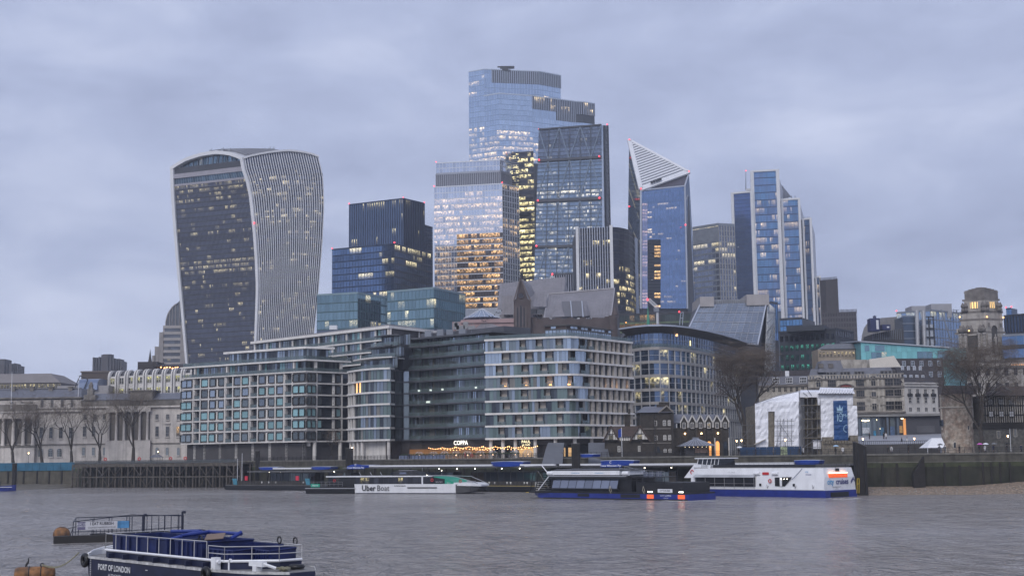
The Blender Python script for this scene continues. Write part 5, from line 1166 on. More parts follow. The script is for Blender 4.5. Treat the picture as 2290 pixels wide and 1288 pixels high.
# ================= riverside buildings =================
c_conc=M('pale_concrete',(.6,.575,.55),.7,var=.1,scale=.4,stain=.25,streak=.3)
c_conc2=M('pale_roof_slab',(.68,.655,.63),.6,var=.08,scale=.3,streak=.2)
c_bronze=M('bronze_frame',(.035,.033,.033),.5,metal=.3,var=.15)
p_teal=GL('teal_blind',(.25,.43,.45),rough=.15,metal=.3,tone=.2,es=.8)
p_blue=GL('blue_pane',(.27,.32,.38),rough=.07,metal=.65,tone=.35,es=.8)
p_dim=GL('dim_pane',(.19,.225,.24),rough=.07,metal=.6,tone=.4,es=.8)
p_dark=GL('dark_pane',(.06,.072,.09),rough=.06,metal=.5,tone=.4,es=1.)
p_sky=GL('bright_pane',(.4,.47,.55),rough=.05,metal=.75,tone=.2,es=.8)
p_green=GL('green_pane',(.16,.215,.205),rough=.07,metal=.55,tone=.4,es=.8)
p_cur=GL('curtained_pane',(.2,.195,.18),rough=.2,metal=.3,tone=.3,es=.8)
c_balus=M('balustrade_glass',(.17,.22,.23),.08,metal=.35,var=.15,alpha=.5)
c_warm=LAMP('warm_room',(1.,.5,.2),1.3)
c_shop=M('shop_glazing',(.03,.03,.034),.15,var=.3,scale=.7,metal=.2)
def pick(ws):
 t=R.random()*sum(w for w,_ in ws)
 for w,m in ws:
  t-=w
  if t<=0: return m
 return ws[-1][1]
def glaz(T,w,s0,s1,z0,z1,o,n,mats,name='glass_panel',bar=None,gap=.05,bw=.09):
 for j in range(n):
  a=s0+(s1-s0)*j/n+gap/2; c=s0+(s1-s0)*(j+1)/n-gap/2; ubox(T,name,pick(mats),w,a,c,z0,z1,o-.06,o)
 if bar: part(T,'glazing_bars',bar,lambda b:[w.box(b,s0+(s1-s0)*j/n-bw/2,s0+(s1-s0)*j/n+bw/2,z0,z1,o-.1,o+.07) for j in range(n+1)],kind='stuff')
# ---- custom house ----
def custom():
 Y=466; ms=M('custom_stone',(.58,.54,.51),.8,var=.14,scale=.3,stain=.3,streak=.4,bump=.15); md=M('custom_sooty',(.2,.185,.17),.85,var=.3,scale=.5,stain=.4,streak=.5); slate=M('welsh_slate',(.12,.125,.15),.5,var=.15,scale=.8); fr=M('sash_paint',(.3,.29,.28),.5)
 wa=Wall([(pt(-60,975,Y).x,Y),(pt(181,975,Y).x,Y)]); wb=Wall([(pt(181,975,Y).x,Y-.4),(pt(420,975,Y).x,Y-.4)])
 Z=lambda py,px=200: zp(px,py,Y)
 T=thing('custom_house','long pale neoclassical custom house with columns and slate roof','building',(pt(200,975,Y).x,Y+10,QZ))
 za=Z(920); 
 part(T,'wall',ms,lambda b:(wa.box(b,0,wa.len,QZ,Z(893),-18,0),wb.box(b,0,wb.len,QZ,Z(912),-18,0)))
 led=Z(994)
 part(T,'ledge',md,lambda b:(wa.box(b,0,wa.len,led,led+.35,0,.35),wb.box(b,0,wb.len,led,led+.35,0,.32)))
 part(T,'cornice',ms,lambda b:(wa.box(b,0,wa.len,Z(920),Z(916),0,.8),wb.box(b,0,wb.len,Z(912.5),Z(909),0,.85)))
 part(T,'cornice_dark_course',md,lambda b:(wa.box(b,0,wa.len,Z(916),Z(912),0,.45),wb.box(b,0,wb.len,Z(909),Z(894),-2,.3)))  # course of darker stone resting on the cornice
 part(T,'attic_cornice',md,lambda b:wa.box(b,0,wa.len,Z(890),Z(887),0,.7))
 part(T,'balustrade',md,lambda b:[wb.box(b,i*1.05,i*1.05+.5,Z(906),Z(898),.3,.5) for i in range(int(wb.len/1.05))],kind='stuff')
 # slate roofs
 def hip(w,z0,z1,d,ins):
  return lambda b:b.hexa([w.at(0,.6,z0),w.at(w.len,.6,z0),w.at(w.len,-d,z0),w.at(0,-d,z0),w.at(ins,-5,z1),w.at(w.len-ins,-5,z1),w.at(w.len-ins,-d+4,z1),w.at(ins,-d+4,z1)])
 part(T,'slate_roof',slate,hip(wa,Z(888),Z(866),18,2)); part(T,'slate_roof',slate,hip(wb,Z(895),Z(879),18,1))
 part(T,'roof_ridge',M('lead_ridge',(.2,.2,.22),.5),lambda b:wa.box(b,2,wa.len-2,Z(866.5),Z(865),-5.5,-4.5))
 for x in (30,72,114,158): 
  p=pt(x,870,Y+4); part(T,'chimney',md,lambda b:(b.box(p.x-.7,p.x+.7,p.y-.5,p.y+.5,p.z-1.6,p.z+.6),b.box(p.x-.9,p.x+.9,p.y-.7,p.y+.7,p.z+.6,p.z+.9)))
 p=pt(201,888,Y-1); part(T,'chimney',md,lambda b:(b.box(p.x-2.,p.x+2.,p.y-.5,p.y+3,p.z-1.,p.z+.8),b.box(p.x-1.,p.x+1.,p.y,p.y+2,p.z+.8,p.z+3.),b.box(p.x-.6,p.x+.6,p.y+.2,p.y+1.6,p.z+3.,p.z+4.6),b.sphere((p.x,p.y+1,p.z+4.9),.55,6)))
 p=pt(318,878,Y); part(T,'attic_block',md,lambda b:(b.box(p.x-4,p.x+4,Y-1.2,Y+8,Z(897),Z(876)),b.box(p.x-4.6,p.x+4.6,Y-1.6,Y+8,Z(876),Z(873.5))))
 # left portico: bow with columns
 part(T,'portico_shade_panel',M('portico_shade',(.17,.155,.145),.85,var=.2),lambda b:wa.box(b,wa.hit(0,950)[0]-6,wa.hit(80,950)[0],Z(990),Z(935),0,.12))  # flat darker panel behind the columns paints the portico's shade
 part(T,'portico_entablature',ms,lambda b:(wa.box(b,0,wa.hit(82,950)[0],Z(934),Z(921),0,1.9),wa.box(b,0,wa.hit(83,950)[0],Z(921),Z(918),0,2.3)))
 part(T,'portico_parapet',md,lambda b:wa.box(b,0,wa.hit(82,950)[0],Z(917),Z(903),-.2,1.6))
 part(T,'portico_base',ms,lambda b:wa.box(b,0,wa.hit(83,950)[0],QZ,Z(994),0,2.))
 part(T,'lower_shelf',md,lambda b:wa.box(b,0,wa.hit(84,950)[0],Z(998),Z(994),0,2.3))
 for x in (-12,11,33.5,56,78):
  q=wa.at(wa.hit(x,950)[0],1.3,Z(994)); h=Z(934)-Z(994); part(T,'column',ms,lambda b:b.lathe(q,[(.78,0),(.78,.35),(.6,.5),(.58,h*.4),(.5,h*.92),(.72,h*.95),(.78,h)],14),smooth=True)
 # right portico
 s0,s1=wb.hit(243,950)[0],wb.hit(335,950)[0]
 part(T,'portico_shade_panel',MATS['portico_shade'],lambda b:wb.box(b,s0,s1,Z(985),Z(923),0,.12)); part(T,'portico_entablature',ms,lambda b:wb.box(b,s0-.5,s1+.5,Z(922),Z(911),0,1.3))  # second dark panel stands for the shade between these columns
 for j in range(6): q=wb.at(s0+(s1-s0)*(j+.1)/5.3,.9,Z(986)); h=Z(922)-Z(986); part(T,'column',ms,lambda b:b.lathe(q,[(.7,0),(.5,.4),(.48,h*.4),(.42,h*.93),(.62,h*.96),(.62,h)],12),smooth=True)
 part(T,'portico_base',ms,lambda b:wb.box(b,s0-.6,s1+.6,QZ,Z(986),0,1.4))
 # windows
 def win(w,px,py0,py1,wd,arch=False,lit=0.,pane=p_dark):
  s,z0=w.hit(px,py1); _,z1=w.hit(px,py0); f=window(T,w,s,z0,wd,z1-z0-(.3 if arch else 0),fr,pane,2,3,.12,.1,.2,lit=lit,arch=arch)
  part(T,'window_sill',ms,lambda b:w.box(b,s-wd*.65,s+wd*.65,z0-.3,z0,0,.4))
 for x in (20,40,69,91,113,133): win(wa,x,1004,1021,1.7 if x>60 else 1.4,True,pane=p_dim)
 for x in (92,114,136,158): win(wa,x,955,980,1.25)
 for x in (94,116.5,139,161): win(wa,x,893,911,1.0)
 for x in (27,49,71): win(wa,x,898,903,1.0)
 for x in (187,209,234,247,262,320,351,374,399): win(wb,x,1000,1018,1.05,x>300,pane=p_dim)
 for x in (189,209,351,374.5,398): win(wb,x,953,976,1.15,lit=.9 if x==398 else 0.,pane=GL('custom_lit',(.05,.05,.05),metal=.3,es=.8,lit=(1.,.6,.25)) if x==398 else p_dark)
 for x in (190,212,233,351,375,399): win(wb,x,926,938,1.05)
 for x in (374.5,): part(T,'window_hood',ms,lambda b:wb.box(b,wb.hit(x,950)[0]-1.,wb.hit(x,950)[0]+1.,Z(950),Z(948),0,.5))
 for x,y0 in ((26,908),(176,880)):
  p=pt(x-1,y0,Y-2 if x<100 else Y); F_=thing('flagpole','thin white flagpole above the custom house '+('portico' if x<100 else 'roof edge'),'flagpole',V3(p,p.z-1)); part(F_,'pole',c_white,lambda b:b.tube(V3(p,p.z-1.),pt(x+1,y0-75 if x<100 else 840,Y-2 if x<100 else Y),.13,6,.08)); part(F_,'finial',c_white,lambda b:b.sphere(pt(x+1,y0-75 if x<100 else 840,Y-2 if x<100 else Y),.16,5))
custom()
# ---- concrete grid apartments ----
def sugar():
 L=pt(408,975,430).xy; C=pt(683,975,401).xy; E_=pt(782,975,412).xy
 w=Wall([L,C,E_]); wf=Wall([L,C]); wsd=Wall([C,E_]); s_c=wf.len
 T=thing('grid_apartments','pale concrete grid apartment block with teal windows and dark balconies','building',V3((L+C)/2,QZ))
 zr=[wf.hit(432,y)[1] for y in (992,967.7,943.5,919.3,894.6,870.8,845.6)]
 pit=(zr[-1]-zr[0])/6; zr=[zr[0]+pit*i for i in range(7)]; ztop=zr[-1]
 zt1=wf.hit(500,817)[1]; 
 part(T,'core',M('flat_interior',(.06,.057,.06),.8,var=.2),lambda b:b.prism([wf.at(.5,-1.6,0).xy,wf.at(s_c-1,-1.6,0).xy,wsd.at(1.5,-1.6,0).xy+Vector((0,.0)),wsd.at(wsd.len,-1.6,0).xy,E_+Vector((-2,22)),L+Vector((6,22))],QZ,ztop))
 # cantilevered slab edges
 for i,z in enumerate(zr):
  part(T,'slab_edge',c_conc,lambda b:w.box(b,-.3 if i else -.6,w.len,z-.2,z+.2,-1.7,.18 if i<6 else .45))
 bays=[(404,430,'C'),(433,447,'B'),(448,465,'W'),(467,501,'D'),(504,519,'B'),(521,538,'W'),(539,556,'W'),(559,575,'B'),(577,614,'D'),(617,634,'W'),(636,652,'B'),(655,683,'K')]
 S=lambda px: wf.hit(px,930)[0]
 wts=[(5,p_teal),(4,p_blue),(4,p_dim)]
 cols=[431.5,447.5,466,502.5,520,538.5,557.5,576,615.5,635,653.5]
 for x in cols:
  s=S(x); part(T,'column',c_conc,lambda b:wf.box(b,s-.24,s+.24,zr[0],ztop,-1.6,.12))
 for i in range(6):
  z0,z1=zr[i]+.2,zr[i+1]-.2; h=z1-z0
  rowt=[(6,p_teal),(2,p_dim)] if i in (1,2) else ([(2,p_teal),(4,p_blue),(3,p_dim)] if i>2 else [(2,p_teal),(3,p_dim)])
  for x0,x1,k in bays:
   a,c=S(x0),S(x1); wd=c-a
   if k=='B':
    ubox(T,'balcony_door',p_dark,wf,a+.1,c-.1,z0,z1,-1.3,-1.2); ubox(T,'balcony_reveal',c_conc,wf,a,a+.25,z0,z1,-1.2,-.1)
    part(T,'balustrade',c_balus,lambda b:wf.box(b,a+.05,c-.05,z0,z0+1.05,-.12,-.08)); 
    part(T,'balcony_rail',c_bronze,lambda b:(wf.box(b,a+.05,c-.05,z0+1.05,z0+1.12,-.14,-.06),wf.box(b,(a+c)/2-.04,(a+c)/2+.04,z0,z1,-1.15,-1.08)))
   else:
    ubox(T,'wall_panel',c_conc,wf,a-.15,c+.15,z0,z1,-.75,-.5)
    if k=='W': window(T,wf,(a+c)/2,z0+.35,wd*.9,h-.75,c_bronze,pick(rowt),1,1,.16,-.2,.35)
    elif k in 'CD':
     if k=='C': window(T,wf,(a+c)/2,z0+.35,wd*.95,h-.75,c_bronze,pick(rowt),2,1,.16,-.05,.45)
     else:
      for q in (-.29,.29): window(T,wf,(a+c)/2+q*wd,z0+.35,wd*.4,h-.75,c_bronze,pick(rowt),1,1,.16,-.2,.35)
      ubox(T,'white_pier',c_conc2,wf,(a+c)/2-.28,(a+c)/2+.28,z0+.35,z1-.4,-.5,-.3)
    elif k=='K':
     m_=pick(rowt)
     ubox(T,'wall_panel',c_conc,wsd,0.2,wsd.hit(706,930)[0],z0,z1,-.75,-.5)
     for u in (0,1): window(T,wf,a+wd*(.25+.5*u),z0+.35,wd*.49,h-.75,c_bronze,m_,1,1,.12,.0,.5)
     e=wsd.hit(705,930)[0]
     for u in (0,1): window(T,wsd,.15+e*(.25+.48*u),z0+.35,e*.47,h-.75,c_bronze,m_,1,1,.12,.0,.5)
  # side: recess with flanking windows
  for x in (707.5,764): s=wsd.hit(x,930)[0]; part(T,'column',c_conc,lambda b:wsd.box(b,s-.3,s+.3,z0,z1,-1.2,.1))
  a,c=wsd.hit(709,930)[0],wsd.hit(763,930)[0]; wd=c-a
  ubox(T,'balcony_door',p_dark,wsd,a+wd*.22,a+wd*.72,z0,z1,-1.25,-1.15); ubox(T,'white_pier',c_conc2,wsd,a+wd*.68,a+wd*.76,z0+.2,z1-.2,-.9,-.4)
  window(T,wsd,a+wd*.1,z0+.35,wd*.18,h-.75,c_bronze,pick(rowt),1,1,.12,-.2,.3); window(T,wsd,a+wd*.88,z0+.35,wd*.2,h-.75,c_bronze,pick(rowt),1,1,.12,-.2,.3)
  part(T,'balcony_rail',c_bronze,lambda b:wsd.box(b,a+wd*.2,a+wd*.7,z0+1.,z0+1.07,-.2,-.12))
  ubox(T,'balcony_door',p_dark,wsd,wsd.hit(766,930)[0],wsd.len-.1,z0,z1,-1.2,-1.1)
 # ground floor
 part(T,'shopfront',c_shop,lambda b:wf.box(b,2.6,s_c-1.5,QZ,zr[0]-1.2,-2.6,-2.4)); part(T,'shop_fascia',c_conc,lambda b:wf.box(b,2.6,s_c,zr[0]-1.4,zr[0]-.2,-2.3,-1.9))
 for x in (428,450,485,521,558,596,633,671): s=S(x); part(T,'ground_pier',c_conc,lambda b:wf.box(b,s-.55,s+.55,QZ,zr[0]-.2,-2.4,-1.6))
 part(T,'shop_mullions',c_bronze,lambda b:[wf.box(b,3+i*1.1,3.1+i*1.1,QZ,zr[0]-1.4,-2.4,-2.3) for i in range(int((s_c-5)/1.1))],kind='stuff')
 part(T,'shopfront',c_shop,lambda b:wsd.box(b,1,wsd.len,QZ,zr[0]-1.,-2.6,-2.4))
 for x in (706,763): s=wsd.hit(x,930)[0]; part(T,'ground_column',c_conc,lambda b:b.tube(wsd.at(s,-.5,QZ),wsd.at(s,-.5,zr[0]),.6,10))
 # terrace storey and its roof slab
 zA=ztop+.2; zB=zt1
 glaz(T,wf,2.2,s_c-1.5,zA,zB-.2,-1.6,46,[(3,p_blue),(4,p_dark),(2,p_teal),(2,p_dim),(1,p_cur)],bar=c_bronze)
 glaz(T,wsd,1.,wsd.len-3,zA,zB-.2,-1.6,16,[(3,p_green),(3,p_dark),(2,p_dim)],bar=c_bronze)
 for x in (434,505.5,580,656): s=S(x); part(T,'column',c_conc,lambda b:wf.box(b,s-.3,s+.3,zA,zB-.2,-.6,.1))
 for x in (706,763): s=wsd.hit(x,930)[0]; part(T,'column',c_conc,lambda b:wsd.box(b,s-.4,s+.4,zA,zB-.2,-.6,.1))
 part(T,'terrace_balustrade',c_balus,lambda b:w.box(b,0,w.len,zA,zA+1.,.25,.3))
 part(T,'roof_slab',c_conc2,lambda b:w.box(b,-1.,w.len,zB-.2,zB+.25,-4,.7))
 part(T,'terrace_balustrade',c_balus,lambda b:w.box(b,0,w.len,zB+.25,zB+1.35,.2,.26))
 # penthouse, set back
 a=wf.hit(472,800)[0]+3; zC=Wall([wf.at(0,-5,0).xy,wf.at(s_c,-5,0).xy]).hit(620,782)[1]
 wi=Wall([wf.at(a,-5,0).xy,wf.at(s_c-4.5,-5,0).xy,wsd.at(11,-4,0).xy])
 part(T,'penthouse_core',MATS['flat_interior'],lambda b:wi.box(b,.3,wi.len,zB,zC-.3,-6,-.3))
 glaz(T,Wall(wi.p[:2]),0,wi.L[1],zB+.25,zC-.3,-.1,30,[(3,p_blue),(3,p_dark),(3,p_dim),(1,p_sky)],bar=c_bronze)
 glaz(T,Wall(wi.p[1:]),0,wi.len-wi.L[1],zB+.25,zC-.3,-.1,8,[(1,p_blue),(4,p_dark),(3,p_dim)],bar=c_bronze)
 part(T,'penthouse_roof',c_conc2,lambda b:wi.box(b,-1.2,wi.len+1.5,zC-.35,zC+.3,-6,1.4))
 part(T,'planter_shrubs',M('terrace_shrub',(.05,.06,.03),.8,var=.4,scale=3.),lambda b:[b.sphere(wsd.at(wsd.len*(.6+.05*i),-1.2,zB+.9+R.random()*.5),.4+.25*R.random(),5) for i in range(8)],kind='stuff')
sugar()
def rearwing():
 rp=[(560,764),(870,727.5),(985,740)]; P,z=plan(rp,1,412); w1=Wall([P[0],P[1]]); w2=Wall([P[1],P[2]]); w=Wall(P)
 T=thing('rear_apartments','flat roofed concrete penthouse wing rising behind the grid apartments','building',V3((P[0]+P[1])/2,QZ))
 part(T,'core',MATS['flat_interior'],lambda b:b.prism([w1.at(1.5,-2,0).xy,w1.at(w1.len-.5,-2,0).xy,w2.at(w2.len-1,-2,0).xy,P[2]+Vector((-3,14)),P[0]+Vector((4,14))],QZ,z-.8))
 part(T,'roof_slab',c_conc2,lambda b:w.box(b,0,w.len,z-.85,z,-14,.0)); part(T,'roof_deck',M('deck_lilac',(.19,.185,.2),.7,var=.2),lambda b:w.box(b,4,w.len-4,z,z+.8,-13,-4))
 h=3.55
 for i in range(3):
  z1=z-.85-i*h; z0=z1-h
  glaz(T,w1,1.5,w1.len-.6,z0+.3,z1,-1.5,56,[(3,p_blue),(4,p_dark),(3,p_dim),(1,p_teal)],bar=c_bronze); glaz(T,w2,.6,w2.len-1,z0+.3,z1,-1.5,18,[(2,p_cur),(3,p_blue),(3,p_dim)],bar=c_bronze)
  part(T,'floor_slab',c_conc2,lambda b:w.box(b,1,w.len-1,z0-.15,z0+.3,-2,-.6)); part(T,'balustrade',c_balus,lambda b:w1.box(b,1.5,w1.len-.5,z0+.3,z0+1.3,-.75,-.7))
 for j in range(11): s=1.6+(w1.len-2)*j/10; part(T,'column',c_conc2,lambda b:w1.box(b,s-.25,s+.25,z-.85-3*h,z-.85,-1.2,-.75))
 for j in range(4): s=.8+(w2.len-3)*j/3; part(T,'column',c_conc2,lambda b:w2.box(b,s-.25,s+.25,z-.85-2*h,z-.85,-1.2,-.75))
 p=pt(745,731,418); part(T,'roof_hatch',c_white,lambda b:b.box(p.x-1.2,p.x+1.2,p.y,p.y+2,p.z-.8,p.z+.5))
 p=pt(837,722,420); part(T,'flue',c_mid,lambda b:[b.tube((p.x+d,p.y,p.z-1.4),(p.x+d,p.y,p.z+.6),.18,6) for d in (-.8,0,.8)])
rearwing()
# ---- curved glass apartments ----
def curved():
 wl=PW((778,400),(788,396),(805,391),(830,387),(852,385),(873,384)); wr=PW((873,386),(884,392),(900,395),(915,395)); wm=PW((915,395),(940,394),(965,391),(990,388),(1025,384),(1060,380),(1090,376))
 T=thing('curved_apartments','dark curved glass apartment block with pale banded corner','building',V3(wm.at(5,0,0),QZ))
 zs=[wl.hit(860,y)[1] for y in (983.4,823.6)]; pit=(zs[1]-zs[0])/6; z0=zs[0]; lvl=[z0+pit*i for i in range(10)]
 core=M('glass_block_core',(.04,.045,.055),.7,var=.2)
 part(T,'core',core,lambda b:(b.prism([wl.at(s,-2,0).xy for s in (.5,4,9,wl.len-2)]+[wr.at(s,-1.5,0).xy for s in (1.5,wr.L[1],wr.L[2],wr.len)]+[wm.at(s,-2.2,0).xy for s in (6,14,wm.len)]+[wm.at(wm.len,-22,0).xy,wl.at(0,-25,0).xy],QZ+3.6,lvl[6]),
      b.prism([wl.at(8,-9,0).xy,wl.at(wl.len,-9,0).xy]+[wm.at(s,-2.2,0).xy for s in (1,6,14,wm.len)]+[wm.at(wm.len,-22,0).xy,wl.at(8,-25,0).xy],lvl[6],lvl[8]+.3)))
 slab=c_conc2; dsl=M('dark_slab',(.075,.08,.095),.55,var=.15)
 for i in range(7):
  part(T,'slab_edge',slab,lambda b:wl.box(b,-.2,wl.len,lvl[i]-.28,lvl[i]+.22,-3,.35))
 for i in range(6):
  a,c=lvl[i]+.22,lvl[i+1]-.28
  n=18
  for j in range(n):
   s0,s1=wl.len*j/n+.04,wl.len*(j+1)/n-.04
   m_=pick([(3,p_green),(3,p_dim),(2,p_dark),(1,p_cur),(2,p_blue)] if j>5 else [(2,p_dim),(3,p_dark)])
   if i==4 and 5<=j<=7: m_=c_warm if j!=6 else p_cur
   ubox(T,'glass_panel',m_,wl,s0,s1,a,c,-.5,-.42)
  for s in (.2,wl.len*.12,wl.len*.2+(i%2)*.7): part(T,'stone_pier',c_conc,lambda b:wl.box(b,s,s+.55,a,c,-.6,.1))
  part(T,'glazing_bars',c_bronze,lambda b:[wl.box(b,wl.len*j/n-.04,wl.len*j/n+.04,a,c,-.55,-.36) for j in range(4,n+1)],kind='stuff')
 part(T,'lobby_wall',c_conc,lambda b:wl.box(b,.5,wl.len-1.5,QZ,lvl[0]-.28,-3,-2))
 for s in (1.2,4.2,7.5,10.5,wl.len-.8): part(T,'ground_column',c_conc,lambda b:b.tube(wl.at(min(s,wl.len-.5),-.6,QZ),wl.at(min(s,wl.len-.5),-.6,lvl[0]),.5,10))
 # terraces above the banded corner
 for i,(off,e0) in enumerate(((3.,.10),(5.5,.22),(7.5,.36))):
  a,c=lvl[6]+.22+pit*i,lvl[7]-.25+pit*i
  if i<3:
   s0=wl.len*e0; part(T,'terrace_slab',dsl if i else slab,lambda b:wl.box(b,s0,wl.len+.2,c-.0,c+.3,-10,-off+2.2)); glaz(T,Wall([wl.at(s0+1,-off,0).xy,wl.at(wl.len,-off+1.2,0).xy]),0,wl.len-s0-1,a,c,0.,12,[(2,p_blue),(3,p_dim),(2,p_dark)],bar=c_bronze)
   part(T,'balustrade',c_balus,lambda b:wl.box(b,s0-1.2,wl.len+.2,a-.1,a+1.,-off+2.6,-off+2.66))
 # recess and concave dark range
 glz=[(4,p_dim),(5,p_green),(1.5,p_dark),(3,p_blue),(.8,p_sky)]
 for i in range(9):
  a,c=lvl[i]+.2,lvl[i+1]-.22
  part(T,'dark_slab_edge',dsl,lambda b:wr.box(b,0,wr.len,lvl[i]-.22,lvl[i]+.2,-2,.1)); part(T,'dark_slab_edge',dsl,lambda b:wm.box(b,0,wm.len,lvl[i]-.22,lvl[i]+.2,-3,.5))
  if i<7: glaz(T,wr,0,wr.len,a,c,-.3,7,[(3,p_blue if i>4 else p_dim),(3,p_dim)],bar=dsl)
  if i==8: c=lvl[9]-1.2
  n=44
  for j in range(n):
   s0,s1=wm.len*j/n+.03,wm.len*(j+1)/n-.03; m_=pick(glz)
   if 9<=j<=11: m_=p_sky if (i>2 and j!=11) else p_cur
   ubox(T,'glass_panel',m_,wm,s0,s1,a,c,-1.2,-1.13)
  part(T,'glazing_bars',c_bronze,lambda b:[wm.box(b,wm.len*j/n-.05,wm.len*j/n+.05,a,c,-1.25,-1.05) for j in range(n+1)],kind='stuff')
  part(T,'balustrade',c_balus,lambda b:wm.box(b,0,wm.len,a,a+1.,.38,.42))
  if i in (3,4): 
   for j in ((4,10,17,36) if i==4 else (8,9)): 
    p=wm.at(wm.len*j/n,-.9,a+.5); part(T,'balcony_lamp',LAMP('balcony_white',(.9,1.,.9),2.4),lambda b:b.box(p.x-.3,p.x+.3,p.y-.1,p.y+.1,p.z-.15,p.z+.35))
 part(T,'roof_edge',dsl,lambda b:(wm.box(b,-6,wm.len+3,lvl[9]-1.2,lvl[9]-.7,-18,.9),wm.box(b,2,wm.len+2,lvl[9]-.7,lvl[9]+1.,-16,-5)))
 part(T,'roof_plant',c_mid,lambda b:[(lambda q:b.box(q.x-1.,q.x+1.,q.y-.6,q.y+.6,lvl[9]-.7,lvl[9]+.8+R.random()))(wm.at(s,-3,0)) for s in (4,9,13,18)]+[b.tube(wm.at(s,-2.5,lvl[9]-.7),wm.at(s+.5,-2.5,lvl[9]+1.4),.07,4) for s in (2,6,8,11,15,20,22)],kind='stuff')
 # restaurant ground floor with sign
 part(T,'restaurant_fascia',M('fascia_brown',(.055,.045,.042),.6),lambda b:(wm.box(b,-5,wm.len,QZ+2.9,lvl[0]-.3,-1.4,-1.),wr.box(b,0,wr.len,QZ,lvl[0],-1.4,-1.)))
 part(T,'restaurant_glazing',M('restaurant_glow',(.1,.07,.05),.3,emit=(1.,.45,.15),es=.16),lambda b:wm.box(b,-4,wm.len,QZ,QZ+2.9,-2.2,-2.))
 s=wm.hit(1031,986)[0]; d,n=wm.dirn(s); q=wm.at(s,.15,lvl[0]-1.15); text('COPPA',1.75,LAMP('sign_white',(1.,.95,.85),1.3),T,'sign_lettering',q,(d.x,d.y,0),(0,0,1),bold=.02)
 return lvl,wm
CURV_LV,CURV_W=curved()
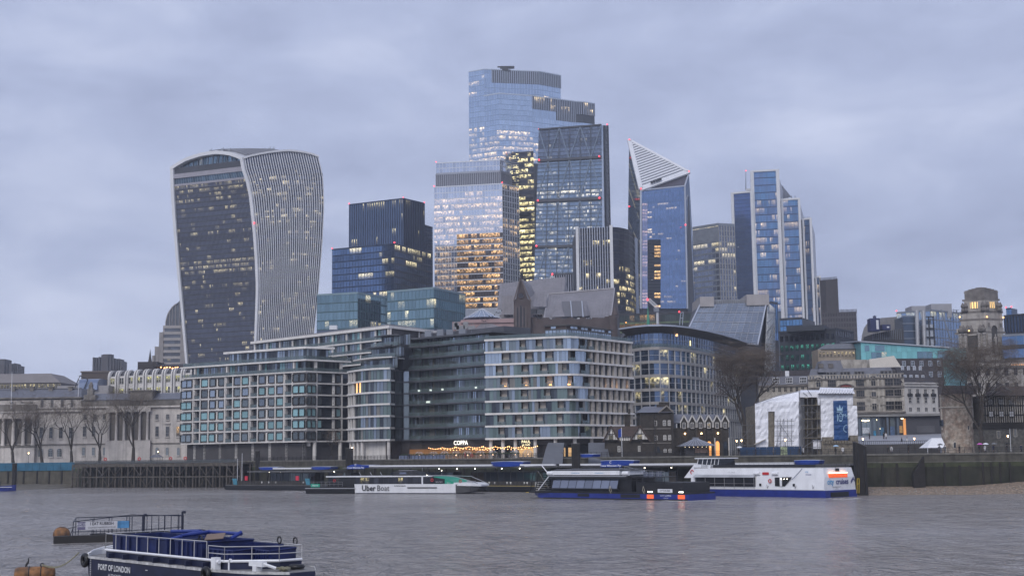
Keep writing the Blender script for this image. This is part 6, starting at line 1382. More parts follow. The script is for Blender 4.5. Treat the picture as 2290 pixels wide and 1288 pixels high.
# ---- white banded riverside apartments with rounded corner ----
def quays():
 w=PW((1086,355),(1180,351),(1240,348.2),(1262,347.6),(1278,347.6),(1294,348.6),(1308,350.5),(1350,357),(1418,368.5))
 T=thing('banded_apartments','stone banded apartment block with rounded glass corner beside the pier','building',V3(w.at(20,-10,0),QZ))
 zz=[w.hit(1268,y)[1] for y in (978.3,753.7)]; pit=(zz[1]-zz[0])/8; lv=[zz[0]+pit*i for i in range(9)]
 st=M('honed_stone',(.42,.385,.35),.7,var=.14,scale=.5,stain=.2); st2=M('rough_stone',(.36,.325,.29),.8,var=.4,scale=1.1,stain=.3); sl=c_conc2
 part(T,'core',M('quay_core',(.06,.055,.055),.8,var=.2),lambda b:b.prism([w.at(s,-1.9,0).xy for s in (0,10,18,w.L[3],w.L[4],w.L[5],w.L[6],w.L[7],w.len)]+[w.at(w.len,-24,0).xy,w.at(0,-24,0).xy],QZ+3.5,lv[8]))
 for i in range(9): part(T,'slab_edge',sl,lambda b:w.box(b,0,w.len,lv[i]-.25,lv[i]+.25,-2.2,.4))
 sc1=w.hit(1308,900)[0]; sc2=w.len
 for i in range(8):
  a,c=lv[i]+.25,lv[i+1]-.25
  gl=[(3,p_sky),(2,p_blue),(1,p_dim)] if i>=6 else ([(1,p_sky),(2,p_blue),(3,p_green),(2,p_dim),(1,p_cur)] if i>=4 else [(1,p_blue),(4,p_green),(2,p_dim),(1,p_cur),(1,p_dark)])
  s=.05; k=0
  while s<sc1+2:
   u=s/sc1
   if k%2==0:
    n=R.choice((3,4,5)) if u<.72 else R.choice((4,5,6)); 
    for _ in range(n):
     wd=R.choice((.75,.95,1.1)); 
     if s+wd>sc1+3: break
     m_=pick(gl if (u<.55 or u<1.02) else [(1,p_dim)])
     if .66<u<.9: m_=pick([(4,p_sky),(2,p_blue)] if i>2 else [(2,p_blue),(3,p_green)])
     ubox(T,'glass_panel',m_,w,s,s+wd-.06,a,c,-.32,-.26); s+=wd
    ubox(T,'window_post',c_bronze,w,s-.06,s+.06,a,c,-.4,-.2)
   else:
    wd=R.uniform(1.8,2.8); lit=(i==4 and R.random()<.8)
    ubox(T,'stone_panel',st,w,s,s+wd*.62,a,c,-1.5,-1.3); ubox(T,'balcony_door',c_warm if lit and R.random()<.0 else p_dark,w,s+wd*.62,s+wd,a,c,-1.5,-1.4)
    if lit:
     q=w.at(s+wd*.45,-.9,a+.5); part(T,'balcony_lamp',LAMP('balcony_warm',(1.,.5,.16),9.),lambda b:b.box(q.x-.35,q.x+.35,q.y-.1,q.y+.1,q.z-.1,q.z+.15))
    if R.random()<.6:
     q=w.at(s+wd*.45,-.5,a); part(T,'balcony_furniture',m_iron,lambda b:(b.box(q.x-.5,q.x+.5,q.y-.25,q.y+.25,a+.35,a+.5),b.box(q.x-.5,q.x-.4,q.y-.2,q.y+.2,a,a+.8),b.box(q.x+.4,q.x+.5,q.y-.2,q.y+.2,a,a+.8)))
    ubox(T,'balcony_glass',c_balus,w,s,s+wd,a,a+1.,.1,.14)
    s+=wd
   k+=1
  # stone end with punched windows
  s=sc1+3; 
  while s<sc2-.4:
   wd=R.uniform(.7,1.3); e=min(s+wd,sc2); part(T,'stone_pier',st2 if R.random()<.6 else st,lambda b:w.box(b,s,e,a,c,-1.,.06)); s=e
   if s<sc2-1.2:
    wd=R.uniform(1.2,2.1); ubox(T,'window_opening',pick([(4,p_dark),(2,p_dim)]),w,s,min(s+wd,sc2-.5),a,c,-.75,-.6)
    if i==4 and R.random()<.5:
     q=w.at(s+.4,-.5,a+.5); part(T,'balcony_lamp',MATS['balcony_warm'],lambda b:b.box(q.x-.2,q.x+.2,q.y-.08,q.y+.08,q.z-.1,q.z+.2))
    s+=wd
 # set back penthouse
 wp=Wall([w.at(16,-3.5,0).xy,w.at(w.L[2],-3.2,0).xy,w.at(w.L[4],-3,0).xy,w.at(w.L[6],-3,0).xy,w.at(w.len-5,-3.5,0).xy]); zt=lv[8]+pit*1.02
 for i in range(len(wp.p)-1):
  ww=Wall(wp.p[i:i+2]); glaz(T,ww,0,ww.len,lv[8]+.25,zt-1.1,0,max(2,round(ww.len/1.1)),[(4,p_sky),(2,p_blue)],bar=c_bronze)
  glaz(T,ww,0,ww.len,zt-.75,zt-.1,0,max(2,round(ww.len/1.6)),[(3,p_sky),(2,M('maroon_panel',(.05,.03,.03),.5))],bar=c_bronze)
 part(T,'penthouse_core',MATS['quay_core'],lambda b:wp.box(b,.2,wp.len-.2,lv[8],zt-.2,-8,-.2)); part(T,'penthouse_roof',M('dark_eave',(.06,.058,.06),.5),lambda b:(wp.box(b,-.3,wp.len+.3,zt-.1,zt+.3,-9,.4),wp.box(b,-.1,wp.len+.1,zt-1.1,zt-.75,-.3,.25)))
 part(T,'terrace_balustrade',c_balus,lambda b:w.box(b,.2,w.len-.2,lv[8]+.25,lv[8]+1.2,.2,.25))
 # ground floor shops
 part(T,'shopfront',c_shop,lambda b:w.box(b,0,w.len,QZ,lv[0]-.25,-3.4,-3.2))
 part(T,'shop_glow',M('cafe_glow',(.2,.15,.1),.3,emit=(1.,.6,.25),es=.55),lambda b:[w.box(b,s0,s1,QZ+.3,QZ+2.6,-3.2,-3.1) for s0,s1 in ((w.hit(1152,1000)[0],w.hit(1190,1000)[0]),(w.hit(1215,1000)[0],w.hit(1262,1000)[0]),(w.hit(1275,1000)[0],w.hit(1300,1000)[0]))])
 for px in (1095,1122,1150,1194,1240,1290,1330,1372,1410): s=w.hit(px,1000)[0]; part(T,'ground_column',c_conc,lambda b:b.tube(w.at(s,-1.,QZ),w.at(s,-1.,lv[0]-.2),.5,10))
 for k in range(16):
  q=w.at(w.hit(1196+k*7,985)[0],-2.8,lv[0]-.8); part(T,'downlight',LAMP('downlight',(1.,.7,.35),4.),lambda b:b.box(q.x-.12,q.x+.12,q.y-.1,q.y+.1,q.z-.25,q.z+.2))
 s=w.hit(1175,984)[0]; d,n=w.dirn(s); q=w.at(s,-.4,lv[0]-.9); ls=LAMP('cafe_letters',(1.,.85,.5),1.6)
 part(T,'sign_board',M('cafe_board',(.02,.02,.02),.4),lambda b:w.box(b,s-2,s+2,lv[0]-2.1,lv[0]-.3,-.6,-.45)); text('PAUL',1.05,ls,T,'sign_lettering',q,(d.x,d.y,0)); text('LE CAFE',.6,ls,T,'sign_lettering',q+Vector((0,0,-.85)),(d.x,d.y,0))
quays()
# ---- office with lens shaped roof ----
def lens():
 rp=[(1384,735),(1420,729.5),(1450,727),(1480,726.5),(1510,728),(1545,732),(1580,738.5),(1615,747),(1645,756),(1670,765),(1688,773)]
 P,z=plan(rp,3,402); out=Wall(P); ins=[]
 T=thing('lens_roof_office','curved glass office under a dark lens shaped roof','building',V3((P[3]+P[6])/2,QZ))
 fac=Wall([out.at(s,-3.2,0).xy for s in [out.L[i] for i in range(len(P))]])
 def roof(b):
  top=[V3(p,z) for p in P]; inner=[V3(fac.p[i],z+.6) for i in range(len(P))]; bot=[V3(fac.p[i],z-2.2) for i in range(len(P))]; lip=[V3(p,z-.45) for p in P]
  b.loft([[top[i],inner[i],bot[i],lip[i]] for i in range(len(P))])
 part(T,'roof_soffit',M('roof_dark',(.05,.048,.05),.5,var=.1),roof); part(T,'roof_rim',c_pale,lambda b:out.box(b,0,out.len,z-.35,z+.12,-.3,.12))
 part(T,'roof_deck',c_mid,lambda b:b.prism([V3(q,0).xy for q in fac.p]+[P[-1]+Vector((-10,25)),P[0]+Vector((3,30))],z-1.,z+.5))
 px=1480; zb=[fac.hit(px,y)[1] for y in (779,809,840,871,901,932)]; c_band=M('band_stone',(.3,.285,.275),.65,var=.1,streak=.2); c_mul=M('white_mullion',(.42,.42,.43),.5)
 part(T,'core',MATS['glass_block_core'],lambda b:b.prism([fac.at(fac.L[i]+ .01,-.8,0).xy for i in range(len(P))]+[P[-1]+Vector((-10,25)),P[0]+Vector((3,30))],QZ,z-1.2))
 n=62; gl=GL('lens_glass',(.09,.13,.2),metal=.75,tone=.55,es=.9,lit=(1.,.85,.45),nscale=.9); gl2=GL('lens_glass_top',(.15,.21,.32),metal=.8,tone=.3,es=.9,lit=(1.,.7,.35))
 lev=[zb[0]]+zb[1:]
 zt=z-1.9; rows_=[(zb[0]+.5,zt,gl2,.03)]+[(zb[i+1]+.45,zb[i]-.45,gl,.16) for i in range(5)]+[(QZ+.5,zb[5]-.45,gl,.1)]
 for a,c,m_,p in rows_:
  litv=litrow(n,p,2,.3,.9); b=MB()
  for j in range(n): fac.quad(b,fac.len*j/n,fac.len*(j+1)/n,a,c,-.1,litv[j],R.random())
  b.build('glass_band',m_,T)
  part(T,'transom',c_mul,lambda b:fac.box(b,0,fac.len,(a+c)/2-.05,(a+c)/2+.05,-.1,.02))
 for zz in zb: part(T,'stone_band',c_band,lambda b:fac.box(b,0,fac.len,zz-.45,zz+.45,-.6,.25))
 part(T,'terrace_glass',c_balus,lambda b:fac.box(b,0,fac.len,zb[0]+.45,zb[0]+1.5,.15,.2))
 for j in range(n//2+1): s=fac.len*j*2/n; part(T,'mullion',c_mul,lambda b:fac.box(b,min(s,fac.len-.2),min(s+.14,fac.len),QZ,zb[0]-.4,-.1,.3))
 part(T,'top_mullions',c_mid,lambda b:[fac.box(b,fac.len*j/n,min(fac.len*j/n+.09,fac.len),zb[0]+.45,zt,-.1,.05) for j in range(n)],kind='stuff')
 q=fac.at(fac.hit(1512,745)[0],-.0,fac.hit(1512,747)[1]); part(T,'lit_room',LAMP('lens_amber',(1.,.55,.25),1.6),lambda b:b.box(q.x-.5,q.x+.5,q.y-.05,q.y+.05,q.z-.7,q.z+.9)); q=fac.at(fac.hit(1543,768)[0],0,fac.hit(1543,768)[1]); part(T,'lit_room',LAMP('lens_yellow',(1.,.85,.4),1.6),lambda b:b.box(q.x-.25,q.x+.25,q.y-.05,q.y+.05,q.z-.7,q.z+.9))
 q=fac.at(fac.hit(1408,743)[0],.3,fac.hit(1408,743)[1]); part(T,'ceiling_lights',LAMP('strip_white',(1.,1.,1.),1.2),lambda b:[pbeam(b,fac.at(fac.hit(x,745)[0],.05,fac.hit(x,744)[1]),fac.at(fac.hit(x+5,745)[0],.05,fac.hit(x,738.5)[1]),.12,Vector((0,-.05,0))) for x in (1406,1418,1429,1440,1453,1465)])
lens()
# ================= right bank buildings =================
s_port=MATS['portland_stone']; s_soot=MATS['portland_sooty']; s_slate=MATS['welsh_slate']
m_stain=M('weathered_stone',(.38,.35,.31),.8,var=.25,scale=.6,stain=.5,streak=.5,bump=.2)
p_win=GL('sash_glass',(.035,.037,.042),rough=.08,metal=.4,tone=.5,es=.8,lit=(1.,.75,.4))
def classical():
 Y=400; a,c=pt(1812,975,Y+4).xy,pt(2028,975,Y-2).xy; w=Wall([a,c]); Z=lambda py: w.hit(1930,py)[1]; S=lambda px: w.hit(px,900)[0]
 T=thing('stone_offices','weathered stone offices with arched dormers and slate mansard','building',V3((a+c)/2,QZ))
 part(T,'wall',m_stain,lambda b:w.box(b,0,w.len,QZ,Z(848),-14,0))
 for y0,y1,o in ((868,864,.7),(925,921,.6),(848,845,.5),(908,906,.25),(888,886,.25)): part(T,'cornice',s_soot,lambda b:w.box(b,0,w.len,Z(y0),Z(y1),-.1,o))
 part(T,'balustrade',m_stain,lambda b:[w.box(b,i*.9,i*.9+.5,Z(845),Z(838),-.2,.2) for i in range(int(w.len/.9))],kind='stuff'); part(T,'balustrade_rail',m_stain,lambda b:w.box(b,0,w.len,Z(838),Z(836.5),-.3,.3))
 part(T,'mansard',s_slate,lambda b:b.hexa([w.at(0,-.5,Z(846)),w.at(w.len,-.5,Z(846)),w.at(w.len,-13,Z(846)),w.at(0,-13,Z(846)),w.at(1,-3,Z(821)),w.at(w.len-1,-3,Z(821)),w.at(w.len-1,-11,Z(821)),w.at(1,-11,Z(821))]))
 for x,wd in ((1862,3.),(1893,3.),(1925,3.),(1990,4.5)):
  s=S(x); part(T,'dormer',s_slate,lambda b:w.box(b,s-wd/2,s+wd/2,Z(838),Z(829),-5,-1.2)); 
  for k in range(int(wd)): window(T,w,s-wd/2+.5+k*wd/int(wd),Z(838),.75,1.1,s_soot,p_win,1,1,.08,-1.1,.1)
 a2,c2=pt(1826,826,Y+6),pt(1884,806,Y+6); part(T,'mansard_pavilion',s_slate,lambda b:b.hexa([(a2.x,Y+4,a2.z-1),(c2.x,Y+4,a2.z-1),(c2.x,Y+12,a2.z-1),(a2.x,Y+12,a2.z-1),(a2.x+1.6,Y+5.5,c2.z),(c2.x-.8,Y+5.5,c2.z),(c2.x-.8,Y+11,c2.z),(a2.x+1.6,Y+11,c2.z)]))
 for x in (1836,1858): q=pt(x,819,Y+4.6); part(T,'pavilion_dormer',s_soot,lambda b:b.box(q.x-.7,q.x+.7,q.y-.3,q.y+1.5,q.z-.5,q.z+.8))
 a2,c2=pt(1882,826,Y+8),pt(1938,804,Y+8); part(T,'stone_attic',m_stain,lambda b:b.box(a2.x,c2.x,Y+8,Y+14,QZ,c2.z))
 # bays
 for x in (1832,1862,1925,1955,1990,2010):
  arch=x in (1832,1955)
  for y0,y1 in ((847,864),(872,889),(898,917)):
   s=S(x)
   if arch: window(T,w,s,Z(y1),1.5,Z(y0)-Z(y1)-.5,m_stain,p_win,2,1,.14,.12,.2,arch=(y0==847)) if y0==847 or x==1955 else None
   else: window(T,w,s,Z(y1),2.5,Z(y0)-Z(y1),s_soot,p_win,4 if x<1980 else 3,2,.14,.1,.2)
 for x in (1832,1955): 
  s=S(x); part(T,'gable_arch',m_stain,lambda b:(b.loft([[w.at(s+1.5*math.cos(t),.0,Z(848)+1.3*math.sin(t)),w.at(s+1.5*math.cos(t),.5,Z(848)+1.3*math.sin(t)),w.at(s+1.1*math.cos(t),.5,Z(848)+.9*math.sin(t)),w.at(s+1.1*math.cos(t),0,Z(848)+.9*math.sin(t))] for t in [math.pi*i/10 for i in range(11)]]),w.box(b,s-1.7,s-1.2,Z(924),Z(848),0,.35),w.box(b,s+1.2,s+1.7,Z(924),Z(848),0,.35)))
 s=S(1893); part(T,'crest_arch',s_soot,lambda b:b.loft([[w.at(s+r*math.cos(t),o,Z(867)+r*.5*math.sin(t)) for r,o in ((2.7,0),(2.7,.6),(2.2,.6),(2.2,0))] for t in [math.pi*i/12 for i in range(13)]]))
 part(T,'crest_mosaic',M('red_mosaic',(.28,.06,.06),.6,var=.5,scale=3.),lambda b:b.add([w.at(s,.15,Z(867))]+[w.at(s+2.2*math.cos(t),.15,Z(867)+1.1*math.sin(t)) for t in [math.pi*i/12 for i in range(13)]],[(0,i+1,i+2) for i in range(12)]))
 for x in (1845,1877,1910,1941,1975,2020): s=S(x); part(T,'pilaster',m_stain,lambda b:w.box(b,s-.4,s+.4,Z(922),Z(849),0,.25))
 # white neighbour
 w2=Wall([pt(2028,975,Y-2.5).xy,pt(2102,975,Y+2).xy]); T=thing('white_hotel','white stone hotel facade with tall windows and dark mansard','building',V3(w2.at(5,-5,0),QZ)); mw=M('white_stone',(.47,.45,.43),.75,var=.1,stain=.2,streak=.3)
 part(T,'wall',mw,lambda b:w2.box(b,0,w2.len,QZ,Z(858),-12,0))
 for y0,y1 in ((860,857),(927,922),(866,864)): part(T,'cornice',mw,lambda b:w2.box(b,0,w2.len,Z(y0),Z(y1),-.1,.5))
 for j in range(4):
  for y0,y1 in ((871,884),(890,903),(912,928)): window(T,w2,w2.len*(j+.6)/4.2,Z(y1),1.15,Z(y0)-Z(y1),mw,p_win,2,2,.1,.05,.12)
  part(T,'balconet',m_iron,lambda b:w2.box(b,w2.len*(j+.6)/4.2-.8,w2.len*(j+.6)/4.2+.8,Z(888),Z(882),0,.5))
 part(T,'mansard',M('dark_slate',(.045,.042,.048),.6,var=.15,scale=1.),lambda b:b.hexa([w2.at(-1,-.4,Z(857)),w2.at(w2.len,-.4,Z(857)),w2.at(w2.len,-10,Z(857)),w2.at(-1,-10,Z(857)),w2.at(-1,-2.5,Z(822)),w2.at(w2.len-3.5,-2.5,Z(822)),w2.at(w2.len-3.5,-8,Z(822)),w2.at(-1,-8,Z(822))]))
 for y in (832,852):
  for j in range(4): window(T,w2,1.3+j*2.2,Z(y),1.,1.7,c_white,GL('mansard_pane',(.3,.34,.4),metal=.5,tone=.4),2,1,.1,-1.2 if y==852 else -2.2,.15)
 # dark brick slab behind
 w3=Wall([pt(1995,975,Y+14).xy,pt(2118,975,Y+14).xy]); T=thing('brick_offices','dark brick offices with small white sash windows','building',V3(w3.at(5,-5,0),QZ)); mb=M('dark_brick',(.055,.05,.055),.85,var=.2,scale=1.)
 part(T,'wall',mb,lambda b:w3.box(b,0,w3.len,QZ,w3.hit(2060,801)[1],-10,0))
 for y in (812,836):
  for j in range(6): window(T,w3,2.+j*w3.len/6.2,w3.hit(2060,y+7)[1],1.15,1.7,c_pale,p_dim,2,2,.12,.06,.12)
 q0,q1=pt(1945,822,Y+10),pt(2010,798,Y+10); part(T,'white_gable',M('cream_render',(.6,.56,.5),.7,var=.06),lambda b:b.add([(q0.x,q0.y,q0.z),(q1.x+1,q0.y,q0.z-.6),(q1.x-1.5,q0.y,q1.z+.4),(q0.x,q0.y,q1.z-.6)]+[(q0.x,q0.y+4,q0.z),(q1.x+1,q0.y+4,q0.z-.6),(q1.x-1.5,q0.y+4,q1.z+.4),(q0.x,q0.y+4,q1.z-.6)],[(0,1,2,3),(7,6,5,4),(0,4,5,1),(1,5,6,2),(2,6,7,3),(3,7,4,0)]))
 # left low neighbour with slate roof and white dormers
 w4=Wall([pt(1700,975,Y+22).xy,pt(1815,975,Y+18).xy]); T=thing('slate_terrace','low slate roofed terrace with white dormer windows behind the bare tree','building',V3(w4.at(5,-5,0),QZ)); Z4=lambda py:w4.hit(1770,py)[1]
 part(T,'wall',m_stain,lambda b:w4.box(b,0,w4.len,QZ,Z4(862),-10,0)); part(T,'cornice',s_soot,lambda b:w4.box(b,0,w4.len,Z4(864),Z4(860),0,.5))
 part(T,'mansard',s_slate,lambda b:b.hexa([w4.at(0,0,Z4(860)),w4.at(w4.len,0,Z4(860)),w4.at(w4.len,-9,Z4(860)),w4.at(0,-9,Z4(860)),w4.at(0,-2,Z4(840)),w4.at(w4.len,-2,Z4(840)),w4.at(w4.len,-8,Z4(840)),w4.at(0,-8,Z4(840))]))
 part(T,'party_wall',mb,lambda b:w4.box(b,2,w4.len,Z4(842),Z4(826),-9,-5)); part(T,'white_panel',c_white,lambda b:w4.box(b,w4.hit(1754,835)[0],w4.hit(1763,835)[0],Z4(839),Z4(827),-5,-4.9))
 for x in (1735,1765,1796): window(T,w4,w4.hit(x,850)[0],Z4(857),2.2,1.9,c_white,p_win,4,2,.14,-.4,.4,name='dormer_window')
 for j in range(9): window(T,w4,1.2+j*1.8,Z4(876),1.,1.6,m_stain,p_win,2,2,.1,.05,.12)
classical()
def ticket():
 Y=372; PZ=zp(2000,985,340)
 o=MB(); q=[pt(1912,999,318),pt(2125,999,318),pt(2125,975,372),pt(1912,975,372)]
 T=thing('plaza_terrace','raised grey plaza terrace above the tower wharf','terrace',V3((q[0]+q[1])/2,QZ)); 
 def slab(b): b.add([(q[0].x,326,QZ),(q[1].x,326,QZ),(q[2].x+4,372,QZ),(q[3].x,372,QZ),(q[0].x,326,zp(2000,996,326)),(q[1].x,326,zp(2000,990,326)),(q[2].x+4,372,zp(2000,968,372)),(q[3].x,372,zp(2000,974,372))],[(0,1,5,4),(1,2,6,5),(2,3,7,6),(3,0,4,7),(4,5,6,7)])
 part(T,'deck',M('plaza_granite',(.26,.265,.29),.6,var=.12,scale=.6),slab); part(T,'front_wall',M('plaza_wall',(.06,.058,.06),.8,var=.2),lambda b:b.box(q[0].x,q[1].x,325.6,326,QZ,zp(2000,993,326)))
 part(T,'railing',m_iron,lambda b:[b.box(q[0].x+i*.5,q[0].x+i*.5+.05,325.4,325.5,zp(2000,993,326),zp(2000,986,326)) for i in range(48)]+[b.box(q[0].x,q[0].x+24,325.38,325.46,zp(2000,986.4,326),zp(2000,985.4,326))],kind='stuff')
 w=Wall([pt(1915,975,Y).xy,pt(2112,975,Y-4).xy]); Z=lambda py:w.hit(2000,py)[1]; S=lambda px:w.hit(px,955)[0]
 T=thing('ticket_hall','dark glazed ticket hall with posters below the stone offices','building',V3(w.at(8,-3,0),QZ))
 part(T,'wall',M('slate_wall',(.05,.05,.06),.7,var=.12),lambda b:w.box(b,0,w.len,QZ,Z(931),-12,0)); part(T,'canopy',M('canopy_grey',(.19,.185,.18),.6),lambda b:w.box(b,0,w.len,Z(931),Z(926),-12,1.2))
 s0,s1=S(1917),S(2012)
 for j in range(9): a,c=s0+(s1-s0)*j/9,s0+(s1-s0)*(j+1)/9; ubox(T,'glass_panel',pick([(3,p_dark),(2,p_dim),(1,GL('hall_lit',(.06,.05,.04),metal=.3,es=1.)) ]),w,a+.05,c-.05,Z(976),Z(933),.02,.1)
 for x0,x1,y0,y1,col in ((1928,1944,955,968,(.4,.42,.45)),(1950,1958,962,973,(.03,.2,.35)),(1968,1976,955,976,(.05,.12,.2)),(1990,2000,953,976,(.06,.1,.18)),(2010,2018,952,968,(.45,.25,.08))): part(T,'poster',M('poster_%d'%x0,col,.5,var=.4,scale=2.),lambda b:w.box(b,S(x0),S(x1),Z(y1),Z(y0),.3,.4))
 for x,y in ((1930,939),(1936,940),(1942,939),(1970,958),(1963,938),(2018,936)): part(T,'hall_lamp',LAMP('hall_lamp',(1.,.8,.45),4.),lambda b:b.box(*[f for p in [w.at(S(x),.3,Z(y))] for f in (p.x-.3,p.x+.3,p.y-.05,p.y+.05,p.z-.15,p.z+.15)]))
 part(T,'lit_doorway',M('doorway_glow',(.3,.1,.05),.5,emit=(1.,.45,.12),es=.5),lambda b:w.box(b,S(2020),S(2026),Z(978),Z(936),.05,.15))
 part(T,'sign_panel',M('panel_dark',(.075,.075,.085),.6),lambda b:w.box(b,S(2050),S(2090),Z(968),Z(953),.02,.12))
 for x in (1922,1950,1964,1985,2008): part(T,'pillar',M('pillar_blue',(.08,.1,.13),.5),lambda b:w.box(b,S(x)-.3,S(x)+.3,Z(978),Z(931),.1,.6))
ticket()
# ---- tower wrapped in scaffold sheeting ----
def sheet(T,quad,nu,nv,amp,mat,name='sheeting'):
 bl,br,tr,tl=[Vector(p) for p in quad]; n=(br-bl).cross(tl-bl).normalized(); n=n if n.y<0 else -n
 from mathutils import noise as NZ
 b=MB(); r=[]
 for j in range(nv+1):
  row=[]
  for i in range(nu+1):
   u,v=i/nu,j/nv; p=bl.lerp(br,u).lerp(tl.lerp(tr,u),v); seam=.10*abs(math.sin(v*nv/3*math.pi))
   row.append(p+n*(amp*NZ.noise(p*1.1)+amp*.6*NZ.noise(p*2.7)+seam))
  r.append(row)
 b.loft(r,cap=False,closed=False); b.smooth=False; return b.build(name,mat,T)
def wrapped():
 Y=318; mwht=M('white_sheeting',(.74,.75,.8),.5,var=.08,scale=1.2,streak=.06,bump=.5,bscale=2.5); mst=M('rag_stone',(.17,.15,.12),.85,var=.4,scale=1.5,stain=.4,bump=.4); mtube=M('scaffold_tube',(.22,.22,.23),.4,metal=.5); mply=M('scaffold_board',(.2,.17,.12),.8,var=.3)
 P=lambda px,py,d=0: pt(px,py,Y+d)
 T=thing('wrapped_tower','medieval gatehouse wrapped in white scaffold sheeting with blue banner','tower',V3(P(1800,1000,6),QZ))
 part(T,'stone_core',mst,lambda b:(b.box(P(1692,975).x,P(1785,975).x,Y+1,Y+14,QZ,P(1750,905).z),b.box(P(1792,975).x,P(1832,975).x,Y+5,Y+14,QZ,P(1800,888).z),b.box(P(1830,975).x,P(1914,975).x,Y+1,Y+14,QZ,P(1870,885).z)))
 sheet(T,[P(1690,1003),P(1718,1003),P(1718,899),P(1688,902)],8,14,.22,mwht); sheet(T,[P(1732,1003),P(1786,1003),P(1786,897),P(1732,899)],14,14,.25,mwht); sheet(T,[P(1716,920),P(1734,920),P(1734,898),P(1716,899)],5,4,.2,mwht)
 sheet(T,[P(1688,903),P(1787,898),P(1787,874,2),P(1742,884,1)],16,4,.18,mwht)
 sheet(T,[P(1786,1008),P(1799,1008,5),P(1799,880,5),P(1786,874)],5,14,.2,mwht)
 part(T,'stone_slot',mst,lambda b:b.box(P(1718,975).x,P(1732,975).x,Y+.3,Y+1.2,QZ,P(1725,918).z))
 sheet(T,[P(1836,985),P(1919,975),P(1916,907),P(1835,905)],20,12,.25,mwht); sheet(T,[P(1828,906),P(1908,906),P(1907,878),P(1826,880)],18,5,.22,mwht)
 part(T,'sheeted_roof',mwht,lambda b:(b.hexa([P(1829,880,-1.2),P(1912,880,-1.2),P(1912,880,10),P(1829,880,10),P(1834,869,-.4),P(1906,873,-.4),P(1906,868,10),P(1834,866,10)]),b.hexa([P(1786,888),P(1832,888),P(1832,888,8),P(1786,888,8),P(1790,877),P(1832,877),P(1832,872,8),P(1790,872,8)])))
 part(T,'roof_rolls',mwht,lambda b:[b.tube(P(1832+6*i,879-2*0,-1.4),P(1836+6*i,868,-.5),.16,5) for i in range(13)],kind='stuff')
 part(T,'roof_frame',mtube,lambda b:[b.tube(P(x0,y0,-.3),P(x1,y1,-.3),.07,4) for x0,y0,x1,y1 in ((1690,902,1742,884),(1742,884,1787,875),(1787,875,1788,905),(1796,878,1806,885),(1806,872,1815,884),(1830,882,1910,882))],kind='stuff')
 # scaffolding lattice in the middle and left bay
 def scaf(b):
  for x in (1797,1806,1816,1828,1834): b.tube(P(x,1018,-.4),P(x,890,-.4),.06,4); b.tube(P(x,1018,3),P(x,890,3),.06,4)
  for y in (906,922,938,958,978,1000): b.tube(P(1795,y,-.4),P(1836,y,-.4),.055,4)
  for (x0,y0,x1,y1) in ((1797,922,1822,938),(1806,906,1830,922),(1800,978,1830,958),(1797,1000,1828,980)): b.tube(P(x0,y0,-.5),P(x1,y1,-.5),.05,4)
  for x in (1738,1745,1753,1761,1770): b.tube(P(x,1010,-.7),P(x,936,-.7),.055,4)
  for y in (941,951,963,974,986,997): b.tube(P(1733,y,-.7),P(1776,y,-.7),.05,4)
  b.tube(P(1735,1000,-.8),P(1752,937,-.8),.05,4); b.tube(P(1742,945,-.8),P(1770,985,-.8),.05,4)
 part(T,'scaffolding',mtube,scaf,kind='stuff')
 for y in (906,936,958,979): part(T,'scaffold_deck',mply,lambda b:b.box(P(1797,975).x,P(1836,975).x,Y-.6,Y+2.,P(1800,y).z-.1,P(1800,y).z))
 sheet(T,[P(1818,1003,.5),P(1837,1003,.5),P(1837,983,.5),P(1818,983,.5)],4,4,.15,mwht)
 part(T,'battered_base',mst,lambda b:(b.box(P(1836,975).x,P(1917,975).x,Y-.8,Y+2,QZ,P(1850,985).z),b.box(P(1838,975).x,P(1860,975).x,Y-1.,Y+1,P(1850,985).z,P(1850,977).z),b.box(P(1899,975).x,P(1916,975).x,Y-1.,Y+1,P(1850,985).z,P(1850,974).z)))
 part(T,'machicolation',mst,lambda b:[b.box(P(1838+6*i,975).x,P(1841+6*i,975).x,Y-1.3,Y-.7,P(1850,992).z,P(1850,985).z) for i in range(13)],kind='stuff')
 # banner with crowned head drawn in pale blue
 mb=M('banner_blue',(.012,.06,.19),.6,var=.15,scale=.8); ml=M('banner_print',(.3,.46,.6),.6,var=.15)
 B=thing('banner','long royal blue banner printed with a crowned face','banner',V3(P(1880,985,-.8),P(1880,983).z))
 sheet(B,[P(1865,984,-.75),P(1897,984,-.75),P(1894,895,-.75),P(1863,896,-.75)],8,24,.12,mb,'cloth')
 def draw(b):
  f=lambda x,y:P(x,y,-1.05)
  def poly(pp): b.add([f(x,y) for x,y in pp],[tuple(range(len(pp)))])
  poly([(1872,919),(1884,918),(1885,908),(1881,914),(1878,904),(1875,914),(1871,909)]); poly([(1871,922),(1885,921),(1885,919.5),(1871,920.5)])
  n=14
  for r0,r1 in ((1.,.8),): 
   for i in range(n):
    t0,t1=math.pi*2*i/n,math.pi*2*(i+1)/n
    poly([(1880+5*math.cos(t0),933+10*math.sin(t0)),(1880+5*math.cos(t1),933+10*math.sin(t1)),(1880+4*math.cos(t1),933+8*math.sin(t1)),(1880+4*math.cos(t0),933+8*math.sin(t0))])
  poly([(1877,930),(1880,929),(1880,930.5),(1877,931)]); poly([(1882,929),(1884,930),(1884,931),(1882,930.5)]); poly([(1880.6,931),(1881.8,936),(1880,936)]); poly([(1878.5,939),(1882.5,939),(1881.5,940.5),(1879.5,940.5)])
  poly([(1872,926),(1873.6,926),(1874,942),(1872.4,941)]); 
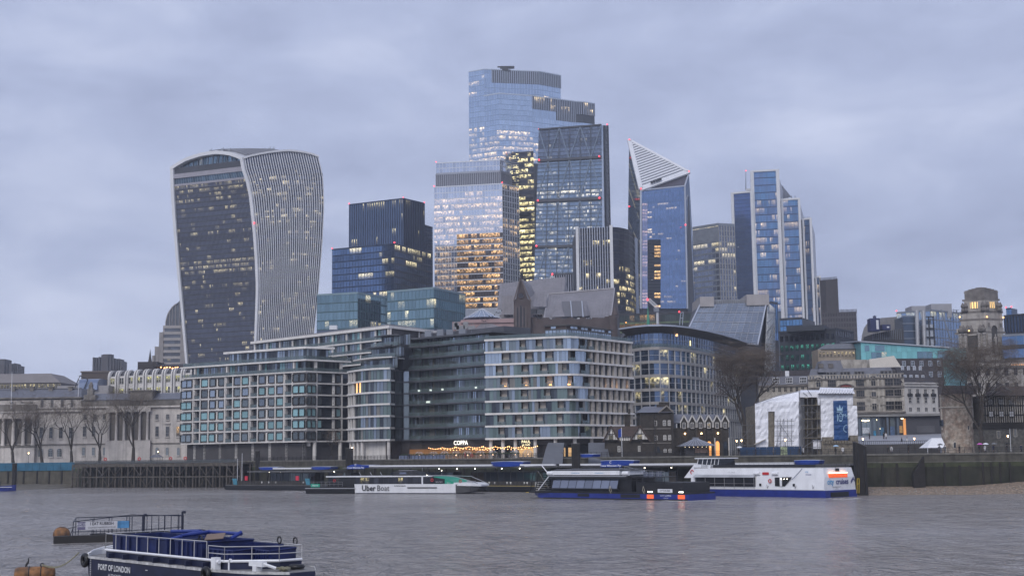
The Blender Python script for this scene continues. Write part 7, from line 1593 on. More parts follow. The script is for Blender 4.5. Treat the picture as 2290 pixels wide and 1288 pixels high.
  for i in range(9): t0,t1=math.pi*(.55+.1*i),math.pi*(.65+.1*i); poly([(1895+9*math.cos(t0),958+9*math.sin(t0)),(1895+9*math.cos(t1),958+9*math.sin(t1)),(1895+7.8*math.cos(t1),958+7.8*math.sin(t1)),(1895+7.8*math.cos(t0),958+7.8*math.sin(t0))])
 part(B,'printed_face',ml,draw); text('Mo',1.1,ml,B,'lettering',P(1891,929,-1.05))
 # dark drum and palisade to the left of it
 T=thing('stair_scaffold','bare scaffold stair tower beside the wrapped gatehouse','scaffold',V3(P(1665,1005,6),QZ))
 def sc2(b):
  for x in (1640,1650,1660,1672,1684):
   for d in (3,6): b.tube(P(x,1012,d),P(x,945,d),.06,4)
  for y in (950,965,980,995): b.tube(P(1638,y,3),P(1686,y,3),.05,4)
  for x0,y0,x1,y1 in ((1640,995,1660,965),(1660,980,1684,950),(1650,965,1672,995),(1672,980,1686,965)): b.tube(P(x0,y0,2.8),P(x1,y1,2.8),.05,4)
 part(T,'tubes',mtube,sc2); part(T,'shed_roof',m_stain,lambda b:b.hexa([P(1686,995,-1),P(1712,983,-1),P(1712,983,4),P(1686,995,4),P(1686,993,-1),P(1712,981,-1),P(1712,981,4),P(1686,993,4)]))
wrapped()
# ---- round stone tower and timber framed house ----
def byward():
 Y=300; mst=M('tower_rubble',(.37,.32,.265),.9,var=.4,scale=1.4,stain=.35,bump=.6,bscale=2.2,col2=(.25,.19,.15)); mgr=M('grey_rubble',(.105,.1,.09),.9,var=.4,scale=1.6,stain=.4,bump=.6,bscale=2.2); mtile=M('brown_tile',(.06,.042,.035),.8,var=.3,scale=1.2); mtr=M('pale_dressing',(.42,.38,.33),.8,var=.15)
 P=lambda px,py,d=0: pt(px,py,Y+d)
 T=thing('stone_gate_tower','round rubble stone tower with tiled roof and pointed window','tower',V3(P(2142,1005,4),QZ))
 c=P(2143,1005,4); r=(P(2178,1005).x-P(2108,1005).x)/2; h=P(2140,880).z-QZ
 part(T,'drum',mst,lambda b:b.lathe((c.x,c.y,QZ),[(r*1.03,0),(r,2),(r,h)],28),smooth=True); part(T,'string_course',mtr,lambda b:b.lathe((c.x,c.y,P(2140,912).z),[(r,0),(r+.2,.1),(r+.2,.3),(r,.4)],28))
 part(T,'upper_wall',M('pale_rubble',(.45,.42,.38),.9,var=.35,scale=1.4,stain=.4),lambda b:b.prism([P(2107,975,3.5).xy,P(2180,975,3.5).xy,P(2180,975,12).xy,P(2109,975,12).xy],P(2140,960).z,P(2140,880).z)); part(T,'tiled_roof',mtile,lambda b:b.hexa([P(2103,882,1),P(2185,882,1),P(2185,882,12),P(2103,882,12),P(2110,862,5),P(2185,862,5),P(2185,862,9),P(2110,862,9)]))
 def arrow(px,y0,y1,wd,rr):
  def f(b):
   s=(px-2143)/(2178-2143); dy=-math.sqrt(max(0,1-s*s))*r*1.02; x=c.x+s*r; z0,z1=P(2140,y1).z,P(2140,y0).z; yy=c.y+dy-.03
   b.add([(x-wd,yy,z0),(x+wd,yy,z0),(x+wd,yy,z1-wd),(x,yy,z1),(x-wd,yy,z1-wd)],[(0,1,2,3,4)])
  return f
 part(T,'lancet_window',p_dark,arrow(2126,988,1001,.32,0)); part(T,'lancet_surround',mtr,arrow(2126,985,1003,.55,0)); 
 o=[x for x in T.children if x.name.startswith('lancet_surround')][0]; o.location=(0,.02,0)
 for x0,x1 in ((2155,2159),(2162,2166),(2168,2171)): part(T,'narrow_window',p_dark,lambda b:b.box(P(x0,975).x,P(x1,975).x,c.y-r-.02+.25*abs(x0-2143)/20,c.y-r+.8,P(2160,960).z,P(2160,952).z))
 part(T,'side_slot',p_dark,lambda b:b.box(P(2105,975,4).x-.1,P(2110,975,4).x,c.y-1,c.y+.5,P(2110,952).z,P(2110,938).z))
 T=thing('timber_house','black and white timber framed house on grey rubble wall','building',V3(P(2240,1005,4),QZ))
 part(T,'rubble_wall',mgr,lambda b:b.box(P(2174,975).x,P(2400,975).x,Y+2.5,Y+14,QZ,P(2230,958).z)); part(T,'plaster_wall',M('plaster',(.45,.42,.38),.8,var=.15,stain=.3),lambda b:b.box(P(2216,975).x,P(2400,975).x,Y+3,Y+12,P(2230,958).z,P(2230,882).z))
 mt=M('black_timber',(.02,.017,.015),.7,var=.2)
 part(T,'timber_frame',mt,lambda b:[b.box(P(2216+5*i,975).x,P(2216+5*i,975).x+.2,Y+2.8,Y+3.05,P(2230,948).z,P(2230,884).z) for i in range(30)]+[b.box(P(2214,975).x,P(2400,975).x,Y+2.75,Y+3.1,P(2230,y+2).z,P(2230,y).z) for y in (884,905,926,946)],kind='stuff')
 part(T,'jetty_beam',mt,lambda b:b.box(P(2175,975).x,P(2400,975).x,Y+2.2,Y+3,P(2230,958).z,P(2230,944).z))
 for x,y in ((2229,927),(2252,927),(2229,900),(2252,900),(2275,900),(2275,927)): w_=Wall([(P(x-5,975).x,Y+2.75),(P(x+5,975).x,Y+2.75)]); window(T,w_,w_.len/2,P(x,y+4).z,1.1,1.3,mt,p_cur if y<920 else M('white_pane',(.5,.5,.5),.4),2,2,.08,.05,.1)
 part(T,'tiled_roof',mtile,lambda b:b.hexa([P(2205,884,1.5),P(2400,884,1.5),P(2400,884,13),P(2205,884,13),P(2205,864,7),P(2400,862,7),P(2400,862,8),P(2205,864,8)]))
 part(T,'gable_edge',M('grey_gable',(.2,.19,.185),.7),lambda b:(pbeam(b,P(2215,878,1),P(2235,858,1),.4,Vector((0,-.4,0))),pbeam(b,P(2235,858,1),P(2262,876,1),.4,Vector((0,-.4,0)))))
 for x,y0,y1 in ((2242,952+12,978),(2280,955,975)): part(T,'slit_window',p_cur,lambda b:b.box(P(x-3,975).x,P(x+3,975).x,Y+2.4,Y+2.6,P(x,y1).z,P(x,y0).z)); part(T,'slit_surround',mtr,lambda b:b.box(P(x-4,975).x,P(x+4,975).x,Y+2.42,Y+2.7,P(x,y1+1).z,P(x,y0-1).z))
 part(T,'drainpipe',c_white,lambda b:b.tube(P(2261,1010,2.3),P(2258,957,2.3),.08,6))
byward()
# ---- brick pump house with row of gables, half timbered cottage ----
def pump():
 Y=320; mb=M('soot_brick',(.042,.036,.031),.85,var=.3,scale=1.2,stain=.3,bump=.3); mtrim=M('white_trim',(.5,.48,.45),.6,var=.1); ms=M('brick_stone',(.22,.2,.18),.8,var=.2); sl=s_slate
 P=lambda px,py,d=0: pt(px,py,Y+d)
 T=thing('brick_pump_house','dark brick pump house block with slate roof and stone dressed windows','building',V3(P(1470,1010,4),QZ)); w=Wall([P(1432,975).xy,P(1507,975).xy]); Z=lambda py:w.hit(1470,py)[1]; S=lambda px:w.hit(px,960)[0]
 part(T,'wall',mb,lambda b:w.box(b,0,w.len,QZ,Z(922),-9,0)); 
 for x0,x1 in ((1432,1436),(1465,1468),(1500,1507)): part(T,'brick_pier',mb,lambda b:w.box(b,S(x0),S(x1),QZ,Z(922),0,.25))
 part(T,'slate_roof',sl,lambda b:b.hexa([w.at(-.6,.6,Z(922)),w.at(w.len+.6,.6,Z(922)),w.at(w.len+.6,-9.6,Z(922)),w.at(-.6,-9.6,Z(922)),w.at(1.5,-4,Z(907)),w.at(w.len-2,-4,Z(907)),w.at(w.len-2,-5,Z(907)),w.at(1.5,-5,Z(907))]))
 part(T,'gable',mb,lambda b:b.add([w.at(S(1474),.1,Z(922)),w.at(S(1506),.1,Z(922)),w.at(S(1492),.1,Z(908)),w.at(S(1474),-4,Z(922)),w.at(S(1506),-4,Z(922)),w.at(S(1492),-4,Z(908))],[(0,1,2),(5,4,3),(0,2,5,3),(1,4,5,2)])); part(T,'gable_coping',ms,lambda b:(pbeam(b,w.at(S(1473),.2,Z(923)),w.at(S(1492),.2,Z(907)),.3,Vector((0,-.3,0))),pbeam(b,w.at(S(1507),.2,Z(923)),w.at(S(1492),.2,Z(907)),.3,Vector((0,-.3,0)))))
 part(T,'chimney_stack',mb,lambda b:[b.box(p.x-.3,p.x+.3,p.y-.3,p.y+.3,p.z-2,p.z) for p in [P(x,899,4) for x in (1476,1482,1488,1494)]]+[b.box(P(1474,975).x,P(1497,975).x,Y+3.5,Y+4.6,Z(912),Z(903))])
 for x in (1466,1486,1497):
  for y0,y1 in ((939,952),(972,984),(1003,1012)): 
   if y0==1003 and x==1466: continue
   window(T,w,S(x),Z(y1),.75,Z(y0)-Z(y1)-.25,mtrim,p_cur if R.random()<.4 else p_dark,2,2,.12,.1,.15,arch=True)
 for y in (959,991): part(T,'string_course',ms,lambda b:w.box(b,0,w.len,Z(y),Z(y-1.5),0,.2))
 part(T,'arched_door',p_dark,lambda b:b.add([w.at(S(1469)+.7*math.cos(t),.03,Z(1012)+max(0,1.5*math.sin(t))) for t in [math.pi*i/10 for i in range(11)]],[tuple(range(11))])); part(T,'downpipe',m_iron,lambda b:[b.tube(w.at(S(x),.3,QZ),w.at(S(x),.3,Z(925)),.07,5) for x in (1463,1503)])
 # hall with gables
 T=thing('gabled_pump_hall','low brick hall with six pointed gables edged in white','building',V3(P(1570,1010,4),QZ)); w=Wall([P(1505,975,1).xy,P(1630,975,1).xy]); Z=lambda py:w.hit(1570,py)[1]; S=lambda px:w.hit(px,970)[0]
 part(T,'wall',mb,lambda b:w.box(b,0,w.len,QZ,Z(956),-8,0)); part(T,'slate_roof',sl,lambda b:b.hexa([w.at(-.3,.3,Z(945)),w.at(w.len,.3,Z(945)),w.at(w.len,-8,Z(945)),w.at(-.3,-8,Z(945)),w.at(.5,-3.5,Z(924)),w.at(w.len-1,-3.5,Z(926)),w.at(w.len-1,-4.5,Z(926)),w.at(.5,-4.5,Z(924))]))
 for k in range(6):
  x=1530+18.4*k; s=S(x); hw=S(x+9)-s
  part(T,'gable',mb,lambda b:b.add([w.at(s-hw,.25,Z(958)),w.at(s+hw,.25,Z(958)),w.at(s+hw,.25,Z(944)),w.at(s,.25,Z(929)),w.at(s-hw,.25,Z(944)),w.at(s-hw,-4,Z(958)),w.at(s+hw,-4,Z(958)),w.at(s+hw,-4,Z(944)),w.at(s,-4,Z(929)),w.at(s-hw,-4,Z(944))],[(0,1,2,3,4),(9,8,7,6,5),(1,6,7,2),(2,7,8,3),(3,8,9,4),(4,9,5,0)]))
  part(T,'bargeboard',mtrim,lambda b:(pbeam(b,w.at(s-hw,.3,Z(945)),w.at(s,.3,Z(928)),.3,Vector((0,-.3,0))),pbeam(b,w.at(s+hw,.3,Z(945)),w.at(s,.3,Z(928)),.3,Vector((0,-.3,0))),pbeam(b,w.at(s-hw+.12,.3,Z(956)),w.at(s-hw+.12,.3,Z(945)),.16,Vector((0,-.25,0))),pbeam(b,w.at(s+hw-.12,.3,Z(956)),w.at(s+hw-.12,.3,Z(945)),.16,Vector((0,-.25,0)))))
  window(T,w,s,Z(958),.8,Z(944)-Z(958)-.2,mtrim,p_win,2,1,.1,.35,.12,lit=.6 if k in (3,) else 0.,arch=True)
  part(T,'brick_pier',mb,lambda b:w.box(b,s-hw-.25,s-hw+.25,QZ,Z(958),0,.5))
  if k%2==0: part(T,'wall_lamp',LAMP('wall_lamp',(1.,.6,.25),9.),lambda b:b.sphere(w.at(s+.1,.7,Z(969)),.2,5))
  glow=k in (1,2,3,4)
  part(T,'arched_opening',LAMP('arch_glow',(1.,.42,.12),.7) if glow else p_dark,lambda b:b.add([w.at(s-hw*.5,.04,QZ),w.at(s+hw*.5,.04,QZ)]+[w.at(s+hw*.5*math.cos(t),.04,Z(992)+hw*.6*math.sin(t)) for t in [math.pi*i/8 for i in range(9)]],[tuple(range(11))]))
 for x in (1597,1628): part(T,'white_post',mtrim,lambda b:b.tube(w.at(S(x),.9,QZ),w.at(S(x),.9,Z(979)),.16,6))
 # cottage
 Y2=322; w=Wall([pt(1352,975,Y2).xy,pt(1450,975,Y2-2).xy]); Z=lambda py:w.hit(1400,py)[1]; S=lambda px:w.hit(px,980)[0]; mt=MATS['black_timber']; mp=M('white_plaster',(.6,.58,.55),.7,var=.08)
 T=thing('half_timbered_cottage','half timbered cottage with twin black and white gables','building',V3(w.at(5,-3,0),QZ)); part(T,'brick_wall',mb,lambda b:w.box(b,0,w.len,QZ,Z(985),-7,0)); part(T,'plaster_wall',mp,lambda b:w.box(b,.2,w.len-.2,Z(985),Z(974),-6,.05))
 part(T,'tiled_roof',MATS['brown_tile'],lambda b:b.hexa([w.at(.3,.5,Z(976)),w.at(w.len-.3,.5,Z(976)),w.at(w.len-.3,-7,Z(976)),w.at(.3,-7,Z(976)),w.at(2,-3,Z(952)),w.at(w.len-2.5,-3,Z(952)),w.at(w.len-2.5,-4,Z(952)),w.at(2,-4,Z(952))]))
 for x,hw in ((1367,15),(1431,19)):
  s=S(x); h=S(x+hw)-s
  part(T,'gable_wall',mp,lambda b:b.add([w.at(s-h,.6,Z(984)),w.at(s+h,.6,Z(984)),w.at(s,.6,Z(955)),w.at(s-h,-3,Z(984)),w.at(s+h,-3,Z(984)),w.at(s,-3,Z(955))],[(0,1,2),(5,4,3),(0,3,4,1)]))
  part(T,'gable_roof',MATS['brown_tile'],lambda b:(pbeam(b,w.at(s-h-.4,.2,Z(987)),w.at(s,.2,Z(952)),.35,Vector((0,-.9,0))),pbeam(b,w.at(s+h+.4,.2,Z(987)),w.at(s,.2,Z(952)),.35,Vector((0,-.9,0)))))
  part(T,'timber_frame',mt,lambda b:[w.box(b,s-h*.6+k*h*.4,s-h*.6+k*h*.4+.12,Z(984),Z(984)+(1-abs(-.6+k*.4))*(Z(957)-Z(984)),.6,.68) for k in range(4)]+[w.box(b,s-h,s+h,Z(985),Z(982.5),.6,.7),w.box(b,s-h*.55,s+h*.55,Z(971),Z(969.5),.6,.7)])
  window(T,w,s,Z(982),1.1,1.05,mt,GL('cottage_pane',(.2,.18,.12),metal=.1,es=.5,lit=(1.,.8,.4)),3,2,.07,.75,.1,lit=.7 if x>1400 else 0.)
 part(T,'timber_posts',mt,lambda b:[w.box(b,S(1384+5*k),S(1384+5*k)+.14,Z(985),Z(974),.05,.14) for k in range(7)],kind='stuff'); part(T,'chimney',mb,lambda b:(b.box(P(1402,975).x,P(1413,975).x,Y2+2,Y2+4,Z(960),Z(928)),b.box(P(1401,975).x,P(1414,975).x,Y2+1.8,Y2+4.2,Z(928),Z(925)),b.tube(P(1407,925,5),P(1407,914,5),.35,6)))
 for x in (1384,1432): window(T,w,S(x),Z(1010),1.2 if x>1400 else .7,1.4,mtrim,p_cur,4 if x>1400 else 2,2,.1,.1,.12)
 # kiosk pavilion
 c=P(1556,1010,-4); T=thing('pavilion_kiosk','square riverside kiosk under ribbed pyramid roof','kiosk',(c.x,c.y,QZ)); r=4.2; zt=P(1556,981,-4).z
 zE=P(1556,997,-4).z; part(T,'roof',M('zinc_roof',(.16,.165,.19),.45,metal=.3,var=.1),lambda b:b.add([(c.x-r,c.y-r,zE),(c.x+r,c.y-r,zE),(c.x+r,c.y+r,zE),(c.x-r,c.y+r,zE),(c.x-.5,c.y-.5,zt),(c.x+.5,c.y-.5,zt),(c.x+.5,c.y+.5,zt),(c.x-.5,c.y+.5,zt)],[(0,1,5,4),(1,2,6,5),(2,3,7,6),(3,0,4,7),(4,5,6,7),(3,2,1,0)])); part(T,'roof_ribs',c_pale,lambda b:[b.tube((c.x-r+2*r*k/9,c.y-r-.02,zE),(c.x-.5+k/9.,c.y-.52,zt),.05,4) for k in range(10)],kind='stuff')
 part(T,'cap',c_mid,lambda b:b.box(c.x-.7,c.x+.7,c.y-.7,c.y+.7,zt,zt+.35)); part(T,'cabin',M('kiosk_dark',(.03,.028,.03),.5),lambda b:b.box(c.x-2.8,c.x+2.8,c.y-2.6,c.y+2.8,QZ,zE)); part(T,'counter',M('kiosk_counter',(.18,.12,.1),.6,var=.4,scale=2.),lambda b:b.box(c.x-.5,c.x+2.4,c.y-2.75,c.y-2.6,QZ+.8,QZ+2.))
 for k in range(7): part(T,'eave_lamp',LAMP('eave_lamp',(1.,.8,.5),3.),lambda b:b.sphere((c.x-3+k,c.y-r+.3,zE-.25),.07,4))
pump()
# ================= pier, jetty and boats =================
b_white=M('boat_white',(.72,.73,.76),.35,var=.06,scale=.6,streak=.12); b_navy=M('boat_navy',(.012,.016,.045),.45,var=.3,scale=.8,stain=.35,streak=.3); b_blue=M('boat_blue',(.014,.028,.2),.4,var=.2,scale=.6); b_blk=M('boat_black',(.012,.012,.014),.4,var=.25,scale=.8); b_grey=M('deck_grey',(.2,.195,.19),.7,var=.2,scale=1.2,stain=.3); b_glass=GL('boat_glass',(.06,.065,.08),rough=.06,metal=.6,tone=.4,es=.7,lit=(1.,.85,.4)); b_pale=GL('boat_glass_pale',(.22,.24,.3),rough=.06,metal=.65,tone=.25,es=.5); b_rail=M('rail_steel',(.4,.4,.41),.35,metal=.6,var=.1); b_green=M('livery_green',(.02,.3,.2),.4,var=.1); b_red=M('life_red',(.5,.03,.03),.45,var=.1); b_ltxt=M('livery_black',(.01,.01,.012),.5); b_or=LAMP('orange_light',(1.,.15,.04),.3); b_lampw=LAMP('boat_lamp',(1.,.92,.75),8.)
b_blue2=M('pier_blue',(.012,.045,.28),.4,var=.1); b_yel=M('safety_yellow',(.5,.36,.02),.5,var=.1)
def boat(name,label,cat,A,B,group=None):
 """A, B: plan ends (left, right) in metres; local x runs from left to right, -y faces the camera"""
 A=Vector(A);B=Vector(B);d=B-A; return thing(name,label,cat,((A.x+B.x)/2,(A.y+B.y)/2,0),group,True,math.atan2(d.y,d.x)),d.length
def bx(T,name,mat,*a,label=None): return part(T,name,mat,lambda b:b.box(*a),label=label)
def rail(T,pts,h,step,mat=None,n=2,name='railing',r=.025):
 def f(b):
  for a,c in zip(pts,pts[1:]):
   a=Vector(a);c=Vector(c);k=max(1,round((c-a).length/step))
   for i in range(k+1): p=a.lerp(c,i/k); b.tube(p,p+Vector((0,0,h)),r,4)
   for j in range(1,n+1): b.tube(a+Vector((0,0,h*j/n)),c+Vector((0,0,h*j/n)),r,4)
 return part(T,name,mat or b_rail,f)
def raft(T,p,l=1.1,r=.32): return part(T,'life_raft',b_white,lambda b:(b.tube((p[0]-l/2,p[1],p[2]),(p[0]+l/2,p[1],p[2]),r,12),b.tube((p[0]-.06,p[1],p[2]),(p[0]+.06,p[1],p[2]),r+.03,12)))
def ring(T,p,ax='y',r=.36): return part(T,'life_ring',b_red,lambda b:b.torus(p,r,.09,ax,14,6))
# ---- timber jetty ----
def jetty():
 mt=M('jetty_timber',(.085,.075,.065),.85,var=.45,scale=1.2,stain=.4,streak=.3); a,c=pt(165,975,438).xy,pt(540,975,408).xy; w=Wall([a,c])
 T=thing('timber_jetty','old dark timber jetty on braced piles along the quay','jetty',V3((a+c)/2,0)); zt=QZ-.4
 part(T,'deck',mt,lambda b:w.box(b,0,w.len,zt-.5,zt,-9,.2)); part(T,'edge_beam',mt,lambda b:(w.box(b,0,w.len,zt-1.,zt-.5,-.4,.3),w.box(b,0,w.len,3.2,3.6,-.35,.35)))
 n=26
 for i in range(n+1):
  s=w.len*i/n; p=w.at(s,.1,-1.5); part(T,'pile',mt,lambda b:b.tube(p,V3(p,zt-.2),.3,7,.27)); q=w.at(s,-4.5,-1.5); part(T,'pile',mt,lambda b:b.tube(q,V3(q,zt-.3),.28,6))
  if i<n and i%5 not in (3,):
   s2=w.len*(i+1)/n; up=i%2
   part(T,'brace',mt,lambda b:b.tube(w.at(s,.4,3.8 if up else zt-1),w.at(s2,.4,zt-1 if up else 3.8),.13,5))
   if i%3!=1: part(T,'brace',mt,lambda b:b.tube(w.at(s,.4,3.2 if up else .2),w.at(s2,.4,.2 if up else 3.2),.12,5))
 part(T,'underdeck_shade',M('jetty_shade',(.012,.011,.01),.9,var=.4,scale=.8),lambda b:w.box(b,0,w.len,-1,zt-.6,-6.2,-6))  # plain black sheet behind the piles, standing for shade under the deck
 part(T,'handrail',m_iron,lambda b:[w.box(b,w.len*i/60,w.len*i/60+.07,zt,zt+1.15,.02,.09) for i in range(61)]+[w.box(b,0,w.len,zt+k,zt+k+.06,.03,.08) for k in (.6,1.1)])
 part(T,'mesh_panel',M('rail_mesh',(.1,.12,.14),.6,alpha=.45),lambda b:w.box(b,1,w.len*.98,zt+.1,zt+1.05,-.02,.0))
 for px,y in ((231,1022),(307,1019),(377,1017),(410,1017)):
  s=w.hit(px,1020)[0]; p=w.at(s,-1.,zt); L_=thing('life_ring_post','red life ring housing on the jetty '+{231:'beyond its first bays',307:'beneath the largest bare tree',377:'near the pavilion roof',410:'in front of the grid apartments'}[px],'life ring',p,'red life rings on the jetty'); part(L_,'post',m_iron,lambda b:b.tube(p,p+Vector((0,0,1.2)),.05,5)); part(L_,'ring',b_red,lambda b:b.torus(p+Vector((0,-.1,1.5)),.42,.16,'y',14,6))
 # blue hoarding along the wall to the left
 hw=QUAY; s0,s1=s_at(-300),s_at(168); T=thing('blue_hoarding','faded blue site hoarding along the quay edge','hoarding',hw.at((s0+s1)/2,.2,QZ)); mh=M('hoarding_blue',(.02,.11,.19),.6,var=.2,scale=.4,stain=.3)
 n=40
 for i in range(n): ubox(T,'panel',mh,hw,s0+(s1-s0)*i/n+.03,s0+(s1-s0)*(i+1)/n-.03,QZ-2.4,QZ+.2,.36,.46)
 part(T,'top_rail',M('hoarding_rail',(.09,.19,.26),.6),lambda b:hw.box(b,s0,s1,QZ+.2,QZ+.32,.3,.5))
 # black steel pile against it
 p=g(31,1092,0); solo('mooring_pile',m_rust,MB().tube(p+Vector((0,0,-1)),p+Vector((0,0,8.2)),.75,10),'black steel pile standing in front of the blue hoarding','mooring pile','black mooring piles')
 # low tug nosing in at the left edge
 A,B=(-160,392),g(36,1098,0).xy; T,L_=boat('workboat','small blue workboat moored below the hoarding','boat',A,B)
 part(T,'hull',b_blue,lambda b:b.loft([[Vector((x,-w_,.1)),Vector((x,w_,.1)),Vector((x,w_*1.1,h)),Vector((x,-w_*1.1,h))] for x,w_,h in ((-L_/2,1.6,1.4),(0,1.8,1.4),(L_/2-2,1.6,1.7),(L_/2-.3,.7,1.9),(L_/2,.2,2.)) ])); part(T,'wheelhouse',b_blk,lambda b:b.box(-L_/2,L_/2-4.5,-1.3,1.3,1.4,2.9)); part(T,'rubbing_strip',b_white,lambda b:b.box(-L_/2,L_/2-1,-1.98,-1.9,1.2,1.35))
jetty()
# ---- mooring dolphins ----
def dolphin(px,yb,yt,wd,label,sl=0.,tri=False,Y=None):
 p=g(px,yb,0) if Y is None else V3(pt(px,yb,Y),0); Yd=p.y; zt=zp(px,yt,Yd); T=thing('mooring_dolphin',label,'mooring pile',(p.x,p.y,0),'black mooring dolphins'); hw=wd/2/F*Yd
 if tri: part(T,'raked_fin',m_rust,lambda b:b.prism([(p.x-hw,p.y),(p.x+hw*.9,p.y),(p.x+hw*.9,p.y+1.2),(p.x-hw,p.y+1.2)],-1.5,[zt*.55,zt,zt,zt*.55]))
 else:
  part(T,'shaft',m_rust,lambda b:b.prism([(p.x-hw,p.y-hw),(p.x+hw,p.y-hw),(p.x+hw,p.y+hw),(p.x-hw,p.y+hw)],-1.5,[zt,zt-sl,zt-sl,zt])); part(T,'cap',M('pile_cap',(.13,.125,.13),.6,var=.2),lambda b:b.prism([(p.x-hw-.05,p.y-hw-.05),(p.x+hw+.05,p.y-hw-.05),(p.x+hw+.05,p.y+hw+.05),(p.x-hw-.05,p.y+hw+.05)],[zt,zt-sl,zt-sl,zt],[zt+.12,zt-sl+.12,zt-sl+.12,zt+.12]))
  part(T,'rubbing_bar',m_black,lambda b:[b.box(p.x+d-.12,p.x+d+.12,p.y-hw-.15,p.y-hw,-1,zt-sl-.6) for d in (-hw*.6,hw*.6)])
dolphin(1927,1107,988,24,'tall black mooring dolphin with slanted grey cap at the pier end',.9)
dolphin(2058,1090,1020,27,'black raked dolphin fin against the algae wall',tri=True,Y=274)
dolphin(575,1098,1008,8,'slim black dolphin at the upstream end of the pier',Y=376)
dolphin(781,1098,1003,15,'black square dolphin behind the pier sign',Y=356)
dolphin(1289,1098,992,18,'black dolphin between the two pier ramps',Y=309)
# ---- pier ----
PIER=PW((508,380),(640,366),(780,352),(950,338),(1100,326),(1240,314),(1400,301),(1560,291),(1720,282),(1905,272))
def pier():
 w=PIER; S=lambda px: w.hit(px,1060)[0]
 T=thing('floating_pier','long floating passenger pier with white edged roof and blue canopies','pier',w.at(w.len*.45,-3,0))
 for a,c in ((508,1236),(1262,1905)):
  part(T,'pontoon',b_blk,lambda b:w.box(b,S(a),S(c),-.5,1.25,-8,.6)); part(T,'deck_edge',M('deck_edge',(.1,.1,.1),.6),lambda b:w.box(b,S(a),S(c),1.25,1.4,-8,.7)); part(T,'fender_strip',m_black,lambda b:w.box(b,S(a),S(c),.35,.7,.6,.85))
 part(T,'yellow_line',b_yel,lambda b:w.box(b,S(1085),S(1225),1.4,1.46,.5,.7))
 s0,s1=S(556),S(1240); ro=M('pier_roof',(.1,.1,.105),.5,var=.15)
 roof_runs=[(556,742,5.3),(770,1250,6.15),(1255,1905,6.15)]
 for a,c,z in roof_runs: part(T,'roof',ro,lambda b:w.box(b,S(a),S(c),z-.35,z,-7,.6))
 for a,c,z in ((615,700,6.05),(830,1105,6.5),(1168,1246,6.5),(1256,1350,6.5),(1412,1780,6.45)): part(T,'white_gutter',c_white,lambda b:w.box(b,S(a),S(c),z-.3,z+.12,.3,.9))
 # blue hull shaped canopies
 def canopy(x0,x1,z,h=1.1,sign=False):
  a,c=S(x0),S(x1); m=(a+c)/2; hl=(c-a)/2
  def f(b):
   top=[];bot=[]
   for k in range(13):
    t=-1+2*k/12; top.append((m+hl*t,z+h*(.75+.25*t*t*.0+.12*(1-t*t)))); bot.append((m+hl*.9*t,z-h*.3*(1-t*t)*.6-.05*0))
   b.loft([[w.at(s1_,.35+.9*(1-abs(-1+2*k/12)**2),z1_),w.at(s1_,-2.5,z1_),w.at(s2_,-2.5,z2_),w.at(s2_,.3+.9*(1-abs(-1+2*k/12)**2),z2_)] for k,((s1_,z1_),(s2_,z2_)) in enumerate(zip(top,bot))])
  part(T,'blue_canopy',b_blue2,f); part(T,'canopy_top',M('canopy_pale',(.33,.36,.42),.5),lambda b:b.loft([[w.at(m+hl*t,.3+.85*(1-t*t),z+h*(.76+.12*(1-t*t))),w.at(m+hl*t,-2.4,z+h*(.76+.12*(1-t*t))),w.at(m+hl*t,-2.4,z+h*(.86+.12*(1-t*t))),w.at(m+hl*t,.25+.85*(1-t*t),z+h*(.86+.12*(1-t*t)))] for t in [-1+2*k/10 for k in range(11)]]))
 canopy(580,622,5.7,.75); canopy(697,742,5.7,.75); canopy(800,836,6.1,.7); canopy(1100,1173,6.25,1.15); canopy(1345,1420,6.3,1.15); canopy(1778,1836,6.2,.9); canopy(1298,1330,8.2,.7)
 for x in (803,1374):
  s=S(x); d,n=w.dirn(s); z=6.05 if x<900 else 6.15; hl=3. if x<900 else 2.9
  part(T,'pier_sign',b_blue2,lambda b:b.loft([[w.at(s+hl*t,1.35,z+.55*(1-t*t)+.35),w.at(s+hl*t,1.2,z+.55*(1-t*t)+.35),w.at(s+hl*t,1.2,z-.35),w.at(s+hl*t,1.35,z-.35)] for t in [-1+2*k/10 for k in range(11)]]))
  text('Tower Millennium Pier',.62,b_white,T,'sign_lettering',w.at(s,1.38,z-.02),(d.x,d.y,0),bold=.012); part(T,'sign_roundel',b_white,lambda b:b.torus(w.at(s,1.4,z+.75),.22,.06,'y',12,5))
 # columns, waiting rooms, rails, lamps
 for i in range(46):
  s=S(560)+(S(1900)-S(560))*i/45; part(T,'column',m_iron,lambda b:b.tube(w.at(s,-.2,1.3),w.at(s,-.2,5.9 if i>9 else 5.),.09,6))
 for a,c in ((590,690),(720,770),(860,1000),(1040,1215),(1270,1500)):
  k=max(3,int((c-a)/14)); glaz(T,w,S(a),S(c),1.5,4.6,-2.5,k,[(4,p_dark),(2,p_dim),(1,GL('pier_lit',(.06,.05,.04),metal=.3,es=.5,lit=(1.,.75,.4)))],bar=m_iron)
  part(T,'waiting_room_back',b_blk,lambda b:w.box(b,S(a),S(c),1.4,4.8,-6,-2.7))
 part(T,'bulwark',M('pier_bulwark',(.055,.05,.045),.6,var=.25,scale=1.),lambda b:[w.box(b,S(a),S(c),1.4,2.5,.1,.2) for a,c in ((520,705),(1085,1200))])
 part(T,'railing',m_iron,lambda b:[w.box(b,S(512)+i*1.2,S(512)+i*1.2+.05,1.4,2.6,.3,.36) for i in range(int((S(1225)-S(512))/1.2))]+[w.box(b,S(512),S(1225),2.55,2.62,.3,.36),w.box(b,S(512),S(1225),2.,2.05,.3,.36)],kind='stuff')
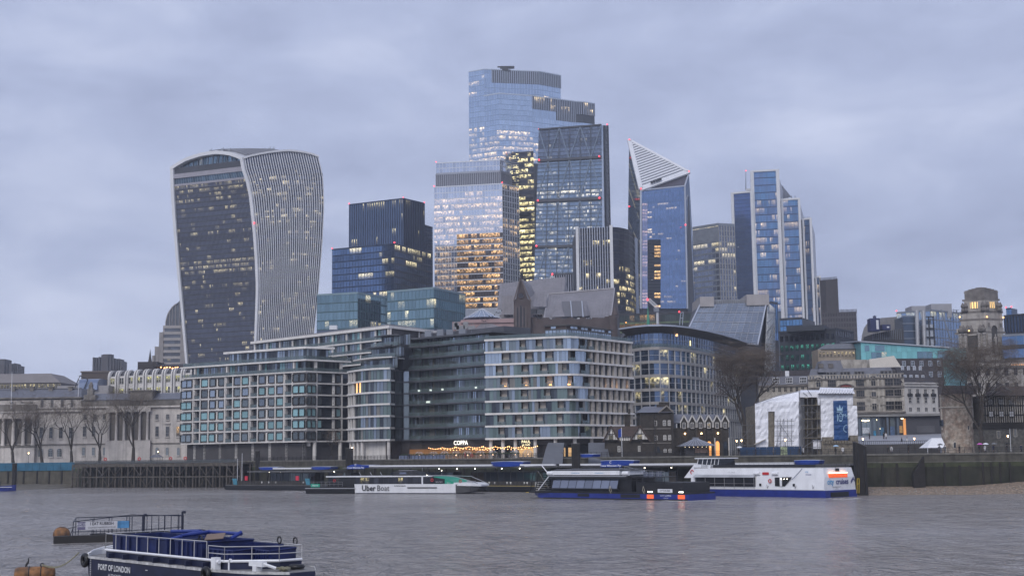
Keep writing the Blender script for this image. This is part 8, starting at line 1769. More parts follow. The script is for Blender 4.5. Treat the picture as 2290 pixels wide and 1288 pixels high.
 for x in (600,625,745,980,1020,1060,1120,1160,1440,1500,1660): part(T,'pier_lamp',LAMP('pier_lamp',(1.,.9,.7),7.),lambda b:b.sphere(w.at(S(x),-.4,5. if x<760 else 5.6),.13,5))
 for x,y in ((554,1), (668,1)): part(T,'rescue_box',M('rescue_red',(.55,.03,.06),.5),lambda b:w.box(b,S(x)-.55,S(x)+.55,2.7,3.9,.35,.6))
 for x in (530,693): part(T,'info_board',M('board_teal',(.05,.2,.28),.5,var=.3,scale=2.),lambda b:b.hexa([w.at(S(x)-.9,.1,1.5),w.at(S(x)+.5,.1,1.5),w.at(S(x)+.5,.4,1.5),w.at(S(x)-.9,.4,1.5),w.at(S(x)-1.5,.1,3.2),w.at(S(x)+.2,.1,3.2),w.at(S(x)+.2,.4,3.2),w.at(S(x)-1.5,.4,3.2)]))
 for x in (587,603,618,680,1095,1107,1135,1143,1174,1180): part(T,'notice',M('notice_white',(.6,.6,.58),.5),lambda b:w.box(b,S(x)-.22,S(x)+.22,1.9,2.4,.21,.25))
 for x,h in ((528,7.5),(538,9.)): q=w.at(S(x),-.5,1.3); part(T,'mast',c_white,lambda b:b.tube(q,V3(q,1.3+h),.09,6,.06))
 # covered ramps up to the quay
 for x0,x1 in ((1216,1262),(1316,1362)):
  m=(x0+x1)/2; Yq=318; gq=M('ramp_shell',(.11,.115,.13),.5,var=.1,streak=.15)
  a0,a1=pt(x0-4 if x0<1300 else x0,1037,w.at(S(m),0,0).y+3),pt(x1-4 if x0<1300 else x1+4,1037,w.at(S(m),0,0).y+3); q0,q1=pt(x0+10 if x0<1300 else x0,996,330),pt(x1 if x0<1300 else x1-6,996,330)
  R_=thing('gangway','grey covered gangway ramp '+('left' if False else ('upstream of the ramp dolphin' if x0<1300 else 'beside the half timbered cottage')),'gangway',V3((a0+a1)/2,1.3))
  part(R_,'hood',gq,lambda b:b.loft([[a0+(q0-a0)*t+Vector((0,0,.9*math.sin(t*2.2))),a1+(q1-a1)*t+Vector((0,0,.9*math.sin(t*2.2))),a1+(q1-a1)*t+Vector((0,.6,.9*math.sin(t*2.2)-.25)),a0+(q0-a0)*t+Vector((0,.6,.9*math.sin(t*2.2)-.25))] for t in [k/8 for k in range(9)]]))
  part(R_,'floor',b_blk,lambda b:b.loft([[V3(a0,1.3)+Vector((.2,1,0)),V3(a1,1.3)+Vector((-.2,1,0)),V3(a1,1.)+Vector((-.2,1,0)),V3(a0,1.)+Vector((.2,1,0))],[V3(q0,QZ)+Vector((.2,4,0)),V3(q1,QZ)+Vector((-.2,4,0)),V3(q1,QZ-.3)+Vector((-.2,4,0)),V3(q0,QZ-.3)+Vector((.2,4,0))]]))
  part(R_,'side_truss',m_iron,lambda b:[b.tube(a0.lerp(q0,t)+Vector((0,.8,-2.5+1.2*t)),a0.lerp(q0,t)+Vector((0,.6,.3)),.06,4) for t in (.1,.3,.5,.7,.9)]+[b.tube(a1.lerp(q1,t)+Vector((0,.8,-2.5+1.2*t)),a1.lerp(q1,t)+Vector((0,.6,.3)),.06,4) for t in (.1,.3,.5,.7,.9)])
pier()
# ---- river bus ----
def riverbus():
 A=pt(704,1095,332).xy; B=pt(1084,1095,312).xy; T,L_=boat('river_bus','low white river bus with black stern and green bow panel','boat',A,B); k=L_/380.; X=lambda px:(px-704)*k-L_/2
 hw=4.2
 def hull(b,x0,x1,z0,z1,bow=0):
  r=[]
  for x,f in [(x0,1.),(x1-6 if bow else x1,1.)]+([(x1-3,.96),(x1,.85)] if bow else []):
   r.append([Vector((x,-hw*f+.25,z0)),Vector((x,hw*f-.25,z0)),Vector((x,hw*f,z1)),Vector((x,-hw*f,z1))])
  b.loft(r)
 part(T,'hull',b_white,lambda b:hull(b,X(818),X(1040),.15,2.3)); part(T,'stern_hull',b_blk,lambda b:hull(b,X(704),X(817.5),.0,1.75)); part(T,'deck_strip',b_rail,lambda b:b.box(X(704),X(820),-hw-.08,-hw,1.2,1.4))
 part(T,'bow_hull',M('hull_graphite',(.05,.05,.055),.5),lambda b:b.loft([[Vector((X(1040),-hw,.1)),Vector((X(1040),hw,.1)),Vector((X(1040),hw,2.2)),Vector((X(1040),-hw,2.2))],[Vector((X(1068),-hw*.8,.5)),Vector((X(1068),hw*.8,.5)),Vector((X(1068),hw*.85,1.9)),Vector((X(1068),-hw*.85,1.9))],[Vector((X(1080),-hw*.5,.9)),Vector((X(1080),hw*.5,.9)),Vector((X(1080),hw*.6,1.9)),Vector((X(1080),-hw*.6,1.9))]]))
 part(T,'bow_cap',b_white,lambda b:b.loft([[Vector((X(1036),-hw-.05,1.9)),Vector((X(1036),hw,1.9)),Vector((X(1036),hw,2.6)),Vector((X(1036),-hw-.05,2.6))],[Vector((X(1070),-hw*.86,1.8)),Vector((X(1070),hw*.86,1.8)),Vector((X(1070),hw*.88,2.5)),Vector((X(1070),-hw*.88,2.5))],[Vector((X(1085),-hw*.5,1.7)),Vector((X(1085),hw*.5,1.7)),Vector((X(1085),hw*.5,2.1)),Vector((X(1085),-hw*.5,2.1))]]))
 part(T,'hull_stripe',b_blk,lambda b:b.box(X(936),X(1000),-hw-.06,-hw+.05,1.35,1.55)); part(T,'boot_top',b_navy,lambda b:hull(b,X(822),X(1038),-.2,.2))
 part(T,'cabin',b_blk,lambda b:b.box(X(800),X(970),-hw+.3,hw-.3,2.1,3.95)); n=14
 for j in range(n): x0,x1=X(818)+(X(968)-X(818))*j/n,X(818)+(X(968)-X(818))*(j+1)/n; bq=MB(); bq.quad([(x0+.06,-hw+.27,2.45),(x1-.06,-hw+.27,2.45),(x1-.06,-hw+.27,3.8),(x0+.06,-hw+.27,3.8)],.5 if j in (1,2,9) else 0.,R.random()); bq.build('cabin_window',b_glass,T)
 part(T,'roof',M('bus_roof',(.33,.34,.37),.45,var=.1),lambda b:b.box(X(752),X(985),-hw+.1,hw-.1,3.95,4.2)); part(T,'roof_edge',b_white,lambda b:b.box(X(752),X(985),-hw+.02,-hw+.1,3.98,4.25))
 part(T,'door_frame',b_white,lambda b:(b.box(X(967),X(970),-hw-.02,-hw+.3,2.2,4.2),b.box(X(967),X(990),-hw-.02,-hw+.3,4.,4.25))); part(T,'doorway',b_glass,lambda b:b.box(X(970),X(992),-hw+.15,-hw+.2,2.2,4.))
 part(T,'bow_screen',b_green,lambda b:b.add([(X(994),-hw+.02,2.3),(X(1040),-hw+.02,2.3),(X(1036),-hw+.02,2.7),(X(1010),-hw+.02,3.8),(X(994),-hw+.02,4.05),(X(994),hw-.1,2.3),(X(1040),hw-.1,2.3),(X(1036),hw-.1,2.7),(X(1010),hw-.1,3.8),(X(994),hw-.1,4.05)],[(0,1,2,3,4),(9,8,7,6,5),(1,6,7,2),(2,7,8,3),(3,8,9,4),(4,9,5,0)])); part(T,'bow_window',b_glass,lambda b:b.add([(X(992),-hw-.01,2.35),(X(1017),-hw-.01,2.35),(X(1017),-hw-.01,3.45),(X(992),-hw-.01,3.9)],[(0,1,2,3)]))
 part(T,'bow_arch',b_rail,lambda b:b.pipe([(X(985),-hw,4.15),(X(1010),-hw,4.3),(X(1040),-hw*.9,3.9),(X(1065),-hw*.85,3.1),(X(1080),-hw*.6,2.3)],.07,5).pipe([(X(985),hw,4.15),(X(1040),hw*.9,3.9),(X(1080),hw*.6,2.3)],.07,5))
 part(T,'wheelhouse',b_blk,lambda b:b.loft([[Vector((X(893)+d0,-2.2+i_,z)),Vector((X(962)-d1,-2.2+i_,z)),Vector((X(962)-d1,2.2-i_,z)),Vector((X(893)+d0,2.2-i_,z))] for z,d0,d1,i_ in ((4.2,0,0,0),(5.,.4,2.,.2),(5.35,1.,4.2,.4))])); part(T,'wheelhouse_window',b_pale,lambda b:b.add([(X(908),-2.12,4.5),(X(925),-2.12,4.5),(X(923),-2.02,5.05),(X(909),-2.02,5.05)],[(0,1,2,3)])); part(T,'radar_arch',b_rail,lambda b:(b.box(X(902),X(935),-1.,1.,5.4,5.5),b.tube((X(950),0,5.2),(X(950),0,6.1),.05,5),b.tube((X(919),-1.2,5.3),(X(919),-1.2,4.9),.25,8)))
 for x in (820,845,868): part(T,'roof_strut',b_rail,lambda b:b.tube((X(x),-1.5,4.2),(X(x-5),-1.5,5.1),.06,4))
 rail(T,[(X(722),-hw+.1,1.75),(X(790),-hw+.1,1.75)],1.1,1.2); part(T,'hybrid_panel',b_green,lambda b:b.box(X(717),X(738),-hw-.02,-hw+.06,1.6,2.4)); bx(T,'stern_gear',b_blk,X(745),X(775),-2,2,1.7,2.9); bx(T,'stern_cabin',b_blk,X(780),X(812),-hw+.5,hw-.5,1.7,3.95)
 for x in (990,770): ring(T,(X(x),-hw+.35 if x<800 else -hw-.05,3.1 if x<800 else 3.2),'y',.3)
 text('Hybrid',.62,b_white,T,'livery_lettering',(X(727.5),-hw-.04,2.),ux=(1,0,0)); text('Uber',1.85,b_ltxt,T,'livery_lettering',(X(850),-hw-.03,1.3),bold=.035); text('Boat',1.85,b_ltxt,T,'livery_lettering',(X(882.5),-hw-.03,1.3),bold=.0); text('by thames clippers',.42,b_ltxt,T,'livery_lettering',(X(920),-hw-.03,1.9),bold=.005); text('thames clippers',.3,b_white,T,'livery_lettering',(X(1005),-hw-.03,2.8)); text('Hybrid',.34,b_white,T,'livery_lettering',(X(1025),-hw-.03,2.55))
 ring(T,(X(1048),-hw*.9,2.9),'y',.3); part(T,'anchor_gear',b_rail,lambda b:b.box(X(1050),X(1062),-1,1,2.5,2.9))
 for x in (978,1010): part(T,'nav_lamp',b_lampw,lambda b:b.sphere((X(x),-hw+.1,4.35 if x<1000 else 5.4),.09,4)); 
 part(T,'lamp_mast',b_rail,lambda b:b.tube((X(1010),-hw+.2,4.2),(X(1010),-hw+.2,5.4),.04,4))
riverbus()
# ---- dark sightseeing boat ----
def gamma():
 A=pt(1204,1105,277).xy; B=pt(1571,1110,249).xy; T,L_=boat('tour_boat','black and blue sightseeing boat with long slanted windows','boat',A,B); k=L_/367.; X=lambda px:(px-1204)*k-L_/2; hw=4.3
 part(T,'hull',b_blue,lambda b:b.loft([[Vector((x,-hw*f,z0)),Vector((x,hw*f,z0)),Vector((x,hw*f,1.15)),Vector((x,-hw*f,1.15))] for x,f,z0 in ((X(1216),.6,.75),(X(1235),.9,.2),(X(1270),1.,-.1),(X(1571),1.,-.1))])); part(T,'boot_top',b_blk,lambda b:b.box(X(1250),X(1569),-hw-.03,hw+.03,-.3,.22)); part(T,'rubbing_strake',b_blk,lambda b:(b.box(X(1332),X(1358),-hw-.06,-hw,.5,1.05),b.box(X(1428),X(1470),-hw-.06,-hw,.4,1.05)))
 part(T,'main_deck_house',b_blk,lambda b:b.box(X(1262),X(1446),-hw+.95,hw-.25,1.1,4.35)); part(T,'gunwale',b_blk,lambda b:b.box(X(1215),X(1570),-hw-.02,hw,1.12,1.45))
 n=8
 for j in range(n):
  x0,x1=X(1270)+(X(1420)-X(1270))*j/n,X(1270)+(X(1420)-X(1270))*(j+1)/n; bq=MB(); bq.quad([(x0+.06,-hw+.1,2.1),(x1-.06,-hw+.1,2.1),(x1-.06,-hw+.75,3.95),(x0+.06,-hw+.75,3.95)],0,R.random()); bq.build('saloon_window',b_pale,T)
 part(T,'window_sill',b_blk,lambda b:b.box(X(1266),X(1424),-hw-.05,-hw+.3,1.9,2.1)); part(T,'side_stanchions',b_blk,lambda b:b.box(X(1264),X(1445),-hw+.2,-hw+.9,3.95,4.3))
 part(T,'upper_band',b_white,lambda b:b.box(X(1268),X(1425),-hw+.2,hw-.2,4.7,5.5)); part(T,'roof_lining',M('solar_roof',(.06,.063,.075),.35,var=.15),lambda b:b.box(X(1275),X(1428),-hw+.35,hw-.35,5.5,5.8)); part(T,'band_rail',b_rail,lambda b:b.box(X(1262),X(1440),-hw+.15,-hw+.22,4.35,4.55))
 part(T,'roof_slats',b_rail,lambda b:[b.box(X(1280)+i*.45,X(1280)+i*.45+.12,-hw+.3,hw-.4,5.8,5.85) for i in range(int((X(1425)-X(1280))/.45))],kind='stuff')
 for x in (1266,1438): raft(T,(X(x),-hw+.4,5.),1.5,.42)
 for x in (1326,1380): text('cityexperiences',.34,M('script_blue',(.03,.25,.5),.5),T,'livery_lettering',(X(x),-hw+.17,5.1))
 # bow stairs and gantry
 part(T,'bow_stair',b_blk,lambda b:[b.hexa([(X(1218+3.8*i),-hw+.4,1.2+.42*i),(X(1222+3.8*i),-hw+.4,1.2+.42*i),(X(1222+3.8*i),hw-.4,1.2+.42*i),(X(1218+3.8*i),hw-.4,1.2+.42*i),(X(1218+3.8*i),-hw+.4,1.4+.42*i),(X(1222+3.8*i),-hw+.4,1.4+.42*i),(X(1222+3.8*i),hw-.4,1.4+.42*i),(X(1218+3.8*i),hw-.4,1.4+.42*i)]) for i in range(10)])
 part(T,'handrail',b_white,lambda b:(b.tube((X(1237),-hw+.3,1.7),(X(1262),-hw+.3,4.4),.11,6),b.tube((X(1246),-hw+.2,6.6),(X(1262),-hw+.2,4.9),.09,6))); part(T,'gantry',b_blk,lambda b:[b.tube((X(x0),-hw+.3,z0),(X(x1),-hw+.3,z1),.09,5) for x0,z0,x1,z1 in ((1216,1.4,1225,5.4),(1225,5.4,1250,5.6),(1228,1.4,1240,5.4),(1216,3.3,1246,3.4),(1236,5.4,1262,2.)) ]); part(T,'white_boom',b_white,lambda b:b.tube((X(1168+36),-hw+.2,6.5),(X(1246),-hw+.2,6.6),.1,6))
 bx(T,'bow_locker',M('bow_locker',(.3,.3,.29),.5),X(1204),X(1214),-1,1,1.2,3.2); part(T,'bow_platform',b_yel,lambda b:b.box(X(1204),X(1228),-hw+.5,hw-.5,1.1,1.2))
 # aft deck
 part(T,'aft_bulwark',b_blk,lambda b:b.box(X(1462),X(1560),-hw+.05,hw-.05,1.3,3.3)); part(T,'aft_screens',b_pale,lambda b:[b.box(X(a),X(c),-hw+.3,-hw+.36,4.3,5.3) for a,c in ((1476,1486),(1488,1498),(1502,1515))]); rail(T,[(X(1440),-hw+.1,3.3),(X(1556),-hw+.1,3.3)],1.1,1.3,m_iron,3); rail(T,[(X(1425),-hw+.3,5.6),(X(1470),-hw+.3,4.6),(X(1520),-hw+.3,4.4)],1.,1.4,b_rail,2)
 part(T,'aft_roof',b_blk,lambda b:b.box(X(1440),X(1500),-hw+.5,hw-.5,4.2,4.35)); part(T,'aft_posts',m_iron,lambda b:[b.tube((X(x),-hw+.3,1.4),(X(x),-hw+.3,4.3),.07,5) for x in (1447,1462,1475,1500,1520)])
 for x in (1405,1477): part(T,'mooring_ropes',M('rope_pale',(.4,.37,.3),.9),lambda b:b.pipe([(X(x+4),-hw-.05,1.5),(X(x+1),-hw-.1,2.6),(X(x-1),-hw-.1,1.9),(X(x+3),-hw-.1,1.2)],.05,5))
 # stern lights and name
 for x in (1492,1556): part(T,'stern_panel',b_or,lambda b:b.box(X(x-7),X(x+7),-hw-.08,-hw-.02,.3,1.05)); part(T,'stern_lamp',b_lampw,lambda b:b.box(X(x-4),X(x+4),-hw-.2,-hw,1.5,1.62))
 part(T,'name_board',b_white,lambda b:b.box(X(1508),X(1538),-hw-.09,-hw-.03,1.45,2.1)); text('CITYCRUISES',.42,b_navy,T,'livery_lettering',(X(1523),-hw-.11,1.78),bold=.01); text('CITY GAMMA',.42,b_white,T,'livery_lettering',(X(1524),-hw-.05,.85)); text('LONDON',.24,b_white,T,'livery_lettering',(X(1524),-hw-.05,.42))
gamma()
# ---- white cruise boat ----
def cruiser():
 A=pt(1532,1100,278).xy; B=pt(1840,1107,253).xy; d=(B-A).normalized(); n=Vector((-d.y,d.x)); hw=5.3
 T,L_=boat('cruise_boat','large white and blue cruise boat with lit stern','boat',A+n*hw,B+n*hw); 
 def X(px):
  # pixel column on the near side wall -> local x
  r=ray(px,1080); A2=A; t=(A2.x*r[1]-A2.y*r[0])/(d.y*r[0]-d.x*r[1]); return t-L_/2
 e=L_/2
 part(T,'hull',b_blue,lambda b:b.loft([[Vector((x,-hw*f,-.3)),Vector((x,hw*f,-.3)),Vector((x,hw*f,1.35)),Vector((x,-hw*f,1.35))] for x,f in ((-e-3,.3),(-e,.75),(-e+4,1.),(e+.6,1.))])); part(T,'stern_notch',b_blk,lambda b:b.box(e+.6,e+.66,-3.6,2.4,.1,1.))
 part(T,'main_deck_side',b_white,lambda b:b.loft([[Vector((x,-hw+.02,1.35)),Vector((x,hw-.02,1.35)),Vector((x,hw-.3,3.9)),Vector((x,-hw+.3,3.9))] for x in (-e+1.5,e+.35)]))
 part(T,'upper_deck_side',b_white,lambda b:b.loft([[Vector((x0,-hw+.3,3.9)),Vector((x0,hw-.3,3.9)),Vector((x0+dx,hw-.6,5.6)),Vector((x0+dx,-hw+.6,5.6))] for x0,dx in ((-e+1.2,1.5),(e+.3,-.35))])); part(T,'deck_line',M('line_grey',(.25,.26,.28),.5),lambda b:b.box(-e+1.5,e+.3,-hw-.03,-hw+.05,1.38,1.46))  # thin grey line along the white side just above the hull
 part(T,'top_deck',b_grey,lambda b:b.box(-e+2,e-.4,-hw+.7,hw-.7,5.6,5.75)); rail(T,[(-e+4,-hw+.75,5.7),(e-.6,-hw+.75,5.7),(e-.6,hw-.75,5.7)],.85,1.2,m_iron,3); part(T,'top_screen',M('top_screen',(.035,.036,.045),.4),lambda b:b.box(-e+7,e-2,-hw+.8,-hw+.85,5.75,6.3))
 # saloon windows
 n_=6; x0,x1=X(1557),X(1687)
 part(T,'window_band',b_blk,lambda b:b.box(x0-.3,x1+.2,-hw-.02,-hw+.1,1.95,3.75))
 for j in range(n_): a,c=x0+(x1-x0)*j/n_,x0+(x1-x0)*(j+1)/n_; bq=MB(); bq.quad([(a+.1,-hw-.04,2.05),(c-.1,-hw-.04,2.05),(c-.1,-hw-.04,3.65),(a+.1,-hw-.04,3.65)],0,R.random()); bq.build('saloon_window',b_glass,T)
 part(T,'window_rail',b_rail,lambda b:[b.tube((x0,-hw-.12,z),(x1,-hw-.12,z),.035,4) for z in (1.8,2.55)]+[b.tube((x0+(x1-x0)*j/n_,-hw-.12,1.5),(x0+(x1-x0)*j/n_,-hw-.12,3.8),.045,4) for j in range(n_+1)]); part(T,'awning',M('awning_grey',(.3,.31,.33),.45),lambda b:b.hexa([(x0-.5,-hw-.45,3.75),(x1+.2,-hw-.45,3.75),(x1+.2,-hw+.3,4.2),(x0-.5,-hw+.3,4.2),(x0-.5,-hw-.45,3.82),(x1+.2,-hw-.45,3.82),(x1+.2,-hw+.3,4.3),(x0-.5,-hw+.3,4.3)]))
 # door recess
 a,c=X(1733),X(1772); part(T,'boarding_door',b_blk,lambda b:b.add([(a,-hw-.02,2.1),(c-1.8,-hw-.02,2.1),(c,-hw-.02,3.9),(a,-hw-.02,3.8)],[(0,1,2,3)])); part(T,'door_post',b_white,lambda b:b.box(a+1.2,a+1.7,-hw-.1,-hw,2.1,3.8))
 for i in range(3): part(T,'door_lamp',b_lampw,lambda b:b.sphere((a+1.6+i*.7,-hw-.1,3.5),.08,4))
 part(T,'styling_line',M('line_navy',(.05,.07,.15),.4),lambda b:pbeam(b,(X(1772),-hw-.01,3.4),(X(1792),-hw+.5,5.5),.07,Vector((0,-.05,0))))
 for x in (1692,1733): raft(T,(X(x),-hw+.25,4.55),1.4,.34)
 part(T,'raft_cradle',b_red,lambda b:b.box(X(1704),X(1718),-hw+.2,-hw+.3,4.3,4.8)); ring(T,(X(1722),-hw-.05,3.1),'y',.33)
 text('CITY CRUISES',.32,M('stencil_grey',(.35,.36,.38),.5),T,'livery_lettering',(X(1635),-hw+.25,4.75)); text('city',.5,M('sky_letters',(.03,.3,.6),.5),T,'livery_lettering',(X(1803),-hw+.3,4.9)); text('cruises',.5,M('navy_letters',(.012,.02,.16),.5),T,'livery_lettering',(X(1807),-hw+.25,4.4))
 for x in (1715,1777,1817): part(T,'mooring_ropes',M('rope_dark',(.1,.1,.1),.9),lambda b:b.pipe([(X(x),-hw-.05,2.4),(X(x+1),-hw-.1,1.7),(X(x+4),-hw-.1,2.2)],.04,4))
 for x in (1775,1700): part(T,'porthole',b_glass,lambda b:b.box(X(x)-.25,X(x)+.25,-hw-.03,-hw,2.1,2.6))
 # wheelhouse
 def wh(z0,z1,i0,i1): return [[Vector((-e+.4+i0,-2.8,z0)),Vector((-e+7.,-2.8,z0)),Vector((-e+7.,2.8,z0)),Vector((-e+.4+i0,2.8,z0))],[Vector((-e+.4+i1,-2.6,z1)),Vector((-e+6.9,-2.6,z1)),Vector((-e+6.9,2.6,z1)),Vector((-e+.4+i1,2.6,z1))]]
 part(T,'bow_screen',b_white,lambda b:b.loft([[Vector((-e-1.2,-hw+1.2,3.6)),Vector((-e+6,-hw+.3,3.6)),Vector((-e+6,hw-.3,3.6)),Vector((-e-1.2,hw-1.2,3.6))],[Vector((-e+1.6,-hw+1.3,6.4)),Vector((-e+6.5,-hw+.7,6.2)),Vector((-e+6.5,hw-.7,6.2)),Vector((-e+1.6,hw-1.3,6.4))]])); part(T,'wheelhouse',b_glass,lambda b:b.loft(wh(6.2,7.5,.9,1.6))); part(T,'wheelhouse_roof',b_white,lambda b:b.box(-e+1.,-e+7.6,-3.1,3.1,7.5,7.7))
 part(T,'wheelhouse_post',b_white,lambda b:[b.tube((-e+x,-2.82,6.2),(-e+x+.2,-2.65,7.5),.09,4) for x in (1.4,2.7,3.9,5.,5.9,6.9)]+[b.box(-e+1.2,-e+7.05,-2.86,-2.78,6.1,6.3)])
 ring(T,(-e+1.2,-hw+1.0,4.8),'y',.4); ring(T,(-e+2.2,-hw+.9,4.2),'y',.4)
 # stern face: letters, lamps, boarding ladder
 sx=e+.42; 
 for i,y in enumerate((-2.6,-.5,1.6)): part(T,'stern_lamp',LAMP('stern_glow',(1.,.62,.35),4.),lambda b:b.box(sx-.05,sx+.1,y-.85,y+.85,4.55,4.72)); part(T,'lit_panel',b_or,lambda b:b.box(sx-.2,sx-.0,y-.95,y+.95,3.75,4.5))
 part(T,'stern_face',b_white,lambda b:b.add([(sx-.1,-hw+.05,1.4),(sx-.1,hw-.05,1.4),(sx-.25,hw-.3,3.7),(sx-.25,-hw+.3,3.7)],[(0,1,2,3)]))
 text('city',1.5,MATS['sky_letters'],T,'stern_lettering',(sx+.02,-3.2,2.95),ux=(0,1,0),bold=.02); text('cruises',1.5,MATS['navy_letters'],T,'stern_lettering',(sx+.02,.7,2.95),ux=(0,1,0),bold=.03); text('MILLENNIUM CITY',.34,b_ltxt,T,'stern_lettering',(sx+.03,-1.2,1.95),ux=(0,1,0)); text('LONDON',.24,b_ltxt,T,'stern_lettering',(sx+.03,-1.2,1.6),ux=(0,1,0))
 part(T,'swoosh',MATS['navy_letters'],lambda b:[pbeam(b,(sx+.02,3.6,2.6+dz),(sx+.02,4.6,3.5+dz),.14,Vector((.03,0,0))) for dz in (0,.3)]+[pbeam(b,(sx+.02,4.6,3.5),(sx+.02,4.95,2.9),.14,Vector((.03,0,0)))])
 part(T,'boarding_ladder',b_yel,lambda b:(b.pipe([(sx+.3,hw-.2,.6),(sx+.5,hw-.2,3.4),(sx+.5,hw+.5,3.4),(sx+.3,hw+.5,.6)],.07,5),b.tube((sx+.4,hw-.2,2.4),(sx+.4,hw+.5,2.4),.06,4)))
 part(T,'stern_fittings',m_iron,lambda b:(b.box(sx-.3,sx+.1,-1.,-.3,4.9,5.5),b.tube((sx-.5,-.6,5.6),(sx-.5,-.2,6.4),.06,4),b.tube((sx-.5,2.8,5.6),(sx-.5,2.8,6.3),.06,4)))
cruiser()
# ---- foreground hopper barge ----
def barge():
 A=g(196,1244,1.75).xy; B=g(480,1275,1.75).xy; dd=(B-A).normalized(); n=Vector((-dd.y,dd.x)); hw=3.; ky=1.
 T,L_=boat('hopper_barge','navy blue work barge with rubbish hoppers and white rails','barge',A+n*hw*ky,B+n*hw*ky); e=L_/2; dz=1.75; T.scale=(1,ky,1)
 def X(px,py=1250,y=-hw,z=dz):
  r=ray(px,py); O=A+n*(y+hw)*ky; t=(O.x*r[1]-O.y*r[0])/(dd.y*r[0]-dd.x*r[1]); return t-L_/2
 out=[(-e-2.2,0.),(-e-2.,.38),(-e-1.4,.7),(-e-.6,.92),(-e+.6,1.),(e-.6,1.),(e+2.8,.8),(e+5.2,.3)]
 def ringp(z,s=1.,dx=0):
  up=[Vector((x+dx,-hw*f*s,z)) for x,f in out]; dn=[Vector((x+dx,hw*f*s,z)) for x,f in reversed(out[1:])]; return up+dn
 part(T,'hull',b_navy,lambda b:b.loft([ringp(-.6,.92,.3),ringp(.5,.97,.1),ringp(dz,1.)])); part(T,'deck',b_grey,lambda b:b.add(ringp(dz+.01,.99),[tuple(range(len(ringp(0))))]))
 part(T,'rubbing_band',M('band_white_worn',(.42,.42,.42),.6,var=.4,scale=2.,stain=.4),lambda b:b.loft([[p+Vector((0,-.06 if p.y<0 else .06,-.1)),p+Vector((0,-.06 if p.y<0 else .06,.06)),p+Vector((0,.0,.06)),p+Vector((0,0,-.1))] for p in ringp(dz)]))
 # bow bulwark with white capping
 bw=[p for p in ringp(dz) if p.x<-e+.2]; bw=sorted(bw,key=lambda p:p.y)
 part(T,'bow_bulwark',b_white,lambda b:b.loft([[p,p+Vector((0,0,.45+.08*p.y)),p+Vector((.28,0,.45+.08*p.y)),p+Vector((.28,0,0))] for p in bw])); part(T,'bow_rail',b_white,lambda b:b.pipe([p+Vector((.55,0,.6+.1*p.y)) for p in bw],.06,6))
 # raised coaming
 c0,cm,c1=-7.5,9.,11.3
 part(T,'coaming',b_navy,lambda b:b.prism([(c0,-2.3),(cm,-2.3),(c1,.2),(c1,1.8),(c0,2.3)],dz,dz+.5)); part(T,'coaming_rail',b_white,lambda b:b.pipe([(c0,-2.35,dz+.52),(cm,-2.35,dz+.52),(c1,.15,dz+.52),(c1,1.8,dz+.52)],.09,6))
 for i in range(7): bx(T,'coaming_bracket',b_navy,c0+1.2+i*2.2,c0+1.35+i*2.2,-2.75,-2.3,dz,dz+.36)
 # hoppers
 m_h=M('hopper_blue',(.008,.016,.085),.5,var=.35,scale=1.2,stain=.4,streak=.35); 
 def hopper(x0,x1,y0,y1,z0,z1,low=0.,name='hopper'):
  t=.09
  part(T,name,m_h,lambda b:(b.box(x0,x1,y0,y0+t,z0,z1-low),b.box(x0,x1,y1-t,y1,z0,z1),b.box(x0,x0+t,y0+t,y1-t,z0,z1),b.box(x1-t,x1,y0+t,y1-t,z0,z1-low),b.box(x0,x1,y0,y1,z0,z0+.1)))
  part(T,'hopper_ribs',m_h,lambda b:[b.box(x0+(x1-x0)*i/6-.08,x0+(x1-x0)*i/6+.08,y0-.12,y0,z0,z1-low) for i in range(1,6)],kind='stuff'); part(T,'hopper_rim',m_h,lambda b:b.pipe([(x0,y0,z1-low),(x1,y0,z1-low),(x1,y1,z1),(x0,y1,z1),(x0,y0,z1-low)],.07,5))
 m1=c0+8.2; m2=m1+1.1
 hopper(c0+.2,m1,-1.9,1.9,dz+.3,dz+1.5); hopper(m2,m2+3.6,-1.9,1.9,dz+.3,dz+1.5); hopper(m2+3.7,cm,-1.7,1.9,dz+.3,dz+1.3,.2); hopper(cm+.05,c1-.5,-.2,1.7,dz+.3,dz+1.2,.1)
 part(T,'lifting_frame',M('frame_blue',(.012,.03,.2),.4,var=.1),lambda b:(b.tube((c0+(m1-c0)*.5,0.6,dz+1.8),(m1-.1,.6,dz+1.95),.12,8),b.tube((m1-.1,.6,dz+1.95),(m1-.4,-1.6,dz+1.45),.12,8),b.tube((m1-.1,.6,dz+1.95),(m1-.1,1.8,dz+1.45),.12,8),b.tube((m2+.1,.6,dz+1.95),(m2+4.2,.6,dz+1.95),.12,8),b.tube((m2+4.2,.6,dz+2.05),(m2+4.3,-.2,dz+1.7),.13,8),b.tube((m2+.1,.6,dz+1.95),(m2+.3,-1.6,dz+1.8),.13,8)))
 part(T,'lifting_eye',m_iron,lambda b:[b.torus((x,y,dz+1.6),.22,.05,'y',10,5) for x,y in ((m2+1.4,-.8),(c1-2.6,1.8),(c1-.9,1.9))]); part(T,'loose_board',M('old_board',(.16,.12,.1),.8,var=.3),lambda b:b.hexa([(m2+2.6,-1.,dz+1.45),(m2+3.,-1.4,dz+1.6),(m2+4.,-.6,dz+1.7),(m2+3.6,-.2,dz+2.),(m2+2.6,-1.,dz+1.95),(m2+3.,-1.4,dz+1.65),(m2+4.,-.6,dz+1.75),(m2+3.6,-.2,dz+2.05)]))
